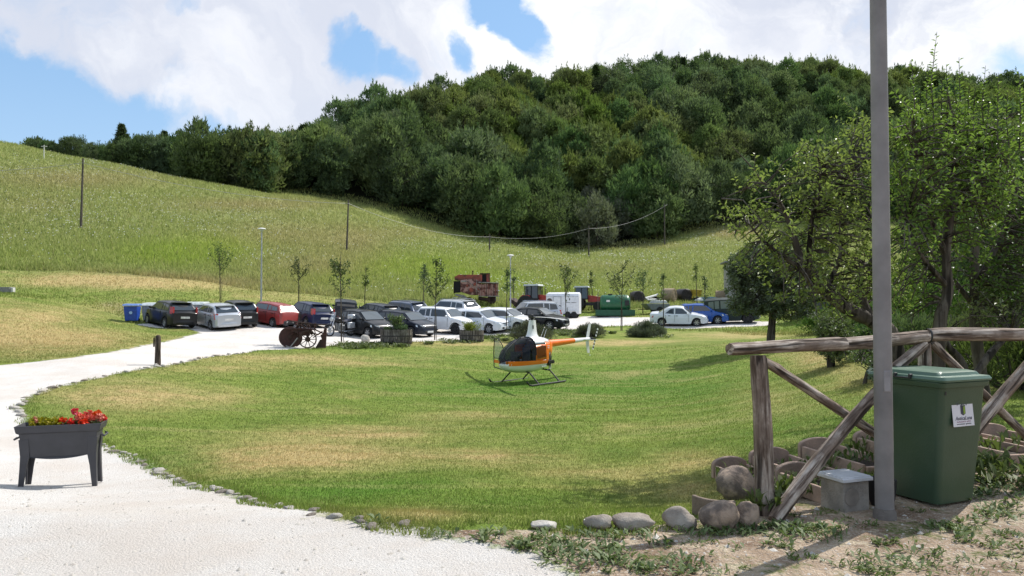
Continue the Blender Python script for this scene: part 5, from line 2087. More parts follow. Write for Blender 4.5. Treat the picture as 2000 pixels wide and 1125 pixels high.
def tractor(u, v, rz, label, sc=1.0, cabw=None, loader=True, rear=False):
    b = hit(u, v, 40)
    R = thing('tractor', label, 'tractor', b, rz, None, sc)
    red = pmat('tractor_red', (0.36, 0.03, 0.022), 0.45, var=.15, scale=3)

    def part(name, mat, fn, parent=R, bevel=0.02):
        m = MB()
        fn(m)
        return m.build(name, mat, parent, bevel=bevel)
    part('bonnet', red, lambda m: m.poly_prism([(.35, .95), (.35, 1.62), (.9, 1.58), (1.75, 1.42), (1.95, 1.25), (1.95, .9)], -.33, .33))
    part('chassis', M_HDARK, lambda m: (m.box(.5, 0, .75, 2.7, .42, .34), m.box(-.7, 0, .8, .6, 1.3, .3)))
    part('fender', red, lambda m: [m.poly_prism([(-1.35, 1.0), (-1.28, 1.35), (-1.05, 1.58), (-.4, 1.58), (-.1, 1.2), (-.05, 1.0), (-.2, 1.0), (-.45, 1.45), (-1.0, 1.45), (-1.2, 1.25)], s * .62 - .22, s * .62 + .22) for s in (-1, 1)])
    cab = part('cab_frame', M_HDARK, lambda m: [m.tube([(x, y, 1.25), (x * .9 - .02, y * .88, 2.42)], .045, 5) for x in (.42, -.25, -.95) for y in (-.68, .68)] + [m.box(-.28, 0, 1.25, 1.4, 1.38, .12)])
    part('cab_glass', M_GLASS, lambda m: m.box(-.26, 0, 1.84, 1.22, 1.22, 1.08, taper=(.92, .9)), cab, 0)
    part('cab_roof', pmat('tractor_roof', (0.50, 0.54, 0.52), 0.6), lambda m: m.box(-.26, 0, 2.48, 1.5, 1.42, .15, taper=(.9, .9)), cab)
    part('exhaust', M_HDARK, lambda m: m.tube([(.75, .36, 1.5), (.75, .36, 2.3)], .04, 6))
    part('grille', M_HDARK, lambda m: m.box(1.96, 0, 1.12, .03, .5, .4))
    if rear:
        part('rear_implement', M_RUSTD, lambda m: (m.poly_prism([(-1.2, .7), (-2.3, 1.35), (-2.35, 1.15), (-1.9, .7), (-1.6, .4)], -.8, .8), m.box(-1.6, 0, .75, .5, 1.7, .3)))
    if loader:
        part('front_loader', red, lambda m: [m.tube([(.2, s * .5, 1.25), (1.3, s * .5, 1.5), (2.3, s * .5, .95)], .07, 5) for s in (-1, 1)])
        part('loader_fork', M_RUSTD, lambda m: (m.box(2.45, 0, .95, .2, 1.3, .5), m.poly_prism([(2.4, .8), (3.1, 1.25), (3.1, 1.35), (2.4, 1.3)], -.6, .6)))
    for (x, r, w) in ((-.72, .78, .42), (1.45, .50, .3)):
        for s in (-1, 1):
            wo = part('wheel', M_TYRE, lambda m: m.lathe([(r * .55, -w / 2), (r * .9, -w / 2), (r, -w / 2 + .06), (r, w / 2 - .06), (r * .9, w / 2), (r * .55, w / 2)], 20, (x, s * .72, r), 'Y'), bevel=0)
            part('rim', red, lambda m: m.lathe([(r * .56, s * w * .45), (r * .5, s * w * .3), (.1, s * w * .25), (.09, s * w * .4)], 14, (x, s * .72, r), 'Y'), wo, 0)
    return R


tractor(1047, 611, radians(-22), 'red tractor with dark glazed cab and rear implement left of the horse trailer', loader=False, rear=True)
tractor(1142, 608, radians(-14), 'red tractor with white cab roof half hidden behind the horse trailer', .92, loader=False)


def horse_trailer():
    b = hit(1101, 621, 40)
    R = thing('horse_trailer', 'white horse trailer with side door and twin wheels', 'trailer', (b.x, b.y, b.z), radians(-12))
    wh = pmat('trailer_white', (0.70, 0.71, 0.73), 0.45, var=.05)
    sc = 1.0

    def part(name, mat, fn, parent=R, bevel=0.02):
        m = MB()
        fn(m)
        return m.build(name, mat, parent, bevel=bevel)
    part('body', wh, lambda m: m.loft([[(x, -.8 * w, .35), (x, .8 * w, .35), (x, .8 * w, 1.85), (x, .62 * w, 2.08), (x, 0, 2.2 - dz), (x, -.62 * w, 2.08), (x, -.8 * w, 1.85)] for (x, w, dz) in ((-1.42, .86, .1), (-1.3, 1, 0), (1.35, 1, 0), (1.42, .97, .03))]), bevel=.03)
    part('roof_edge', pmat('trailer_trim', (0.5, 0.52, 0.55), .4), lambda m: m.box(0, -.81, 1.84, 2.75, .04, .05))
    dr = part('door', wh, lambda m: m.box(-.45, -.815, 1.08, .62, .04, 1.42))
    part('door_seam', M_STEELG, lambda m: [m.box(-.45 + s * .33, -.822, 1.08, .03, .02, 1.46) for s in (-1, 1)] + [m.box(-.45, -.822, 1.82, .66, .02, .03)], dr, 0)
    part('handle', M_HDARK, lambda m: m.box(-.22, -.85, 1.05, .12, .03, .05), dr, 0)
    part('nose_window', pmat('brown_window', (0.10, 0.075, 0.06), .3), lambda m: m.lathe([(.24, 0), (.24, -.03)], 14, (-1.10, -.80, 1.45), 'Y'))
    part('vent', M_HDARK, lambda m: (m.box(.48, -.815, 1.32, .42, .02, .03), m.box(.98, -.815, 1.32, .42, .02, .03), m.box(.62, -.815, 1.6, .07, .02, .16)))
    part('chassis', M_HDARK, lambda m: (m.box(0, 0, .32, 2.7, 1.3, .10), m.tube([(-1.3, 0, .32), (-2.2, 0, .38), (-2.45, 0, .45)], .05, 6), m.tube([(-1.95, 0, .05), (-1.95, 0, .5)], .03, 6)))
    part('mudguard', wh, lambda m: m.poly_prism([(.18, .42), (.22, .66), (1.22, .66), (1.28, .42), (1.2, .42), (1.14, .60), (.3, .60), (.26, .42)], -.86, -.66))
    for x in (.46, .98):
        for s in (-1, 1):
            wo = part('wheel', M_TYRE, lambda m: m.lathe([(.15, -.08), (.26, -.08), (.275, -.05), (.275, .05), (.26, .08), (.15, .08)], 16, (x, s * .76, .275), 'Y'), bevel=0)
            part('rim', M_RIM, lambda m: m.lathe([(.16, s * .07), (.13, s * .05), (.04, s * .06)], 12, (x, s * .76, .275), 'Y'), wo, 0)


horse_trailer()


def fuel_tank():
    b = hit(1201, 616.5, 40)
    R = thing('fuel_tank', 'green horizontal fuel tank standing in a green tray', 'fuel tank', b, radians(-4))
    g1 = pmat('tank_green', (0.014, 0.11, 0.045), 0.4, var=.1)
    g2 = pmat('tray_green', (0.012, 0.085, 0.04), 0.5, var=.1)
    m = MB()
    m.lathe([(.30, -1.28), (.55, -1.25), (.70, -1.12), (.74, -.98), (.74, .98), (.70, 1.12), (.55, 1.25), (.30, 1.28)], 28, (0, 0, 1.05), 'X')
    t = m.build('tank', g1, R)
    m = MB()
    for (cx, cy, sx, sy) in ((0, -.85, 3.3, .06), (0, .85, 3.3, .06), (-1.62, 0, .06, 1.7), (1.62, 0, .06, 1.7)):
        m.box(cx, cy, .25, sx, sy, .5)
    m.box(0, 0, .05, 3.25, 1.7, .06)
    m.build('tray', g2, R, smooth=False)
    m = MB()
    for x in (-.7, .7):
        m.box(x, 0, .3, .12, 1.1, .5)
    m.build('saddle', g2, R)
    m = MB()
    m.lathe([(.2, 0), (.2, .09), (.12, .1)], 12, (-.4, 0, 1.78))
    m.tube([(.4, 0, 1.75), (.4, 0, 1.95)], .03, 6)
    m.tube([(-.9, 0, 1.75), (-.9, 0, 1.93), (-.8, 0, 1.93)], .02, 6)
    m.build('filler_cap', M_HDARK, t)
    m = MB()
    m.box(.98, -.74, 1.1, .36, .16, .42)
    m.tube([(1.1, -.83, 1.0), (1.25, -.9, .7), (1.0, -.9, .55), (.85, -.84, .9)], .02, 5)
    m.build('pump_box', M_HDARK, R, bevel=.02)
    m = MB()
    m.box(-.62, -.735, 1.25, .3, .02, .16, rot=Matrix.Rotation(radians(8), 3, 'X'))
    m.build('sticker', M_PLATE, t, smooth=False)
    return R


fuel_tank()


def simple(name, label, cat, u, v, rz, parts, Y=None, group=None, sc=None):
    if Y:
        q = at(u, v, Y)
        b = Vector((q.x, q.y, H(q.x, q.y)))
    else:
        b = hit(u, v, 15)
    R = thing(name, label, cat, b, rz, group, sc)
    for p in parts:
        nm, mat, fn = p[:3]
        m = MB()
        fn(m)
        m.build(nm, mat, R, bevel=p[3] if len(p) > 3 else 0.01)
    return R


M_FENCEPOST = pmat('fence_post_grey', (0.15, 0.135, 0.115), 0.8)
# thin wire enclosure round the tank
for i, (u, lab) in enumerate(((1168, 'thin post left of the green tank'), (1231, 'thin post right of the green tank'))):
    simple('fence_post', lab, 'post', u, 614, 0, [('shaft', M_FENCEPOST, lambda m: m.tube([(0, 0, -.1), (0, 0, 1.95)], .03, 6))], group='thin posts of the wire fence')
# round bales and clutter along the back of the yard
M_STRAW = pmat('straw', (0.36, 0.29, 0.19), 0.95, scale=9, bump=1, bscale=30, col2=(0.24, 0.17, 0.11))
M_WRAP = pmat('dark_silage_wrap', (0.030, 0.022, 0.020), 0.5, var=.3)
M_YEL = pmat('machine_yellow', (0.42, 0.30, 0.03), 0.5, var=.2)
M_TARP = pmat('teal_tarpaulin', (0.10, 0.22, 0.24), 0.5, var=.3)
M_WHITEP = pmat('white_plastic', (0.66, 0.66, 0.62), 0.6, var=.1)


def bale(u, v, rz, label, mat, r=.72, w=1.15, end=None):
    b = hit(u, v, 40)
    R = thing('round_bale', label, 'bale', b, rz, 'bales along the yard edge')
    m = MB()
    m.lathe([(r * .5, -w / 2 - .02), (r * .95, -w / 2), (r, -w / 2 + .06), (r * 1.01, 0), (r, w / 2 - .06), (r * .95, w / 2), (r * .5, w / 2 + .02)], 26, (0, 0, r * .97), 'Y')
    m.build('roll', mat, R)
    m = MB()
    for q in (.3, .55, .8):
        m.lathe([(r * q, -w / 2 - .03), (r * q + .02, -w / 2 - .04), (r * q + .04, -w / 2 - .02)], 20, (0, 0, r * .97), 'Y', cap=False)
    m.build('spiral_end', mat, R)
    return R


bale(1307, 590, radians(52), 'round straw bale lit by the sun beside a dark pile', M_STRAW)
bale(1244, 592, radians(8), 'dark wrapped bale right of the green tank', M_WRAP, .62, 1.5)
bale(1334, 589, radians(20), 'dark wrapped bale right of the straw bale', M_WRAP, .68, 1.4)
bale(1412, 590, radians(80), 'faded pinkish straw bale near the pale building', M_STRAW, .62, 1.5)
simple('seed_drill', 'small yellow farm machine between dark bale and blue sheet', 'farm machine', 1354, 590, radians(10), [
    ('hopper', M_YEL, lambda m: (m.box(.25, 0, .95, .9, .8, .7, taper=(1.2, 1.2)), m.box(-.45, 0, .55, .7, .7, .35)), .03),
    ('frame', M_RUSTD, lambda m: (m.box(0, 0, .3, 1.9, .1, .1), m.box(-.5, 0, .25, .1, 1, .1), m.tube([(.9, 0, .3), (1.4, 0, .35)], .05, 6)), .01),
    ('wheel', M_TYRE, lambda m: [m.lathe([(.1, -.06), (.27, -.05), (.28, .05), (.1, .06)], 14, (.2, s * .55, .28), 'Y') for s in (-1, 1)], 0)])
simple('tarpaulin_pile', 'low pile under a pale blue sheet left of the pinkish bale', 'pile', 1382, 591, 0, [
    ('sheet', M_TARP, lambda m: m.ellipsoid((0, 0, .18), (1.5, .8, .42), 18, 8, .14, 3), 0),
    ('white_sheet', M_WHITEP, lambda m: m.ellipsoid((-.9, -.35, .2), (.55, .45, .3), 12, 6, .15, 5), 0)])
simple('plastic_drum', 'white plastic pipes lying beside the straw bale', 'pipes', 1273, 589, radians(18), [
    ('pipe', M_WHITEP, lambda m: (m.tube([(-.9, -.3, .3), (.6, .2, .62)], .13, 8), m.tube([(-.8, -.5, .16), (.9, -.2, .20)], .11, 8), m.tube([(-.2, .2, .2), (.9, .4, .75)], .10, 8)), 0),
    ('rack', M_RUSTD, lambda m: (m.box(-.5, 0, .15, .1, 1, .3), m.box(.5, 0, .25, .1, 1, .5)), .01)])
simple('trailer_cart', 'small grey cart behind the white saloon', 'cart', 1281, 612, radians(15), [
    ('tub', pmat('cart_grey', (0.16, 0.18, 0.19), .5, .2), lambda m: m.poly_prism([(-1.2, .85), (1.05, .85), (.95, .35), (-.7, .30)], -.6, .6), .02),
    ('cover', pmat('cart_cover', (0.42, 0.44, 0.42), .5), lambda m: m.box(.25, 0, 1.02, 1.3, 1.1, .26, taper=(.8, .8)), .03),
    ('wheel', M_TYRE, lambda m: [m.lathe([(.1, -.08), (.29, -.07), (.3, .07), (.1, .08)], 14, (.1, s * .62, .3), 'Y') for s in (-1, 1)], 0),
    ('drawbar', M_RUSTD, lambda m: m.tube([(-.7, 0, .35), (-1.7, 0, .35)], .04, 6), 0)])


def pale_building():
    q = hit(1436, 596, 40)
    R = thing('small_building', 'small pale building with grey roof half hidden by the tree', 'building', q, radians(-8))
    wall = pmat('pale_render', (0.38, 0.37, 0.34), .9, var=.15, scale=1.5)
    m = MB()
    m.box(1.6, 1.5, 2.2, 4.6, 3.2, 4.4)
    m.build('wall', wall, R, smooth=False)
    m = MB()
    m.box(1.6, 1.5, 4.46, 5.3, 3.9, .16)
    m.build('roof', pmat('grey_roof', (0.22, 0.22, 0.23), .7), R, bevel=.02)
    m = MB()
    m.box(0.6, -.12, 2.6, .7, .06, .9)
    m.build('window', M_GLASS, R, smooth=False)
    m = MB()
    for (x, z, sx, sz) in ((.6, 3.08, .84, .07), (.6, 2.12, .84, .07), (.22, 2.6, .07, .96), (.98, 2.6, .07, .96)):
        m.box(x, -.14, z, sx, .06, sz)
    m.build('window_frame', wall, R, smooth=False)


pale_building()
simple('open_shed', 'dark open shed with light roof behind the small trees', 'shed', 1600, 622, radians(-5), [
    ('roof', pmat('shed_roof', (0.42, 0.43, 0.42), .6), lambda m: m.poly_prism([(-1.6, 2.12), (2.4, 2.3), (2.4, 2.38), (-1.6, 2.2)], -1.6, 1.6), .01),
    ('post', pmat('shed_post', (0.45, 0.44, 0.42), .7), lambda m: [m.tube([(x, y, -.2), (x, y, 2.2)], .06, 6) for x in (-1.2, 2.1) for y in (-1.4, 1.4)], 0),
    ('back_wall', M_DARKGAP, lambda m: m.box(.45, 1.2, 1.05, 3.4, .1, 2.1), .01),
    ('water_drum', pmat('drum_grey', (0.07, 0.08, 0.08), .6), lambda m: m.lathe([(.42, 0), (.44, .1), (.42, .5), (.44, .9), (.40, 1.1)], 16, (.1, -.3, .1)), 0)])

# waste containers behind the left cars
M_BINGREY = pmat('container_grey', (0.30, 0.32, 0.34), .5, .2, var=.15)
M_BINLID = pmat('container_lid', (0.62, 0.66, 0.66), .45)
for (u, v, lab, w) in ((302, 630, 'grey waste container behind the black hatchback', 1.35), (382, 627, 'waste container with pale lid behind the silver hatchback', 1.6)):
    simple('waste_container', lab, 'container', u, v, radians(-6), [
        ('tub', M_BINGREY, lambda m, w=w: m.poly_prism([(-w / 2, 1.15), (w / 2, 1.15), (w / 2 - .12, .18), (-w / 2 + .12, .18)], -.5, .5), .03),
        ('lid', M_BINLID, lambda m, w=w: m.loft([[(x, -.55, 1.16), (x, -.35, 1.34), (x, .35, 1.38), (x, .55, 1.16)] for x in (-w / 2 - .04, w / 2 + .04)]), .02),
        ('side_arm', M_BLACKP, lambda m, w=w: [m.tube([(s * (w / 2 + .03), 0, .5), (s * (w / 2 + .03), 0, 1.2)], .03, 6) for s in (-1, 1)], 0),
        ('caster', M_TYRE, lambda m, w=w: [m.lathe([(.04, -.03), (.1, -.03), (.1, .03), (.04, .03)], 10, (x, y, .1), 'Y') for x in (-w / 2 + .2, w / 2 - .2) for y in (-.35, .35)], 0)], group='waste containers behind the cars', sc=.86)
simple('wheelie_bin', 'blue wheelie bin left of the parked black hatchback', 'bin', 258, 629, radians(12), [
    ('tub', pmat('bin_blue', (0.015, 0.065, 0.36), .45), lambda m: m.box(0, 0, .50, .62, .62, .86, taper=(1.25, 1.25)), .04),
    ('lid', pmat('bin_blue_lid', (0.12, 0.22, 0.50), .4), lambda m: m.loft([[(x, -.46, .95), (x, -.36, 1.04), (x, .30, 1.08), (x, .44, .96)] for x in (-.43, .43)]), .02),
    ('wheel', M_TYRE, lambda m: [m.lathe([(.03, -.03), (.1, -.03), (.1, .03), (.03, .03)], 10, (s * .3, .3, .1), 'X') for s in (-1, 1)], 0),
    ('emblem', pmat('bin_print', (0.35, 0.5, 0.75), .5), lambda m: m.lathe([(.09, 0), (.09, -.01)], 12, (.02, -.373, .55), 'Y'), 0)], sc=.98)

# concrete trough at the left edge
simple('concrete_trough', 'long grey concrete trough lying on the mound at the left edge', 'trough', 4, 571, radians(4), [
    ('trough_body', pmat('trough_concrete', (0.24, 0.24, 0.23), .9, var=.15, bump=.4), lambda m: (m.box(-.1, -.28, .17, 1.5, .06, .34), m.box(-.1, .28, .17, 1.5, .06, .34), m.box(.64, 0, .17, .06, .5, .34), m.box(-.84, 0, .17, .06, .5, .34), m.box(-.1, 0, .04, 1.42, .5, .06)), .01),
    ('end_block', pmat('end_block_white', (0.55, 0.55, 0.52), .8), lambda m: m.box(.74, -.1, .15, .14, .26, .28), .01)], Y=None)


# ------------------------------------------------------------------ poles, lamps and cable
def pole(u, vb, vt, Y, label, r=0.10, lean=0.0):
    b = at(u, vb, Y)
    b.z = H(b.x, b.y) - .2
    top = EYE + Y * _tan_e(vt)
    R = thing('utility_pole', label, 'pole', b, 0, 'wooden poles carrying the overhead cable')
    m = MB()
    h = top - b.z
    m.tube([(0, 0, 0), (lean * h * .5, 0, h * .5), (lean * h, 0, h)], [r * 1.25, r, r * .8], 8)
    m.build('shaft', M_POLE, R)
    m = MB()
    m.lathe([(.05, 0), (.07, .06), (.05, .12), (.03, .18)], 8, (lean * h, -.08, h - .75))
    m.build('insulator', M_HDARK, R)
    return Vector((b.x + lean * h, b.y - .1, top - .55))


attach = [pole(158, 447, 309, 85, 'leftmost cable pole, high on the open meadow', .12, .015),
          pole(677, 497, 390, 106, 'cable pole behind the tall young tree and motorcycle', .12, .03),
          pole(956, 537, 457, 138, 'cable pole right above the rusty harvester', .13),
          pole(1150, 512, 441, 150, 'cable pole on the meadow before the centre of the wood', .13),
          pole(1298, 443, 398, 166, 'cable pole at the right end of the dark wood edge', .14)]


def cable():
    pts = []
    L = [at(-260, 322, 78)] + attach + [at(1330, 372, 190)]
    sag = [.8, 1.0, 1.3, 1.0, 1.3, .4]
    for i in range(len(L) - 1):
        for k in range(16):
            t = k / 16
            p = L[i].lerp(L[i + 1], t)
            p.z -= sag[i] * 4 * t * (1 - t)
            pts.append(p)
    pts.append(L[-1])
    m = MB()
    m.tube(pts, 0.024, 5)
    o = m.build('overhead_cable', pmat('cable_grey', (0.30, 0.30, 0.29), .5), None)
    tag(o, 'overhead cable sagging from pole to pole across the meadow', 'cable')


cable()
_q = at(86, 292, 118)
simple('trail_post', 'thin white post on the crest at the far left', 'post', 86, 292, 0, [
    ('shaft', M_WHITEP, lambda m: m.tube([(0, 0, 0), (0, 0, 2.2)], .07, 6), 0),
    ('cross_arm', M_WHITEP, lambda m: m.box(0, 0, 2.0, .9, .1, .1), 0)], Y=117)


def lamp(u, vb, vt, label):
    b = hit(u, vb, 20)
    h = EYE + b.y * _tan_e(vt) - b.z
    R = thing('street_lamp', label, 'street lamp', b, 0, 'street lamps at the car park')
    gal = pmat('galvanised_pole', (0.42, 0.43, 0.44), .4, .5)
    m = MB()
    m.tube([(0, 0, -.1), (0, 0, h * .3), (0, 0, h - .35)], [.075, .065, .045], 10)
    m.build('post', gal, R)
    m = MB()
    m.lathe([(.04, h - .38), (.05, h - .30), (.12, h - .24), (.16, h - .12), (.13, h - .10)], 14)
    m.build('lamp_glass', M_LAMP, R)
    m = MB()
    m.lathe([(.30, h - .12), (.31, h - .09), (.24, h - .03), (.10, h), (.02, h + .01)], 16)
    m.build('lamp_hood', M_WHITEP, R)


lamp(510, 600, 445, 'tall street lamp with white disc head left of the red hatchback')
lamp(997, 618, 497, 'street lamp with white disc head beside the horse trailer')

# ------------------------------------------------------------------ things between drive and lawn
M_STONE = pmat('field_stone', (0.36, 0.32, 0.27), 0.9, var=.1, scale=5, bump=.9, bscale=22, col2=(0.20, 0.165, 0.135))
M_STONE_P = pmat('pale_stone', (0.52, 0.49, 0.44), 0.9, var=.1, scale=6, bump=.8, bscale=24, col2=(0.36, 0.33, 0.29))
M_STONE_B = pmat('brown_stone', (0.36, 0.27, 0.20), 0.9, var=.1, scale=7, bump=1, bscale=14, col2=(0.13, 0.10, 0.08), fac=(.42,.58))


def stone_mesh(name, r, seed, mat, flat=1.0):
    rr = random.Random(seed)
    from mathutils import noise
    import bmesh
    bm = bmesh.new()
    bmesh.ops.create_icosphere(bm, subdivisions=3, radius=1.0)
    off = Vector((rr.uniform(0, 50), rr.uniform(0, 50), rr.uniform(0, 50)))
    planes = [(Vector((rr.gauss(0, 1), rr.gauss(0, 1), rr.gauss(0, .7))).normalized(), rr.uniform(.66, .9)) for _ in range(6)]
    for v in bm.verts:
        n = noise.noise(v.co * 0.9 + off) * .34 + noise.noise(v.co * 2.6 + off) * .14 + noise.noise(v.co * 7 + off) * .05
        p = v.co * (1 + n)
        for (q, d) in planes:
            e = p.dot(q) - d
            if e > 0:
                p -= q * e * .9
        v.co = Vector((p.x * r[0], p.y * r[1], p.z * r[2]))
    me = bpy.data.meshes.new(name)
    bm.to_mesh(me)
    bm.free()
    me.materials.append(mat)
    me.shade_smooth()
    return me


def stone(label, u, v, w, h, seed, mat=None, depth=None, Y=None, rz=None, group=None, sink=.25, name='stone'):
    """u,v: foot of the stone; w,h size in metres"""
    b = hit(u, v, 2) if Y is None else at(u, v, Y)
    if name == 'stone' and group is None and v > 1000:
        w, h = w * (.9 if u < 1380 else 1.05), h * (.78 if u < 1380 else .92)
    d = depth or w * .75
    me = stone_mesh(name, (w / 2, d / 2, h * .62), seed, mat or M_STONE)
    o = link_mesh(name, me)
    o.location = (b.x, b.y + d * .3, b.z + h * (.62 - sink))
    o.rotation_euler = (0, 0, rz if rz is not None else random.Random(seed).uniform(-.5, .5))
    return tag(o, label, 'stone', group)


# the row of stones that edges the lawn by the fence
stone('small pale stone at the lawn edge, leftmost of the row by the fence', 1062, 1036, .22, .09, 11, M_STONE_P)
stone('grey stone second from the left in the row by the fence', 1172, 1037, .23, .14, 12, M_STONE)
stone('long low stone third from the left in the row by the fence', 1243, 1037, .33, .14, 13, M_STONE)
stone('rough brown grey stone with white veins left of the flat upright stone', 1332, 1036, .29, .19, 14, M_STONE)
stone('flat upright brown stone left of the round one by the fence post', 1405, 1037, .27, .23, 25, M_STONE_B, depth=.16, rz=.1)
stone('round tan stone at the foot of the upright fence post', 1463, 1030, .19, .21, 26, M_STONE_B)
stone('large sandy boulder lying left of the fence post inside the lawn edge', 1446, 975, .40, .29, 17, M_STONE_B, depth=.4)
stone('pale boulder between motorcycle and left barrel planter', 712, 668, .5, .42, 18, M_STONE_P, name='boulder')
stone('pale flat stone at the foot of the left barrel planter', 790, 672, .55, .14, 19, M_STONE_P)

# small stones half buried along the drive
_r = random.Random(9)
_line = [gp(u, v) for (u, v) in LAWN_EDGE[1:-1]]
_protos = [stone_mesh('edging_stone', (1, .7, .6), 30 + i, (M_STONE_P, M_STONE)[i % 2]) for i in range(5)]
_cnt = 0
for i in range(len(_line) - 1):
    a, b = Vector(_line[i]), Vector(_line[i + 1])
    L = (b - a).length
    k = int(L / (.20 if a.y < 13 else .55)) + 1
    for j in range(k):
        if _r.random() < .15:
            continue
        p = a.lerp(b, (j + _r.random() * .7) / k)
        s = _r.uniform(.030, .075) * (1 if a.y < 13 else 1.7)
        x, y = p.x + _r.uniform(-.10, .06), p.y + _r.uniform(-.10, .04)
        o = link_mesh('edging_stone', _r.choice(_protos))
        o.location = (x, y, H(x, y) + s * .12)
        o.scale = (s * _r.uniform(.8, 1.7), s, s * .8)
        o.rotation_euler = (_r.uniform(-.2, .2), _r.uniform(-.2, .2), _r.uniform(0, 6.28))
        tag(o, 'small pale stone half buried along the border between drive and lawn', 'stone', 'small stones edging the drive')
        _cnt += 1
print('edging stones', _cnt)

# loose stones in the gravel and dirt: far too many to count
def loose_stones():
    n = 3200
    X, Y = scatter(n, 3.9, 14, -.75, .8, .8)
    dg = sdist(PL, X, Y, 1)
    k = dg < -.03
    X, Y = X[k], Y[k]
    Z = height(X, Y)
    n = len(X)
    s = np.exp(rng.normal(math.log(.008), .5, n))
    s = np.clip(s, .004, .028)
    V8 = np.array([[1, 0, 0], [0, 1, 0], [-1, 0, 0], [0, -1, 0], [0, 0, .8], [.6, .6, .35], [-.6, -.6, .3]])[:5]
    Fc = np.array([[0, 1, 4], [1, 2, 4], [2, 3, 4], [3, 0, 4]])
    sc_ = rng.uniform(.6, 1.5, (n, 3)) * s[:, None]
    an = rng.uniform(0, 6.28, n)
    P = V8[None] * sc_[:, None]
    c, q = np.cos(an)[:, None], np.sin(an)[:, None]
    P2 = np.stack([P[..., 0] * c - P[..., 1] * q, P[..., 0] * q + P[..., 1] * c, P[..., 2]], -1)
    P2 += np.stack([X, Y, Z], 1)[:, None]
    m = np_mesh('loose_gravel', P2.reshape(-1, 3), (Fc[None] + 5 * np.arange(n)[:, None, None]).reshape(-1, 3), M_STONE_P)
    tag(link_mesh('loose_gravel', m), 'loose pebbles on the drive and the dirt', 'gravel', kind='stuff')


loose_stones()

# ------------------------------------------------------------------ planter with red flowers
M_PLANTER = pmat('charcoal_planter_plastic', (0.045, 0.045, 0.052), 0.55, var=.08, bump=.15, bscale=120)
M_SOIL = pmat('potting_soil', (0.05, 0.035, 0.025), 0.95, bump=.8)


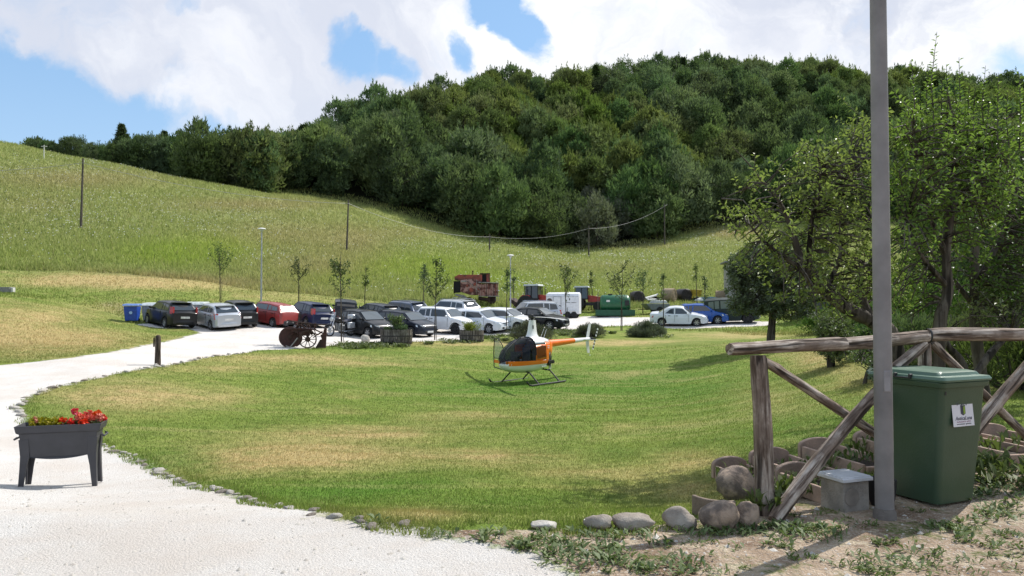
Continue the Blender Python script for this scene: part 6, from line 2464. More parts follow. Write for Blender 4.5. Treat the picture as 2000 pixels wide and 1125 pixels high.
def planter():
    b = hit(120, 948, 3)
    L, D, Hh = .93, .36, .76
    R = thing('planter_box', 'charcoal raised planter box on four legs with red geraniums on the drive', 'planter', b, radians(17))
    m = MB()
    # tub: tapering outside, rim, hollow inside
    def rect(l, d, z):
        return [Vector((-l / 2, -d / 2, z)), Vector((l / 2, -d / 2, z)), Vector((l / 2, d / 2, z)), Vector((-l / 2, d / 2, z))]
    m.loft([rect(L * .80, D * .74, .38), rect(L * .90, D * .9, .66), rect(L * .905, D * .91, .665), rect(L * .96, D, .68), rect(L * 1.0, D * 1.04, .76), rect(L * .975, D * .98, .765), rect(L * .95, D * .92, .73), rect(L * .93, D * .88, .69)])
    m.build('tub', M_PLANTER, R, smooth=False, bevel=.004)
    m = MB()
    m.loft([[Vector((x, -D * .37 - .012, .40 - .05 * (1 - (abs(x) / (L * .40)) ** 2))), Vector((x, -D * .37 + .02, .40)), Vector((x, D * .37, .40)), Vector((x, D * .37 + .012, .40 - .05 * (1 - (abs(x) / (L * .4)) ** 2)))] for x in np.linspace(-L * .36, L * .36, 11)])
    m.build('apron', M_PLANTER, R, smooth=False)
    for sx in (-1, 1):
        for sy in (-1, 1):
            m = MB()
            lx, ly = sx * L * .44, sy * D * .42
            w = .085
            # angle-section leg, tapering down, following the tub's corner
            def sec(z, k, t):
                x0, y0 = lx + sx * t, ly + sy * t * .7
                e = .02
                return [Vector((x0, y0, z)), Vector((x0 - sx * w * k, y0, z)), Vector((x0 - sx * w * k, y0 - sy * e, z)), Vector((x0 - sx * e, y0 - sy * e, z)), Vector((x0 - sx * e, y0 - sy * w * k, z)), Vector((x0, y0 - sy * w * k, z))]
            m.loft([sec(-.01, .62, .012), sec(.25, .85, .0), sec(.40, 1.15, -.004), sec(.60, 1.25, .012)])
            m.build('leg', M_PLANTER, R, smooth=False, bevel=.003)
        m = MB()
        m.tube([(sx * L * .485, -.10, .62), (sx * L * .515, -.10, .60), (sx * L * .515, .10, .60), (sx * L * .485, .10, .62)], .013, 6)
        m.build('handle', M_PLANTER, R)
    m = MB()
    m.box(0, 0, .70, L * .92, D * .86, .03)
    m.build('soil', M_SOIL, R, smooth=False)
    # plants growing out of the box: part of the planter's look but each a thing of its own
    red = leaf_mat('geranium_petals', (0.50, 0.022, 0.012), (0.75, 0.055, 0.03), .5, .25, nscale=5, rnd=.02)
    red.node_tree.nodes['Translucent BSDF'].inputs[0].default_value = (.7, .05, .02, 1)
    for l in list(red.node_tree.links):
        if l.to_node.bl_idname == 'ShaderNodeBsdfTranslucent':
            red.node_tree.links.remove(l)
    pink = pmat('pale_pink_petals', (0.62, 0.24, 0.17), .6)
    gl = leaf_mat('geranium_leaves', (0.04, 0.08, 0.02), (0.15, 0.22, 0.05), .5, .3, nscale=6, rnd=.02)
    yl = leaf_mat('coleus_leaves', (0.10, 0.11, 0.012), (0.42, 0.30, 0.04), .5, .3, nscale=14, rnd=.02)
    Mw = Matrix.Translation(b) @ Matrix.Rotation(radians(17), 4, 'Z')

    def plant(label, x0, x1, zt, lm, flowers, petal, seed, n):
        base = Mw @ Vector(((x0 + x1) / 2, 0, .70))
        P = thing('potted_flowers', label, 'flowers', base, radians(17), 'flowers in the planter box')
        r = random.Random(seed)
        st = MB()
        pts = []
        for i in range(int(n)):
            x, y = r.uniform(x0, x1) - (x0 + x1) / 2, r.uniform(-.12, .12)
            z = r.uniform(.03, zt)
            pts.append((x, y, z))
        Pn = np.array(pts)
        Dn = rng.normal(size=Pn.shape) * .8 + np.array([0, -.2, .4])
        Dn /= np.linalg.norm(Dn, axis=1)[:, None]
        V = leaf_quads(Pn, Dn, rng.uniform(.03, .055, len(Pn)), rng.uniform(.03, .045, len(Pn)), .15)
        leaf_object('foliage', V, lm, P)
        for i, (fx, fy, fz, fr) in enumerate(flowers):
            fx -= (x0 + x1) / 2
            st.tube([(fx * .8, fy, 0), (fx, fy, fz)], .004, 4)
            k = 60
            d = rng.normal(size=(k, 3))
            d /= np.linalg.norm(d, axis=1)[:, None]
            pp = np.array([fx, fy, fz]) + d * fr * .7
            d = rng.normal(size=(k, 3)) + d * .4
            d /= np.linalg.norm(d, axis=1)[:, None]
            Vp = leaf_quads(pp, d, np.full(k, fr * .8), np.full(k, fr * .8), .1)
            leaf_object('flower_head', Vp, petal, P, None)
        st.build('stem', gl, P)

    plant('bright red geraniums filling the right half of the planter', .0, .44, .07, gl,
          [(.02, -.05, .09, .042), (.12, -.10, .075, .045), (.17, .03, .13, .045), (.22, -.08, .12, .05), (.28, .05, .15, .05), (.31, -.07, .11, .05), (.37, .02, .14, .05), (.42, -.04, .12, .045), (.12, .06, .19, .038), (.26, -.13, .07, .045), (.44, .05, .10, .04)], red, 3, 220)
    plant('yellow green leafy plant in the left half of the planter', -.34, .0, .11, yl, [(-.30, .03, .12, .028), (-.27, -.05, .10, .024)], pink, 4, 420)


planter()

# ------------------------------------------------------------------ short wooden post
M_WOODG = wood_mat('weathered_log', (0.080, 0.055, 0.042), (0.250, 0.190, 0.150), (0.58, 0.51, 0.44), 'X')
M_WOODZ = wood_mat('weathered_post', (0.085, 0.062, 0.048), (0.215, 0.170, 0.135), (0.38, 0.33, 0.28), 'Z')
simple('wooden_post', 'short dark wooden post with iron strap beside the drive', 'post', 308, 714, 0, [
    ('post', wood_mat('dark_post', (0.03, 0.022, 0.017), (0.085, 0.065, 0.05), (0.16, 0.13, 0.105), 'Z'), lambda m: m.lathe([(.09, -.15), (.10, .1), (.088, .5), (.092, .85), (.085, .96), (.05, 1.02), (.01, 1.03)], 12), 0),
    ('iron_strap', M_RUSTD, lambda m: (m.box(-.125, -.02, .78, .035, .05, .30), m.tube([(-.13, 0, .93), (-.15, 0, .96), (0, 0, .98)], .012, 5)), 0)])
stone('white stone left of the foot of the short wooden post', 303, 716, .16, .10, 41, M_STONE_P)
stone('white stone right of the foot of the short wooden post', 317, 717, .22, .10, 42, M_STONE_P)

# ------------------------------------------------------------------ old horse drawn mower / cultivator
M_REDRUST = pmat('red_rust', (0.070, 0.026, 0.021), .8, scale=8, col2=(0.035, 0.016, 0.013))


def old_mower():
    b = hit(590, 680, 15)
    R = thing('old_farm_implement', 'rusty red antique farm implement with spoked wheel standing beside the drive', 'farm implement', b, radians(8))

    def part(name, fn, mat=M_REDRUST, parent=R):
        m = MB()
        fn(m)
        return m.build(name, mat, parent)

    def wheel(cx, cy, r, solid, spokes, tilt):
        W = thing_part = bpy.data.objects.new('wheel', None)
        m = MB()
        ring = [(cx + r * cos(a) * cos(tilt), cy + r * cos(a) * sin(tilt), r + r * sin(a)) for a in np.linspace(0, 2 * pi, 33)]
        bpy.data.objects.remove(W)
        if solid:
            m.lathe([(.05, -.02), (r * .97, -.02), (r, 0), (r * .97, .02), (.05, .02)], 28, (0, 0, 0), 'Y')
            o = m.build('disc_wheel', M_REDRUST, R, loc=(cx, cy, r), rot=(0, 0, tilt))
            h = MB()
            h.lathe([(.11, -.06), (.09, -.09), (.03, -.1)], 14, (0, 0, 0), 'Y')
            h.build('hub', M_RUSTD, o)
            return
        m.lathe([(r - .055, -.035), (r, -.04), (r, .04), (r - .055, .035), (r - .055, -.035)], 30, (0, 0, 0), 'Y', cap=False)
        o = m.build('spoked_wheel', M_RUSTD, R, loc=(cx, cy, r), rot=(0, 0, tilt))
        s = MB()
        for k in range(spokes):
            a = 2 * pi * k / spokes
            s.tube([(.04 * cos(a), 0, .04 * sin(a)), ((r - .02) * cos(a), 0, (r - .02) * sin(a))], .018, 5)
        s.lathe([(.13, -.06), (.13, .06)], 12, (0, 0, 0), 'Y')
        s.build('spoke', M_RUSTD, o)
    wheel(-.62, .25, .52, True, 0, radians(14))
    wheel(-.52, .55, .46, True, 0, radians(14))
    wheel(.28, -.15, .43, False, 10, radians(14))
    part('shoe', lambda m: (m.tube([(-.75, -.1, .12), (-.55, -.1, .05), (-.35, -.1, .3), (-.2, -.1, .5)], .03, 6), m.box(-.82, -.1, .03, .16, .12, .06)), M_GREYM)
    part('frame', lambda m: (m.tube([(-.75, 0, .95), (.6, 0, .9), (1.15, .1, .62)], .035, 6), m.tube([(-.7, .5, .98), (.6, .5, .9)], .03, 6), m.tube([(.28, -.15, .43), (.2, .2, .9)], .03, 6),
                             m.tube([(-.62, .25, .5), (-.3, .25, .95)], .035, 6), m.box(-.05, .25, .86, .95, .4, .16), m.box(.1, .1, .70, .5, .3, .2)))
    rr = random.Random(4)
    for i in range(17):
        x = rr.uniform(-.45, .62)
        part('lever', lambda m: m.tube([(x, rr.uniform(-.05, .5), rr.uniform(.55, .9)), (x + rr.uniform(-.15, .15), rr.uniform(0, .4), rr.uniform(.95, 1.15)), (x + rr.uniform(-.3, .3), rr.uniform(0, .4), rr.uniform(1.1, 1.28))], .024, 5), M_RUSTD if i % 2 else M_REDRUST)
    for i in range(6):
        part('gear', lambda m: m.lathe([(.03, -.03), (.05 + .02 * (i % 3), -.03), (.05 + .02 * (i % 3), .03), (.03, .03)], 12, (-.3 + .15 * i, .05, .78 + .08 * sin(i * 2)), 'Y'), M_RUSTD)
    part('pole_bar', lambda m: (m.tube([(-.72, .1, 1.35), (-.3, .1, 1.26), (.5, .1, 1.16), (1.15, .12, 1.12)], .032, 6), m.tube([(-.72, .3, 1.33), (.4, .3, 1.2)], .02, 5)), M_RUSTD)
    part('draft_arm', lambda m: (m.tube([(.45, 0, .75), (.75, .05, .65), (.95, .1, .8)], .035, 6), m.tube([(.5, .1, .5), (.9, .1, .78)], .025, 5)))
    part('stand', lambda m: m.poly_prism([(.88, 0), (1.12, 0), (1.16, .95), (1.05, 1.0), (.98, .7), (.86, .62), (.92, .45)], .0, .16), M_REDRUST)
    part('stand_foot', lambda m: m.poly_prism([(.62, 0), (.9, 0), (.92, .42), (.84, .4)], .02, .12), M_RUSTD)


old_mower()


def motorcycle():
    b = hit(664, 657, 15)
    R = thing('motorcycle', 'black and silver touring motorcycle parked behind the young tree', 'motorcycle', b, radians(-128))
    blk = paint('motorcycle_black', (0.015, 0.015, 0.016))
    sil = paint('motorcycle_silver', (0.55, 0.57, 0.60), .3, .5)

    def part(name, mat, fn, parent=R, bevel=0.0):
        m = MB()
        fn(m)
        return m.build(name, mat, parent, bevel=bevel)
    for x in (.74, -.74):
        w = part('wheel', M_TYRE, lambda m: m.lathe([(.25, -.05), (.31, -.06), (.34, -.03), (.345, 0), (.34, .03), (.31, .06), (.25, .05), (.25, -.05)], 24, (x, 0, .345), 'Y', cap=False))
        part('rim', M_RIM, lambda m: (m.lathe([(.255, -.04), (.235, -.03), (.235, .03), (.255, .04), (.255, -.04)], 24, (x, 0, .345), 'Y', cap=False),
                                      [m.tube([(x, 0, .345), (x + .24 * cos(a), 0, .345 + .24 * sin(a))], .012, 4) for a in np.linspace(0, 2 * pi, 9)[:-1]], m.lathe([(.13, .045), (.13, .05)], 14, (x, 0, .345), 'Y')), w)
    part('engine', M_STEELG, lambda m: (m.box(.02, 0, .48, .46, .38, .34), m.box(.12, 0, .66, .26, .5, .14)), bevel=.04)
    part('fuel_tank', blk, lambda m: m.ellipsoid((.14, 0, .93), (.31, .17, .16), 14, 8))
    part('seat', M_SEAT, lambda m: m.loft([[(x, -w, z), (x, -w * .8, z + .09), (x, w * .8, z + .09), (x, w, z)] for (x, w, z) in ((-.10, .11, .84), (-.35, .15, .82), (-.62, .14, .88), (-.82, .10, .92))]))
    part('fork', sil, lambda m: [m.tube([(.74, s * .10, .345), (.46, s * .10, 1.02)], .026, 6) for s in (-1, 1)])
    part('front_mudguard', blk, lambda m: m.loft([[(.74 + .38 * cos(a), -.07, .345 + .38 * sin(a)), (.74 + .40 * cos(a), 0, .345 + .40 * sin(a)), (.74 + .38 * cos(a), .07, .345 + .38 * sin(a))] for a in np.linspace(.3, 2.2, 8)], close=False, cap=False))
    part('rear_mudguard', blk, lambda m: m.loft([[(-.74 + .40 * cos(a), -.09, .345 + .40 * sin(a)), (-.74 + .42 * cos(a), 0, .345 + .42 * sin(a)), (-.74 + .40 * cos(a), .09, .345 + .40 * sin(a))] for a in np.linspace(1.0, 3.0, 8)], close=False, cap=False))
    hb = part('handlebar', M_HDARK, lambda m: m.tube([(.32, -.40, 1.12), (.44, -.22, 1.12), (.46, 0, 1.06), (.44, .22, 1.12), (.32, .40, 1.12)], .015, 6))
    part('mirror', M_HDARK, lambda m: [(m.tube([(.40, s * .28, 1.12), (.40, s * .36, 1.28)], .008, 4), m.ellipsoid((.40, s * .38, 1.32), (.02, .07, .045), 8, 5)) for s in (-1, 1)], hb)
    part('headlight', M_LAMP, lambda m: m.lathe([(.04, .50), (.10, .54), (.11, .64), (.10, .66)], 16, (0, 0, .98), 'X'))
    part('windscreen', glass_mat('bike_screen', (.5, .55, .58), .1, .5), lambda m: m.loft([[(.52, y * .9, 1.05), (.40, y * .7, 1.38)] for y in (-.22, -.1, 0, .1, .22)], close=False, cap=False))
    part('pannier', sil, lambda m: [m.box(-.55, s * .30, .62, .46, .18, .34) for s in (-1, 1)], bevel=.04)
    part('top_case', sil, lambda m: m.box(-.86, 0, 1.10, .36, .42, .28), bevel=.06)
    part('exhaust', M_CHROME, lambda m: [m.tube([(.2, s * .16, .35), (-.2, s * .2, .28), (-.9, s * .24, .36)], [.022, .03, .045], 8) for s in (-1, 1)])
    part('side_stand', M_HDARK, lambda m: m.tube([(-.05, .15, .3), (-.1, .32, .0)], .014, 5))
    part('frame', M_HDARK, lambda m: (m.tube([(.44, 0, 1.0), (.2, 0, .78), (-.3, 0, .78), (-.8, 0, .9)], .03, 6), m.tube([(.4, 0, .9), (.3, 0, .35), (-.3, 0, .3), (-.74, 0, .345)], .03, 6), m.tube([(-.3, 0, .78), (-.3, 0, .3)], .03, 6)))


motorcycle()


# ------------------------------------------------------------------ half-barrel planters
M_BARREL = wood_mat('barrel_wood', (0.06, 0.052, 0.045), (0.16, 0.14, 0.12), (0.27, 0.25, 0.22), 'Z', 1.0)
M_HOOP = pmat('barrel_hoop', (0.05, 0.045, 0.042), .6, .4)
_stave_cache = {}


def barrel(u, v, rw, h, label, seed, plants):
    b = hit(u, v, 15)
    b.y += rw * .8
    b.z = H(b.x, b.y) - .04
    R = thing('barrel_planter', label, 'planter', b, 0, 'oval barrel planters along the lawn')
    n = 26
    ys = .72
    for k in range(n):
        a0, a1 = 2 * pi * k / n + .012, 2 * pi * (k + 1) / n - .012
        m = MB()
        rows = []
        for (z, r) in ((0, rw * .95), (h * .5, rw * 1.0), (h * (1.0 + .012 * ((k * 7) % 3)), rw * .985)):
            rows.append([Vector((r * cos(a0), r * sin(a0) * ys, z)), Vector((r * cos(a1), r * sin(a1) * ys, z)), Vector(((r - .04) * cos(a1), (r - .04) * sin(a1) * ys, z)), Vector(((r - .04) * cos(a0), (r - .04) * sin(a0) * ys, z))])
        m.loft(rows)
        m.build('stave', M_BARREL, R, smooth=False)
    for z in (h * .16, h * .58):
        m = MB()
        pts = [Vector(((rw * 1.0 + .006) * cos(a), (rw * 1.0 + .006) * sin(a) * ys, z)) for a in np.linspace(0, 2 * pi, 41)]
        m.loft([[p + Vector((0, 0, -.03)), p + Vector((0, 0, .03)), p * .985 + Vector((0, 0, .03)) + Vector((0, 0, z * .015)), p * .985 + Vector((0, 0, -.03)) + Vector((0, 0, z * .015))] for p in pts])
        m.build('hoop', M_HOOP, R, smooth=False)
    m = MB()
    m.add([(rw * .93 * cos(a), rw * .93 * sin(a) * ys, h * .9) for a in np.linspace(0, 2 * pi, 25)[:-1]], [tuple(range(24))])
    m.build('soil', M_SOIL, R)
    for (lab, x, y, w, ph, mat, leaf, n_, nm) in plants:
        P = thing(nm, lab, 'plant', (b.x + x, b.y + y, b.z + h * .9), 0, 'plants in the barrel planters')
        st = MB()
        r = random.Random(seed + int(x * 10))
        pts = []
        for i in range(14):
            an = r.uniform(0, 6.28)
            rr = w * .5 * sqrt(r.random())
            tip = Vector((cos(an) * rr, sin(an) * rr, ph * r.uniform(.5, 1)))
            st.tube([(0, 0, -.05), tip * .5 + Vector((0, 0, ph * .1)), tip], [.018, .01, .005], 4, cap=False)
            for j in range(n_ // 14):
                pts.append(tuple(tip * r.uniform(.5, 1.05) + Vector([r.gauss(0, w * .09) for _ in range(3)])))
        st.build('stem', M_BARK, P)
        Pn = np.array(pts)
        Pn[:, 2] = np.abs(Pn[:, 2])
        Dn = rng.normal(size=Pn.shape) + np.array([0, 0, .3])
        Dn /= np.linalg.norm(Dn, axis=1)[:, None]
        V = leaf_quads(Pn, Dn, leaf * rng.uniform(.6, 1.4, len(Pn)), leaf * .55 * rng.uniform(.6, 1.4, len(Pn)))
        leaf_object('foliage', V, mat, P)


M_BRIGHT = leaf_mat('bright_shrub_leaves', (0.10, 0.14, 0.02), (0.26, 0.31, 0.045), .5, .35, nscale=3)
M_MIDLEAF = leaf_mat('mid_green_leaves', (0.05, 0.10, 0.025), (0.13, 0.21, 0.05), .5, .3, nscale=3)
barrel(770, 674, .86, .78, 'large oval wooden barrel planter with two plants, left one', 5, [
    ('loose dark shrub rising from the left barrel planter', .02, .0, .8, .85, M_DARKLEAF, .12, 420, 'potted_shrub'),
    ('soft pale green cushion plant at the right of the left barrel', .28, -.15, .7, .30, M_MIDLEAF, .06, 900, 'potted_plant'),
    ('soft green cushion plant at the left rim of the left barrel', -.42, -.1, .5, .22, M_MIDLEAF, .06, 500, 'potted_plant')])
barrel(920, 669, .70, .66, 'smaller oval wooden barrel planter with yellow green plant, right one', 8, [
    ('bushy yellow green plant in the right barrel planter', .0, .0, 1.15, .48, M_BRIGHT, .09, 1300, 'potted_plant'),
    ])

# weeds and low flowers along the back edge of the lawn
_sp = []
for i in range(60):
    u = _r.uniform(640, 1300)
    v = np.interp(u, [640, 900, 1100, 1300], [678, 668, 652, 655]) + _r.uniform(-6, 5)
    p = hit(u, v, 15)
    _sp.append((p.x, p.y, _r.uniform(.2, .7), 70))
weed_patch('border_weeds', 'low weeds and dry leaves along the back border of the lawn', _sp, .16, .20)

# ------------------------------------------------------------------ grey lamp pole in the foreground
def grey_pole():
    b = at(1728, 1012, 5.72)
    b.z = H(b.x, b.y)
    R = thing('lamp_pole', 'thick grey steel pole standing beside the green wheelie bin', 'pole', b)
    m = MB()
    m.tube([(0, 0, -.1), (0, 0, .9), (0, 0, 2.0), (-.0, 0, 4.6), (0, 0, 6.2)], [.068, .066, .064, .058, .052], 28)
    m.build('shaft', pmat('pole_grey_paint', (0.225, 0.210, 0.208), .6, .0, var=.16, scale=1.6, bump=.25, bscale=9), R)
    m = MB()
    m.lathe([(.069, 0), (.085, .0), (.082, .05), (.069, .08)], 24)
    m.build('base_collar', pmat('collar_concrete', (0.16, 0.14, 0.125), .9, bump=.6), R)
    m = MB()
    m.box(.0, -.064, 1.05, .05, .01, .16)
    m.build('inspection_hatch', pmat('hatch_grey', (0.26, 0.25, 0.26), .5), R, bevel=.004)
    # lantern well above the frame
    m = MB()
    m.tube([(0, 0, 6.15), (0, 0, 6.35)], [.06, .08], 12)
    m.lathe([(.10, 6.33), (.24, 6.45), (.26, 6.52), (.10, 6.60), (.02, 6.62)], 18)
    m.build('lantern', M_WHITEP, R)


grey_pole()


# ------------------------------------------------------------------ rustic log fence
def log_pts(a, b, bow=0.0, n=9, axis=Vector((0, 0, 1)), wig=.006, seed=0):
    r = random.Random(seed)
    out = []
    for i in range(n):
        t = i / (n - 1)
        p = a.lerp(b, t) + axis * bow * 4 * t * (1 - t)
        p += Vector([r.gauss(0, wig) for _ in range(3)])
        out.append(p)
    return out


def log(name, a, b, r0, r1, parent, bow=0, axis=Vector((0, 0, 1)), seed=0, mat=None, knots=True):
    """a knobbly round timber between two world points, modelled along its own local X so the grain follows it"""
    from mathutils import noise
    d = (b - a)
    L = d.length
    q = d.to_track_quat('X', 'Z')
    m = MB()
    rr = random.Random(seed)
    n, k = max(14, int(L / .07)), 18
    loc_ax = q.inverted() @ axis
    rings = []
    off = rr.uniform(0, 90)
    kn = [(rr.random(), rr.uniform(0, 6.28), rr.uniform(.006, .014)) for _ in range(int(L * 5) + 1)] if knots else []
    for i in range(n + 1):
        t = i / n
        c = Vector((t * L, 0, 0)) + loc_ax * bow * 4 * t * (1 - t) + Vector((0, noise.noise(Vector((t * L * 1.3, off, 0))) * .012, noise.noise(Vector((t * L * 1.3, off, 9))) * .012))
        r = r0 + (r1 - r0) * t
        ring = []
        for j in range(k):
            an = 2 * pi * j / k
            e = 1 + .09 * noise.noise(Vector((cos(an) * 1.2, sin(an) * 1.2, t * L * 2.2 + off))) + .05 * noise.noise(Vector((cos(an) * 4, sin(an) * 4, t * L * 1.1 + off)))
            for (kt, ka, kh) in kn:
                dd = ((t - kt) * L / .04) ** 2 + ((((an - ka + pi) % (2 * pi)) - pi) / .5) ** 2
                if dd < 6:
                    e += kh / r * math.exp(-dd)
            # one long drying crack
            ca = 1.2 + .4 * noise.noise(Vector((t * L, off, 3)))
            dc = abs(((an - ca + pi) % (2 * pi)) - pi)
            if dc < .2:
                e -= .10
            edge = min(t, 1 - t) * L
            if edge < .03:
                e *= .90 + .1 * edge / .03
            ring.append(c + Vector((0, cos(an), sin(an))) * r * e)
        rings.append(ring)
    m.loft(rings)
    o = m.build(name, mat or M_WOODG, parent)
    o.location = a - parent.location
    o.rotation_euler = q.to_euler()
    return o


FENCE_END = at(1425, 682, 5.80)


def fence():
    base = at(1492, 1000, 5.86)
    base.z = H(base.x, base.y)
    R = thing('log_fence', 'rustic weathered log fence with crossed braces at the lawn edge', 'fence', base)
    joint = at(1812, 656, 6.75)
    far = at(2075, 655, 7.1)
    far2 = far + (far - joint) * 1.0
    # rails
    log('rail', at(1425, 682, 5.80), at(1648, 672, 6.28), .052, .056, R, .006, seed=1)
    log('rail', at(1632, 673, 6.25), joint + Vector((.0, 0, -.005)), .056, .058, R, .0, seed=2)
    log('rail', joint + Vector((.012, 0, .012)), far + Vector((0, 0, .0)), .060, .062, R, .012, seed=3)
    # posts
    p1t = at(1481, 694, 5.93)
    log('post', base + Vector((.01, 0, -.15)), p1t, .082, .066, R, .012, Vector((1, 0, 0)), 4)
    p2b = Vector((joint.x, joint.y + .05, H(joint.x, joint.y) - .1))
    log('post', p2b, joint + Vector((-.02, .02, -.05)), .066, .055, R, .0, seed=5)
    p3b = Vector((far.x, far.y + .05, H(far.x, far.y) - .1))
    log('post', p3b, far + Vector((0, .02, -.05)), .066, .058, R, 0, seed=6)
    # first bay, crossed braces: one rises from the post foot to the right, one falls from the post top
    log('brace', at(1512, 1018, 5.66), at(1745, 735, 6.50), .056, .048, R, .045, Vector((-.6, 0, .8)), 7)
    log('brace', at(1492, 706, 6.02), at(1775, 888, 6.62), .036, .042, R, .0, seed=8)
    log('brace', at(1745, 720, 6.52), joint + Vector((-.05, -.03, -.07)), .048, .045, R, 0, seed=12)
    # second bay
    log('brace', joint + Vector((.04, .03, -.06)), at(2035, 882, 7.25), .040, .038, R, .0, seed=9)
    log('brace', at(1872, 882, 6.72), at(2030, 690, 7.0), .060, .055, R, .02, Vector((-.6, 0, .8)), 10)
    # short rail beyond the frame keeps the line going
    log('rail', far + Vector((.012, 0, .0)), far2, .06, .055, R, .0, seed=11)
    # iron wire round the joint
    m = MB()
    c = joint + Vector((.005, 0, 0)) - R.location
    m.lathe([(.066, -.008), (.070, 0), (.066, .008)], 18, c, 'X', cap=False)
    m.build('wire_band', M_HDARK, R)


fence()


# ------------------------------------------------------------------ green wheelie bin
def green_bin():
    ang = radians(24.0)
    ex, ey = Vector((cos(ang), sin(ang), 0)), Vector((-sin(ang), cos(ang), 0))
    corner = at(1836, 998, 5.93)
    W, D = .56, .66
    c = corner + ex * W * .42 + ey * D * .40
    c.z = H(c.x, c.y) + .01
    R = thing('wheelie_bin', 'dark green wheelie bin with white sticker behind the grey pole', 'bin', c, ang)
    g = pmat('bin_green', (0.032, 0.066, 0.034), .42, var=.22, scale=2.2, bump=.12, bscale=60, col2=(0.044, 0.080, 0.048))
    gl = pmat('bin_lid_green', (0.075, 0.140, 0.098), .36, var=.12, scale=3.0, bump=.1, bscale=60, col2=(0.075, 0.135, 0.095))

    def rr(w, d, z, r=.05, n=5, cut=0.0):
        pts = []
        for (sx, sy, a0) in ((1, -1, -pi / 2), (1, 1, 0), (-1, 1, pi / 2), (-1, -1, pi)):
            for k in range(n + 1):
                a = a0 + pi / 2 * k / n
                pts.append(Vector((sx * (w / 2 - r) + r * cos(a), sy * (d / 2 - r) + r * sin(a), z)))
        return pts
    m = MB()
    m.loft([rr(W * .80, D * .72, .0), rr(W * .82, D * .75, .10), rr(W * .93, D * .92, .70), rr(W * .955, D * .96, .90), rr(W * .97, D * .985, .935), rr(W * 1.03, D * 1.04, .94), rr(W * 1.05, D * 1.06, .975), rr(W * 1.03, D * 1.04, .985)])
    body = m.build('bin_body', g, R)
    m = MB()
    m.loft([rr(W * 1.06, D * 1.08, .985, .04), rr(W * 1.08, D * 1.10, 1.0, .04), rr(W * 1.04, D * 1.06, 1.022, .04), rr(W * .90, D * .90, 1.028, .05), rr(W * .86, D * .86, 1.052, .06), rr(W * .70, D * .72, 1.064, .06), rr(W * .66, D * .68, 1.058, .06)])
    lid = m.build('lid', gl, R)
    m = MB()
    m.tube([(-.26, D * .56, .96), (.26, D * .56, .96)], .016, 8)
    for s in (-1, 1):
        m.tube([(s * .24, D * .50, .94), (s * .24, D * .60, 1.01), (s * .18, D * .62, 1.03), (s * .10, D * .60, 1.02)], .015, 6)
    m.build('hinge_handle', g, R)
    m = MB()
    for s in (-.07, .07):
        m.box(-W * .54, s, 1.012, .035, .02, .04)
    m.tube([(-W * .555, -.07, 1.0), (-W * .56, .07, 1.0)], .008, 5)
    m.build('lid_latch', M_HDARK, lid, bevel=.004)
    m = MB()
    m.box(-W * .40, -D * .478, .895, .014, .012, .028)
    m.build('key_hole', M_HDARK, R)
    for s in (-1, 1):
        m = MB()
        m.lathe([(.03, -.025), (.09, -.025), (.10, -.015), (.10, .015), (.09, .025), (.03, .025)], 20, (s * W * .37, D * .40, .10), 'X')
        w = m.build('wheel', M_TYRE, R)
        m = MB()
        m.lathe([(.05, s * .026), (.02, s * .032)], 14, (s * W * .37, D * .40, .10), 'X')
        m.build('rim', M_HDARK, w)
    # sticker on the front, leaning with it
    tilt = math.atan2(D * (.92 - .75) / 2, .60)
    yf = lambda z: -(D * .75 / 2 + (z - .10) / .60 * D * (.92 - .75) / 2)
    zc = .755
    S = bpy.data.objects.new('sticker', None)
    bpy.data.objects.remove(S)
    rot = Matrix.Rotation(-tilt, 4, 'X')
    base = Matrix.Translation((-.02, yf(zc) - .004, zc)) @ rot

    def flat(name, pts, mat, parent, lift, hole=None):
        m = MB()
        m.poly_prism([(a, b) for a, b in pts], -lift - .0012, -lift)
        o = m.build(name, mat, parent, smooth=False)
        return o
    sw, sh = .25, .26
    paper = pmat('sticker_paper', (0.68, 0.66, 0.69), .6, var=.03)
    ink = pmat('sticker_ink', (0.05, 0.045, 0.07), .6)
    mag = pmat('sticker_magenta', (0.32, 0.10, 0.20), .6)
    stk = flat('sticker', [(-sw / 2, -sh / 2), (sw / 2, -sh / 2), (sw / 2, sh / 2), (-sw / 2, sh / 2)], paper, R, 0)
    stk.matrix_local = base
    flat('emblem', [(0, -.045), (.030, -.030), (.030, .035), (.005, .052), (-.025, .035), (-.027, -.030)], ink, stk, .0022)
    flat('emblem_face', [(.002, -.036), (.026, -.024), (.026, .030), (.002, .024)], pmat('sticker_lime', (0.22, 0.32, 0.035), .6), stk, .0045)
    flat('emblem_top', [(-.016, .034), (.004, .030), (.022, .036), (.005, .047)], pmat('sticker_grey', (0.22, 0.23, 0.2), .6), stk, .0045)
    m = MB()
    sp = [(-.058 + .013 * cos(a) * (1 - a / 14), -.004, .048 + .013 * sin(a) * (1 - a / 14)) for a in np.linspace(6.5, 0, 14)]
    arc = [(-.045 + .10 * t, -.004, .062 + .022 * sin(pi * t)) for t in np.linspace(0, 1, 10)]
    m.tube(sp, .0016, 4)
    m.tube(arc, .0022, 4)
    m.tube([(-.02 + .06 * t, -.004, .073 + .016 * sin(pi * t)) for t in np.linspace(0, 1, 8)], .0016, 4)
    m.poly_prism([(.038, .040), (.055, .044), (.046, .032)], -.004, -.003)
    m.build('scroll', pmat('sticker_scroll', (0.16, 0.15, 0.18), .6), stk)

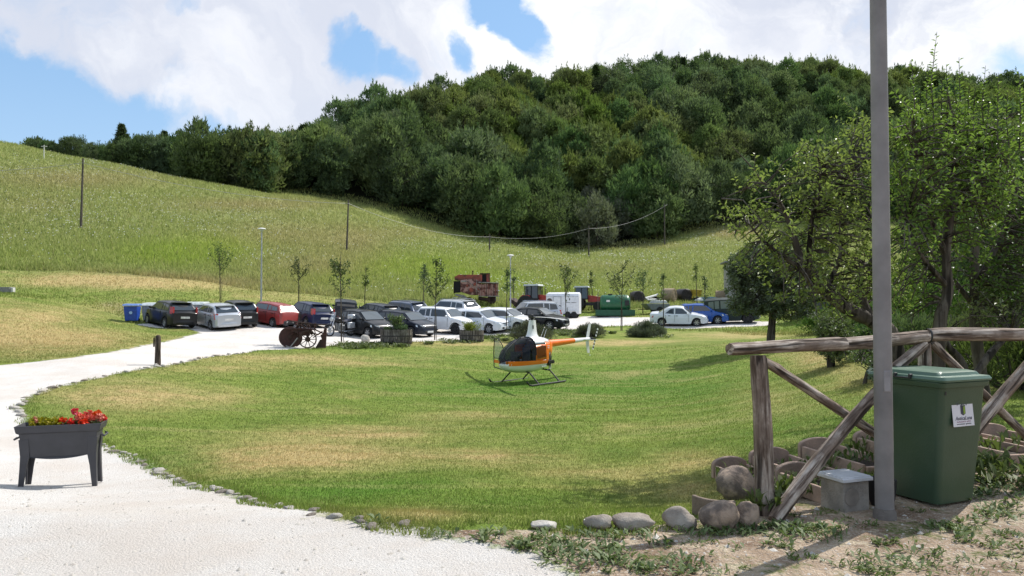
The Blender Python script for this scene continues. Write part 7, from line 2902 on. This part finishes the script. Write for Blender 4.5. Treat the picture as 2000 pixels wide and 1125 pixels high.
    def text(s, size, x, z, mat, shear=0.0):
        cu = bpy.data.curves.new('lettering', 'FONT')
        cu.body = s
        cu.size = size
        cu.align_x = 'CENTER'
        cu.extrude = .0004
        cu.shear = shear
        tmp = bpy.data.objects.new('lettering', cu)
        COL.objects.link(tmp)
        bpy.context.view_layer.update()
        me = bpy.data.meshes.new_from_object(tmp.evaluated_get(bpy.context.evaluated_depsgraph_get()))
        bpy.data.objects.remove(tmp)
        me.materials.clear()
        me.materials.append(mat)
        o = link_mesh('lettering', me)
        o.parent = stk
        o.location = (x, -.003, z)
        o.rotation_euler = (pi / 2, 0, 0)
    text('AnticaLuna', .044, 0, -.080, ink, .3)
    text('Via Provinciale 21 - tel 0541', .0145, 0, -.098, mag)
    text('www.anticaluna - agriturismo', .0145, 0, -.115, ink)


green_bin()


# ------------------------------------------------------------------ junction box with white lid
def junction_box():
    b = at(1650, 992, 6.05)
    b.z = H(b.x, b.y)
    R = thing('junction_box', 'small concrete junction box with white lid under the log brace', 'junction box', b, radians(20), None, .84)
    con = pmat('box_concrete', (0.30, 0.27, 0.235), .9, var=.15, scale=5, bump=.6)
    m = MB()
    m.box(0, 0, .13, .31, .30, .30, taper=(.98, .98))
    bd = m.build('box_body', con, R, bevel=.008)
    for (x, y, ax) in ((-.06, -.152, 'Y'), (.155, -.02, 'X')):
        m = MB()
        m.lathe([(.085, -.004), (.085, .004), (.07, .006)], 20, (x, y, .14), ax)
        m.build('knockout', pmat('knockout_grey', (0.235, 0.205, 0.175), .9), bd)
    m = MB()
    m.box(.157, .03, .10, .006, .03, .05)
    m.build('slot', M_DARKGAP, bd, smooth=False)
    m = MB()
    m.box(0, 0, .30, .36, .35, .035)
    m.box(0, 0, .32, .33, .32, .02)
    m.build('lid', pmat('lid_white', (0.56, 0.57, 0.60), .6, var=.08), R, bevel=.006)


junction_box()
simple('rubber_tub', 'black rubber tub between the junction box and the grey pole', 'tub', 1722, 972, 0, [
    ('tub_body', M_BLACKP, lambda m: m.lathe([(.08, 0), (.10, .05), (.11, .14), (.115, .21), (.10, .21), (.09, .06)], 18), 0)], Y=6.1)

# ------------------------------------------------------------------ terracotta troughs with rounded ends
M_TERRA = pmat('terracotta', (0.42, 0.29, 0.215), .85, var=.12, scale=4, bump=.5, bscale=30, col2=(0.24, 0.175, 0.14))


def trough(label, c, rz, L=.95, W=.42, h=.14, arch=.09, group='terracotta troughs behind the fence', tiltx=0):
    R = thing('terracotta_trough', label, 'trough', c, rz, group)
    # local X runs along the trough, the raised half-round slab stands at the far end
    m = MB()
    t = .035
    m.box(0, -W / 2, h / 2, L, t, h)
    m.build('side_wall', M_TERRA, R, bevel=.008)
    m = MB()
    m.box(0, W / 2, h / 2, L, t, h)
    m.build('side_wall', M_TERRA, R, bevel=.008)
    m = MB()
    m.box(-L / 2, 0, h * .42, t, W - t - .006, h * .84)
    m.build('front_wall', M_TERRA, R, bevel=.008)
    m = MB()
    arc = [(-W / 2 - .02, 0), (-W / 2 - .02, h)] + [((W / 2 + .02) * -cos(a), h + arch * sin(a)) for a in np.linspace(.02, pi - .02, 14)] + [(W / 2 + .02, h), (W / 2 + .02, 0)]
    m.poly_prism(arc, L / 2 + .022, L / 2 + .075, 'YZ')
    m.build('rounded_end', M_TERRA, R, bevel=.012)
    m = MB()
    m.box(0, 0, h * .3, L - .05, W - .05, h * .4)
    m.build('soil', M_SOIL, R, smooth=False)
    return R


def on_ground(u, v, Y, dz=0):
    p = at(u, v, Y)
    return Vector((p.x, p.y, H(p.x, p.y) + dz))


_troughs = []
for (u, v, Y, rz, L, W, lab) in [
    (1560, 915, 7.4, 103, .95, .42, 'terracotta trough with rounded back right behind the upright fence post'),
    (1660, 905, 7.6, 103, .95, .42, 'terracotta trough with rounded back left of the grey pole, behind the brace'),
    (1770, 905, 7.9, 103, .95, .42, 'terracotta trough mostly hidden by the grey pole and the bin'),
    (1925, 900, 7.7, 103, .95, .46, 'terracotta trough right of the green bin with weeds in it'),
    (2010, 892, 7.9, 103, .95, .46, 'terracotta trough at the right edge of the frame'),
    (1455, 905, 7.6, 105, .50, .36, 'terracotta trough left of the upright fence post'),
    (1600, 962, 6.55, 104, .62, .34, 'low terracotta trough between fence post and junction box')]:
    c = on_ground(u, v, Y)
    _troughs.append((c, rz))
    trough(lab, c, radians(rz), L, W, h=.14, arch=.08)
# curved edging slab in front of the boulder
simple('curved_edging', 'curved terracotta edging slab in front of the sandy boulder', 'edging', 1408, 985, radians(35), [
    ('slab', pmat('slab_brown', (0.22, 0.165, 0.125), .9, var=.15, bump=.6), lambda m: m.loft([[Vector((.25 * cos(a), .25 * sin(a), -.05)), Vector((.25 * cos(a), .25 * sin(a), .15)), Vector((.215 * cos(a), .215 * sin(a), .15)), Vector((.215 * cos(a), .215 * sin(a), -.05))] for a in np.linspace(2.7, 4.3, 10)]), .008)], Y=6.0)

_w = []
for (c, rz) in _troughs:
    _w.append((c.x, c.y, .34, 70))
for (u, v, Y, r, n) in [(1540, 940, 6.6, .2, 90), (1800, 905, 7.3, .3, 90), (1700, 870, 8.2, .25, 80), (1500, 1000, 5.8, .12, 60), (1960, 940, 6.8, .5, 260), (1900, 930, 6.9, .3, 110)]:
    p = at(u, v, Y)
    _w.append((p.x, p.y, r, n))
o = weed_patch('trough_weeds', 'grey green weeds growing in and around the terracotta troughs', _w, .15, .10)
o.location.z = .05

# weeds in the dirt
_w = []
for (u, v, r, n) in [(1100, 1070, .16, 200), (1085, 1088, .10, 120), (1200, 1075, .12, 150), (1150, 1100, .16, 150), (1210, 1098, .12, 140), (1020, 1070, .08, 110), (1185, 1050, .12, 130), (960, 1045, .10, 90),
                     (940, 1055, .10, 70), (1310, 1108, .20, 260), (1290, 1062, .10, 60), (1590, 1045, .22, 260), (1560, 1035, .14, 160), (1500, 1035, .16, 190), (1440, 1040, .14, 150), (1400, 1045, .10, 80),
                     (1520, 1065, .10, 60), (1850, 1035, .12, 180), (1870, 1055, .08, 60), (1930, 1000, .18, 120), (1960, 975, .30, 300), (1930, 950, .3, 260), (1985, 950, .3, 300), (1960, 1010, .2, 90), (1905, 965, .12, 120),
                     (1755, 1100, .2, 90), (1680, 1110, .14, 60), (1800, 1080, .14, 50), (1990, 1075, .2, 60), (1620, 1030, .1, 90), (1250, 1045, .10, 60), (1350, 1043, .12, 80), (870, 1048, .1, 60), (1060, 1050, .10, 80),
                     (1130, 1045, .10, 60), (720, 1022, .10, 60), (1900, 1020, .1, 60), (1260, 1115, .08, 50)]:
    p = hit(u, v, 2)
    _w.append((p.x, p.y, r * 1.1, int(n * .42)))
weed_patch('dirt_weeds', 'green weeds and grass tufts growing in the bare dirt', _w, .05, .06)
_w = []
rr_ = random.Random(21)
for i in range(110):
    u, v = rr_.uniform(1000, 2000), rr_.uniform(1000, 1125)
    if v < 1045 and u < 1500:
        continue
    p = hit(u, v, 2)
    _w.append((p.x, p.y, rr_.uniform(.03, .12), int(rr_.uniform(8, 26))))
weed_patch('dry_tufts', 'sparse little weeds and dry tufts over the dirt', _w, .03, .04)

# ------------------------------------------------------------------ orchard trees on the right
def orchard_tree(name, label, limbs, volumes, sprigs, seed, Y0, mat, leaf=.075, group=None, density=1.0, cat='tree'):
    """limbs: lists of (u, v, Y, radius). volumes: (u, v, ru, rv, dY, twigs). sprigs: (u, v_bottom, v_top)"""
    r = random.Random(seed)
    p0 = limbs[0][0]
    b = at(p0[0], p0[1], p0[2])
    base = Vector((b.x, b.y, H(b.x, b.y)))
    R = thing(name, label, cat, base, 0, group)
    tr = MB()
    lim = MB()
    nodes = []
    for li, L in enumerate(limbs):
        pts = [at(u, v, Y) - base for (u, v, Y, rad) in L]
        rad = [q[3] for q in L]
        if li == 0:
            pts[0].z = -.1
        # smooth by subdividing
        P2, R2 = [], []
        for i in range(len(pts) - 1):
            for k in range(4):
                t = k / 4
                a = pts[max(i - 1, 0)]
                q1, q2 = pts[i], pts[i + 1]
                d = pts[min(i + 2, len(pts) - 1)]
                c = .5 * ((2 * q1) + (q2 - a) * t + (2 * a - 5 * q1 + 4 * q2 - d) * t * t + (3 * q1 - a - 3 * q2 + d) * t ** 3)
                P2.append(c)
                R2.append(rad[i] * (1 - t) + rad[i + 1] * t)
        P2.append(pts[-1])
        R2.append(rad[-1])
        R2 = [x * r.uniform(.88, 1.14) for x in R2]
        (tr if li == 0 else lim).tube(P2, R2, 10 if li == 0 else 8)
        nodes += [(p, x) for p, x in zip(P2, R2) if x < .07 or li > 0]
    tr.build('trunk', M_BARK, R)
    twig = MB()
    LP, LD, LL = [], [], []
    npos = np.array([tuple(n[0]) for n in nodes])

    def add_twig(p, length, up, leaves, rad=.004, big=1.0, connect=True):
        an = r.uniform(0, 6.28)
        d = Vector((cos(an) * (1 - up), sin(an) * (1 - up), up + r.uniform(-.2, .3))).normalized()
        mid = p + d * length * .5 + Vector([r.gauss(0, .02) for _ in range(3)])
        end = p + d * length + Vector([r.gauss(0, .03) for _ in range(3)])
        if connect:
            k = int(np.argmin(((npos - np.array(p)) ** 2).sum(1)))
            q = Vector(npos[k])
            dist = (q - p).length
            if dist < 1.5:
                m2 = q.lerp(p, .5) + Vector((0, 0, .12 * dist))
                twig.tube([q, m2, p, mid, end], [.012, .008, .006, rad, .002], 4, cap=False)
            else:
                twig.tube([p, mid, end], [rad, rad, .002], 3, cap=False)
        else:
            twig.tube([p, mid, end], [rad * 1.5, rad, .002], 4, cap=False)
        for i in range(leaves):
            t = (i + .6) / leaves
            c = p.lerp(mid, t * 2) if t < .5 else mid.lerp(end, t * 2 - 1)
            a2 = i * 2.4 + r.uniform(-.4, .4)
            s = d.orthogonal().normalized()
            w = d.cross(s)
            dd = (s * cos(a2) + w * sin(a2)) * .85 + d * .45 + Vector((0, 0, -.1))
            LP.append(tuple(c))
            LD.append(tuple(dd.normalized()))
            LL.append(leaf * r.uniform(.7, 1.25) * big)
    for (u, v, ru, rv, dY, n) in volumes:
        for i in range(int(n * density)):
            an, q = r.uniform(0, 6.28), sqrt(r.random())
            Y = Y0 + dY + r.gauss(0, .55)
            p = at(u + ru * q * cos(an), v + rv * q * sin(an), Y) - base
            if p.z < .15:
                continue
            add_twig(p, r.uniform(.16, .42), .5, r.randint(8, 14))
    for (u, vb, vt) in sprigs:
        Y = Y0 + r.uniform(-.2, .2)
        a, c = at(u + r.uniform(-5, 5), vb, Y) - base, at(u, vt, Y) - base
        n = int((c - a).length / .045) + 4
        bend = Vector((r.uniform(-.05, .05), r.uniform(-.05, .05), 0))
        mid = a.lerp(c, .5) + bend
        twig.tube([a, mid, c], [.010, .007, .002], 5, cap=False)
        for i in range(n):
            t = i / n
            cc = a.lerp(mid, t * 2) if t < .5 else mid.lerp(c, t * 2 - 1)
            for s in range(2 if t < .8 else 1):
                a2 = i * 2.4 + s * pi
                LP.append(tuple(cc))
                LD.append(tuple(Vector((cos(a2) * .8, sin(a2) * .8, .45)).normalized()))
                LL.append(leaf * 1.25 * (1.05 - .45 * t) * r.uniform(.85, 1.15))
    lim.build('limb', M_BARK, R)
    tw = twig.build('twig', M_BARK, R)
    tw['kind'] = 'stuff'
    LPa, LDa, LLa = np.array(LP), np.array(LD), np.array(LL)
    V = leaf_quads(LPa, LDa, LLa, LLa * rng.uniform(.42, .58, len(LLa)), .22)
    leaf_object('crown', V, mat, R)
    return R


_near = 'orchard trees right of the lawn'
orchard_tree('apple_tree', 'leaning apple tree with long bare limb left of the grey pole', [
    [(1775, 720, 10.2, .13), (1745, 668, 10.1, .115), (1709, 632, 10, .10), (1652, 601, 9.9, .085), (1610, 569, 9.9, .075), (1573, 532, 9.8, .065), (1557, 485, 9.8, .05), (1541, 433, 9.8, .036), (1520, 391, 9.8, .024), (1494, 359, 9.8, .014), (1462, 320, 9.8, .008), (1430, 286, 9.8, .004)],
    [(1720, 640, 10, .06), (1694, 606, 10.1, .055), (1678, 553, 10.2, .045), (1683, 522, 10.3, .035), (1704, 505, 10.4, .025), (1712, 440, 10.4, .012)],
    [(1578, 535, 9.8, .045), (1584, 443, 9.6, .03), (1597, 391, 9.6, .016), (1605, 330, 9.6, .008)],
    [(1573, 532, 9.8, .035), (1515, 490, 9.7, .022), (1484, 464, 9.7, .015), (1463, 438, 9.7, .008), (1442, 430, 9.7, .004)],
    [(1610, 569, 9.9, .04), (1641, 500, 10, .028), (1641, 420, 10, .015), (1650, 350, 10, .007)],
    [(1541, 433, 9.8, .02), (1500, 360, 9.6, .010), (1450, 372, 9.5, .006), (1410, 388, 9.5, .004)]],
    [(1575, 440, 90, 95, 0, 150), (1640, 400, 80, 100, .1, 210), (1650, 520, 75, 90, .3, 190), (1480, 470, 55, 60, 0, 55), (1590, 330, 60, 42, 0, 70), (1690, 330, 60, 60, .3, 110), (1480, 372, 66, 16, 0, 22), (1555, 560, 60, 40, .2, 60),
     (1640, 590, 70, 40, .3, 60), (1445, 440, 22, 30, 0, 14), (1500, 520, 60, 30, 0, 40), (1700, 250, 40, 30, .5, 30), (1720, 590, 50, 60, .8, 90)],
    [(1575, 330, 292), (1600, 330, 300), (1637, 310, 255), (1690, 270, 225)], 1, 9.8, M_APPLE, group=_near, density=.42)

orchard_tree('apple_tree', 'tall leafy apple tree with upright shoots right of the grey pole', [
    [(1835, 760, 9.7, .09), (1835, 640, 9.6, .075), (1851, 574, 9.6, .065), (1848, 496, 9.6, .055), (1856, 417, 9.6, .05), (1861, 344, 9.6, .035), (1867, 270, 9.6, .02), (1850, 180, 9.6, .010)],
    [(1848, 500, 9.6, .05), (1820, 430, 9.5, .03), (1800, 360, 9.4, .018), (1785, 260, 9.4, .010)],
    [(1856, 417, 9.6, .035), (1900, 340, 9.7, .022), (1935, 250, 9.8, .012)],
    [(1851, 560, 9.6, .04), (1800, 500, 9.4, .022), (1770, 430, 9.3, .012)]],
    [(1840, 345, 90, 85, 0, 260), (1800, 450, 75, 95, -.1, 190), (1850, 255, 55, 45, 0, 60), (1930, 300, 60, 45, .2, 90), (1900, 420, 70, 100, .4, 170), (1770, 570, 50, 60, .3, 90), (1780, 300, 45, 90, 0, 90), (1905, 350, 80, 80, 0, 140), (1965, 380, 50, 80, .3, 90)],
    [(1830, 260, 62), (1780, 290, 116), (1873, 270, 112), (1812, 260, 135), (1893, 280, 150), (1925, 290, 128), (1950, 300, 142), (1848, 260, 125), (1990, 290, 138), (1968, 290, 175), (1797, 290, 165), (1905, 280, 170), (1862, 260, 160), (1840, 260, 150), (1760, 330, 230), (1935, 290, 190)],
    2, 9.6, M_APPLE, group=_near, density=.40)

orchard_tree('apple_tree', 'dark leafy fruit tree at the right edge behind the fence', [
    [(1925, 760, 12, .10), (1905, 640, 12, .085), (1905, 470, 12, .06), (1925, 330, 12, .04), (1945, 240, 12, .02)],
    [(1905, 560, 12, .06), (1960, 450, 12.2, .04), (1995, 330, 12.3, .02)],
    [(1905, 600, 12, .05), (1840, 520, 12.1, .03), (1800, 470, 12.1, .015)]],
    [(1960, 480, 90, 110, 0, 260), (1900, 560, 90, 60, 0, 120), (2010, 350, 60, 90, 0, 130), (1985, 590, 80, 60, 0, 130), (2060, 480, 60, 160, 0, 140), (1740, 500, 50, 60, .6, 60), (1995, 240, 36, 40, 0, 24)],
    [(1995, 260, 150), (2015, 260, 130)], 3, 12.0, M_DARKLEAF, leaf=.085, group=_near, density=.45)

orchard_tree('olive_tree', 'round grey green tree with dark trunk left of the orchard', [
    [(1504, 664, 36, .22), (1508, 630, 36, .19), (1512, 590, 36, .15), (1500, 560, 36, .10), (1490, 530, 36, .05)],
    [(1512, 592, 36, .10), (1535, 560, 36, .06), (1550, 530, 36, .03)],
    [(1510, 610, 36, .09), (1480, 580, 36, .05), (1460, 560, 36, .03)]],
    [(1490, 560, 70, 60, 0, 500), (1470, 530, 50, 45, 0, 260), (1550, 570, 55, 40, 0, 240), (1510, 500, 50, 25, 0, 90), (1540, 610, 60, 22, 0, 120), (1450, 600, 30, 22, 0, 60)],
    [], 4, 36, M_OLIVE, leaf=.17, group=_near)

orchard_tree('small_tree', 'small dense dark tree below the rail, left of the grey pole', [
    [(1624, 728, 23, .12), (1623, 700, 23, .11), (1628, 670, 23, .08), (1630, 640, 23, .04)]],
    [(1630, 668, 36, 38, 0, 260), (1625, 640, 32, 26, 0, 130), (1640, 700, 26, 14, 0, 40)],
    [], 5, 23, M_DARKLEAF, leaf=.11, group=_near)
orchard_tree('small_tree', 'small crooked tree with pruned trunk directly left of the grey pole', [
    [(1688, 768, 16.5, .05), (1692, 735, 16.5, .045), (1702, 716, 16.5, .04), (1725, 712, 16.5, .02)], [(1700, 716, 16.5, .03), (1694, 690, 16.5, .015)]],
    [(1695, 700, 30, 22, 0, 70), (1720, 690, 26, 26, 0, 50)], [], 6, 16.5, M_MIDLEAF, leaf=.08, group=_near)
orchard_tree('fallen_trunk_tree', 'dark crooked tree whose pale bare limbs show under the rail', [
    [(1905, 760, 10.8, .08), (1880, 715, 10.8, .065), (1855, 680, 10.8, .05), (1840, 655, 10.8, .035)],
    [(1900, 740, 10.8, .06), (1935, 690, 10.9, .05), (1975, 650, 11, .03)]],
    [(1960, 620, 60, 40, .5, 60)], [], 7, 10.9, M_DARKLEAF, leaf=.08, group=_near)

for (u, v, Y, w, h, lab, mt) in [
    (1905, 735, 15.5, 3.0, 1.9, 'dark shrub in the shade under the rail, right of the green bin', M_DARKLEAF), (1790, 720, 17.5, 2.4, 1.9, 'leafy shrub behind the joint of the rails', M_MIDLEAF),
    (1990, 730, 13.5, 2.6, 1.6, 'dark shrub at the right edge under the rail', M_DARKLEAF), (1740, 690, 24, 2.8, 2.0, 'mid green shrub behind the grey pole', M_MIDLEAF),
    (1640, 652, 40, 4.0, 1.7, 'dark shrub below the leaning apple tree', M_MIDLEAF),
    (1700, 655, 30, 3.4, 2.4, 'leafy shrub just left of the grey pole', M_MIDLEAF), (1810, 650, 27, 5.0, 3.6, 'tall leafy shrub seen through the apple branches', M_MIDLEAF),
    (2010, 640, 20, 4.0, 4.5, 'tall dark shrub at the far right behind the trees', M_DARKLEAF)]:
    bush(u, v, w, h, w * .8, lab, int(u), mt, n=5200 if w < 3.2 else 8000, leaf=.085 + .0022 * Y, group='shrubs under the orchard trees', Y=Y)
# trees standing further down the right side of the valley
_r2 = random.Random(77)
for (u, v, Y, k, s, lab) in [(1560, 600, 74, 'oak', .60, 'leafy tree in the middle distance behind the leaning apple tree'), 
                             (1850, 600, 56, 'ash', .62, 'spreading tree in the middle distance right of the grey pole'),
                             (1960, 600, 50, 'oak', .66, 'round dark tree in the middle distance at the right edge')]:
    nm, me, h = KINDS[k]
    p = at(u, v, Y)
    o = link_mesh(nm, me)
    o.location = (p.x, p.y, H(p.x, p.y) - .1)
    o.scale = (s, s, s)
    o.rotation_euler = (0, 0, _r2.uniform(0, 6))
    tag(o, lab, 'tree', 'trees in the middle distance on the right')
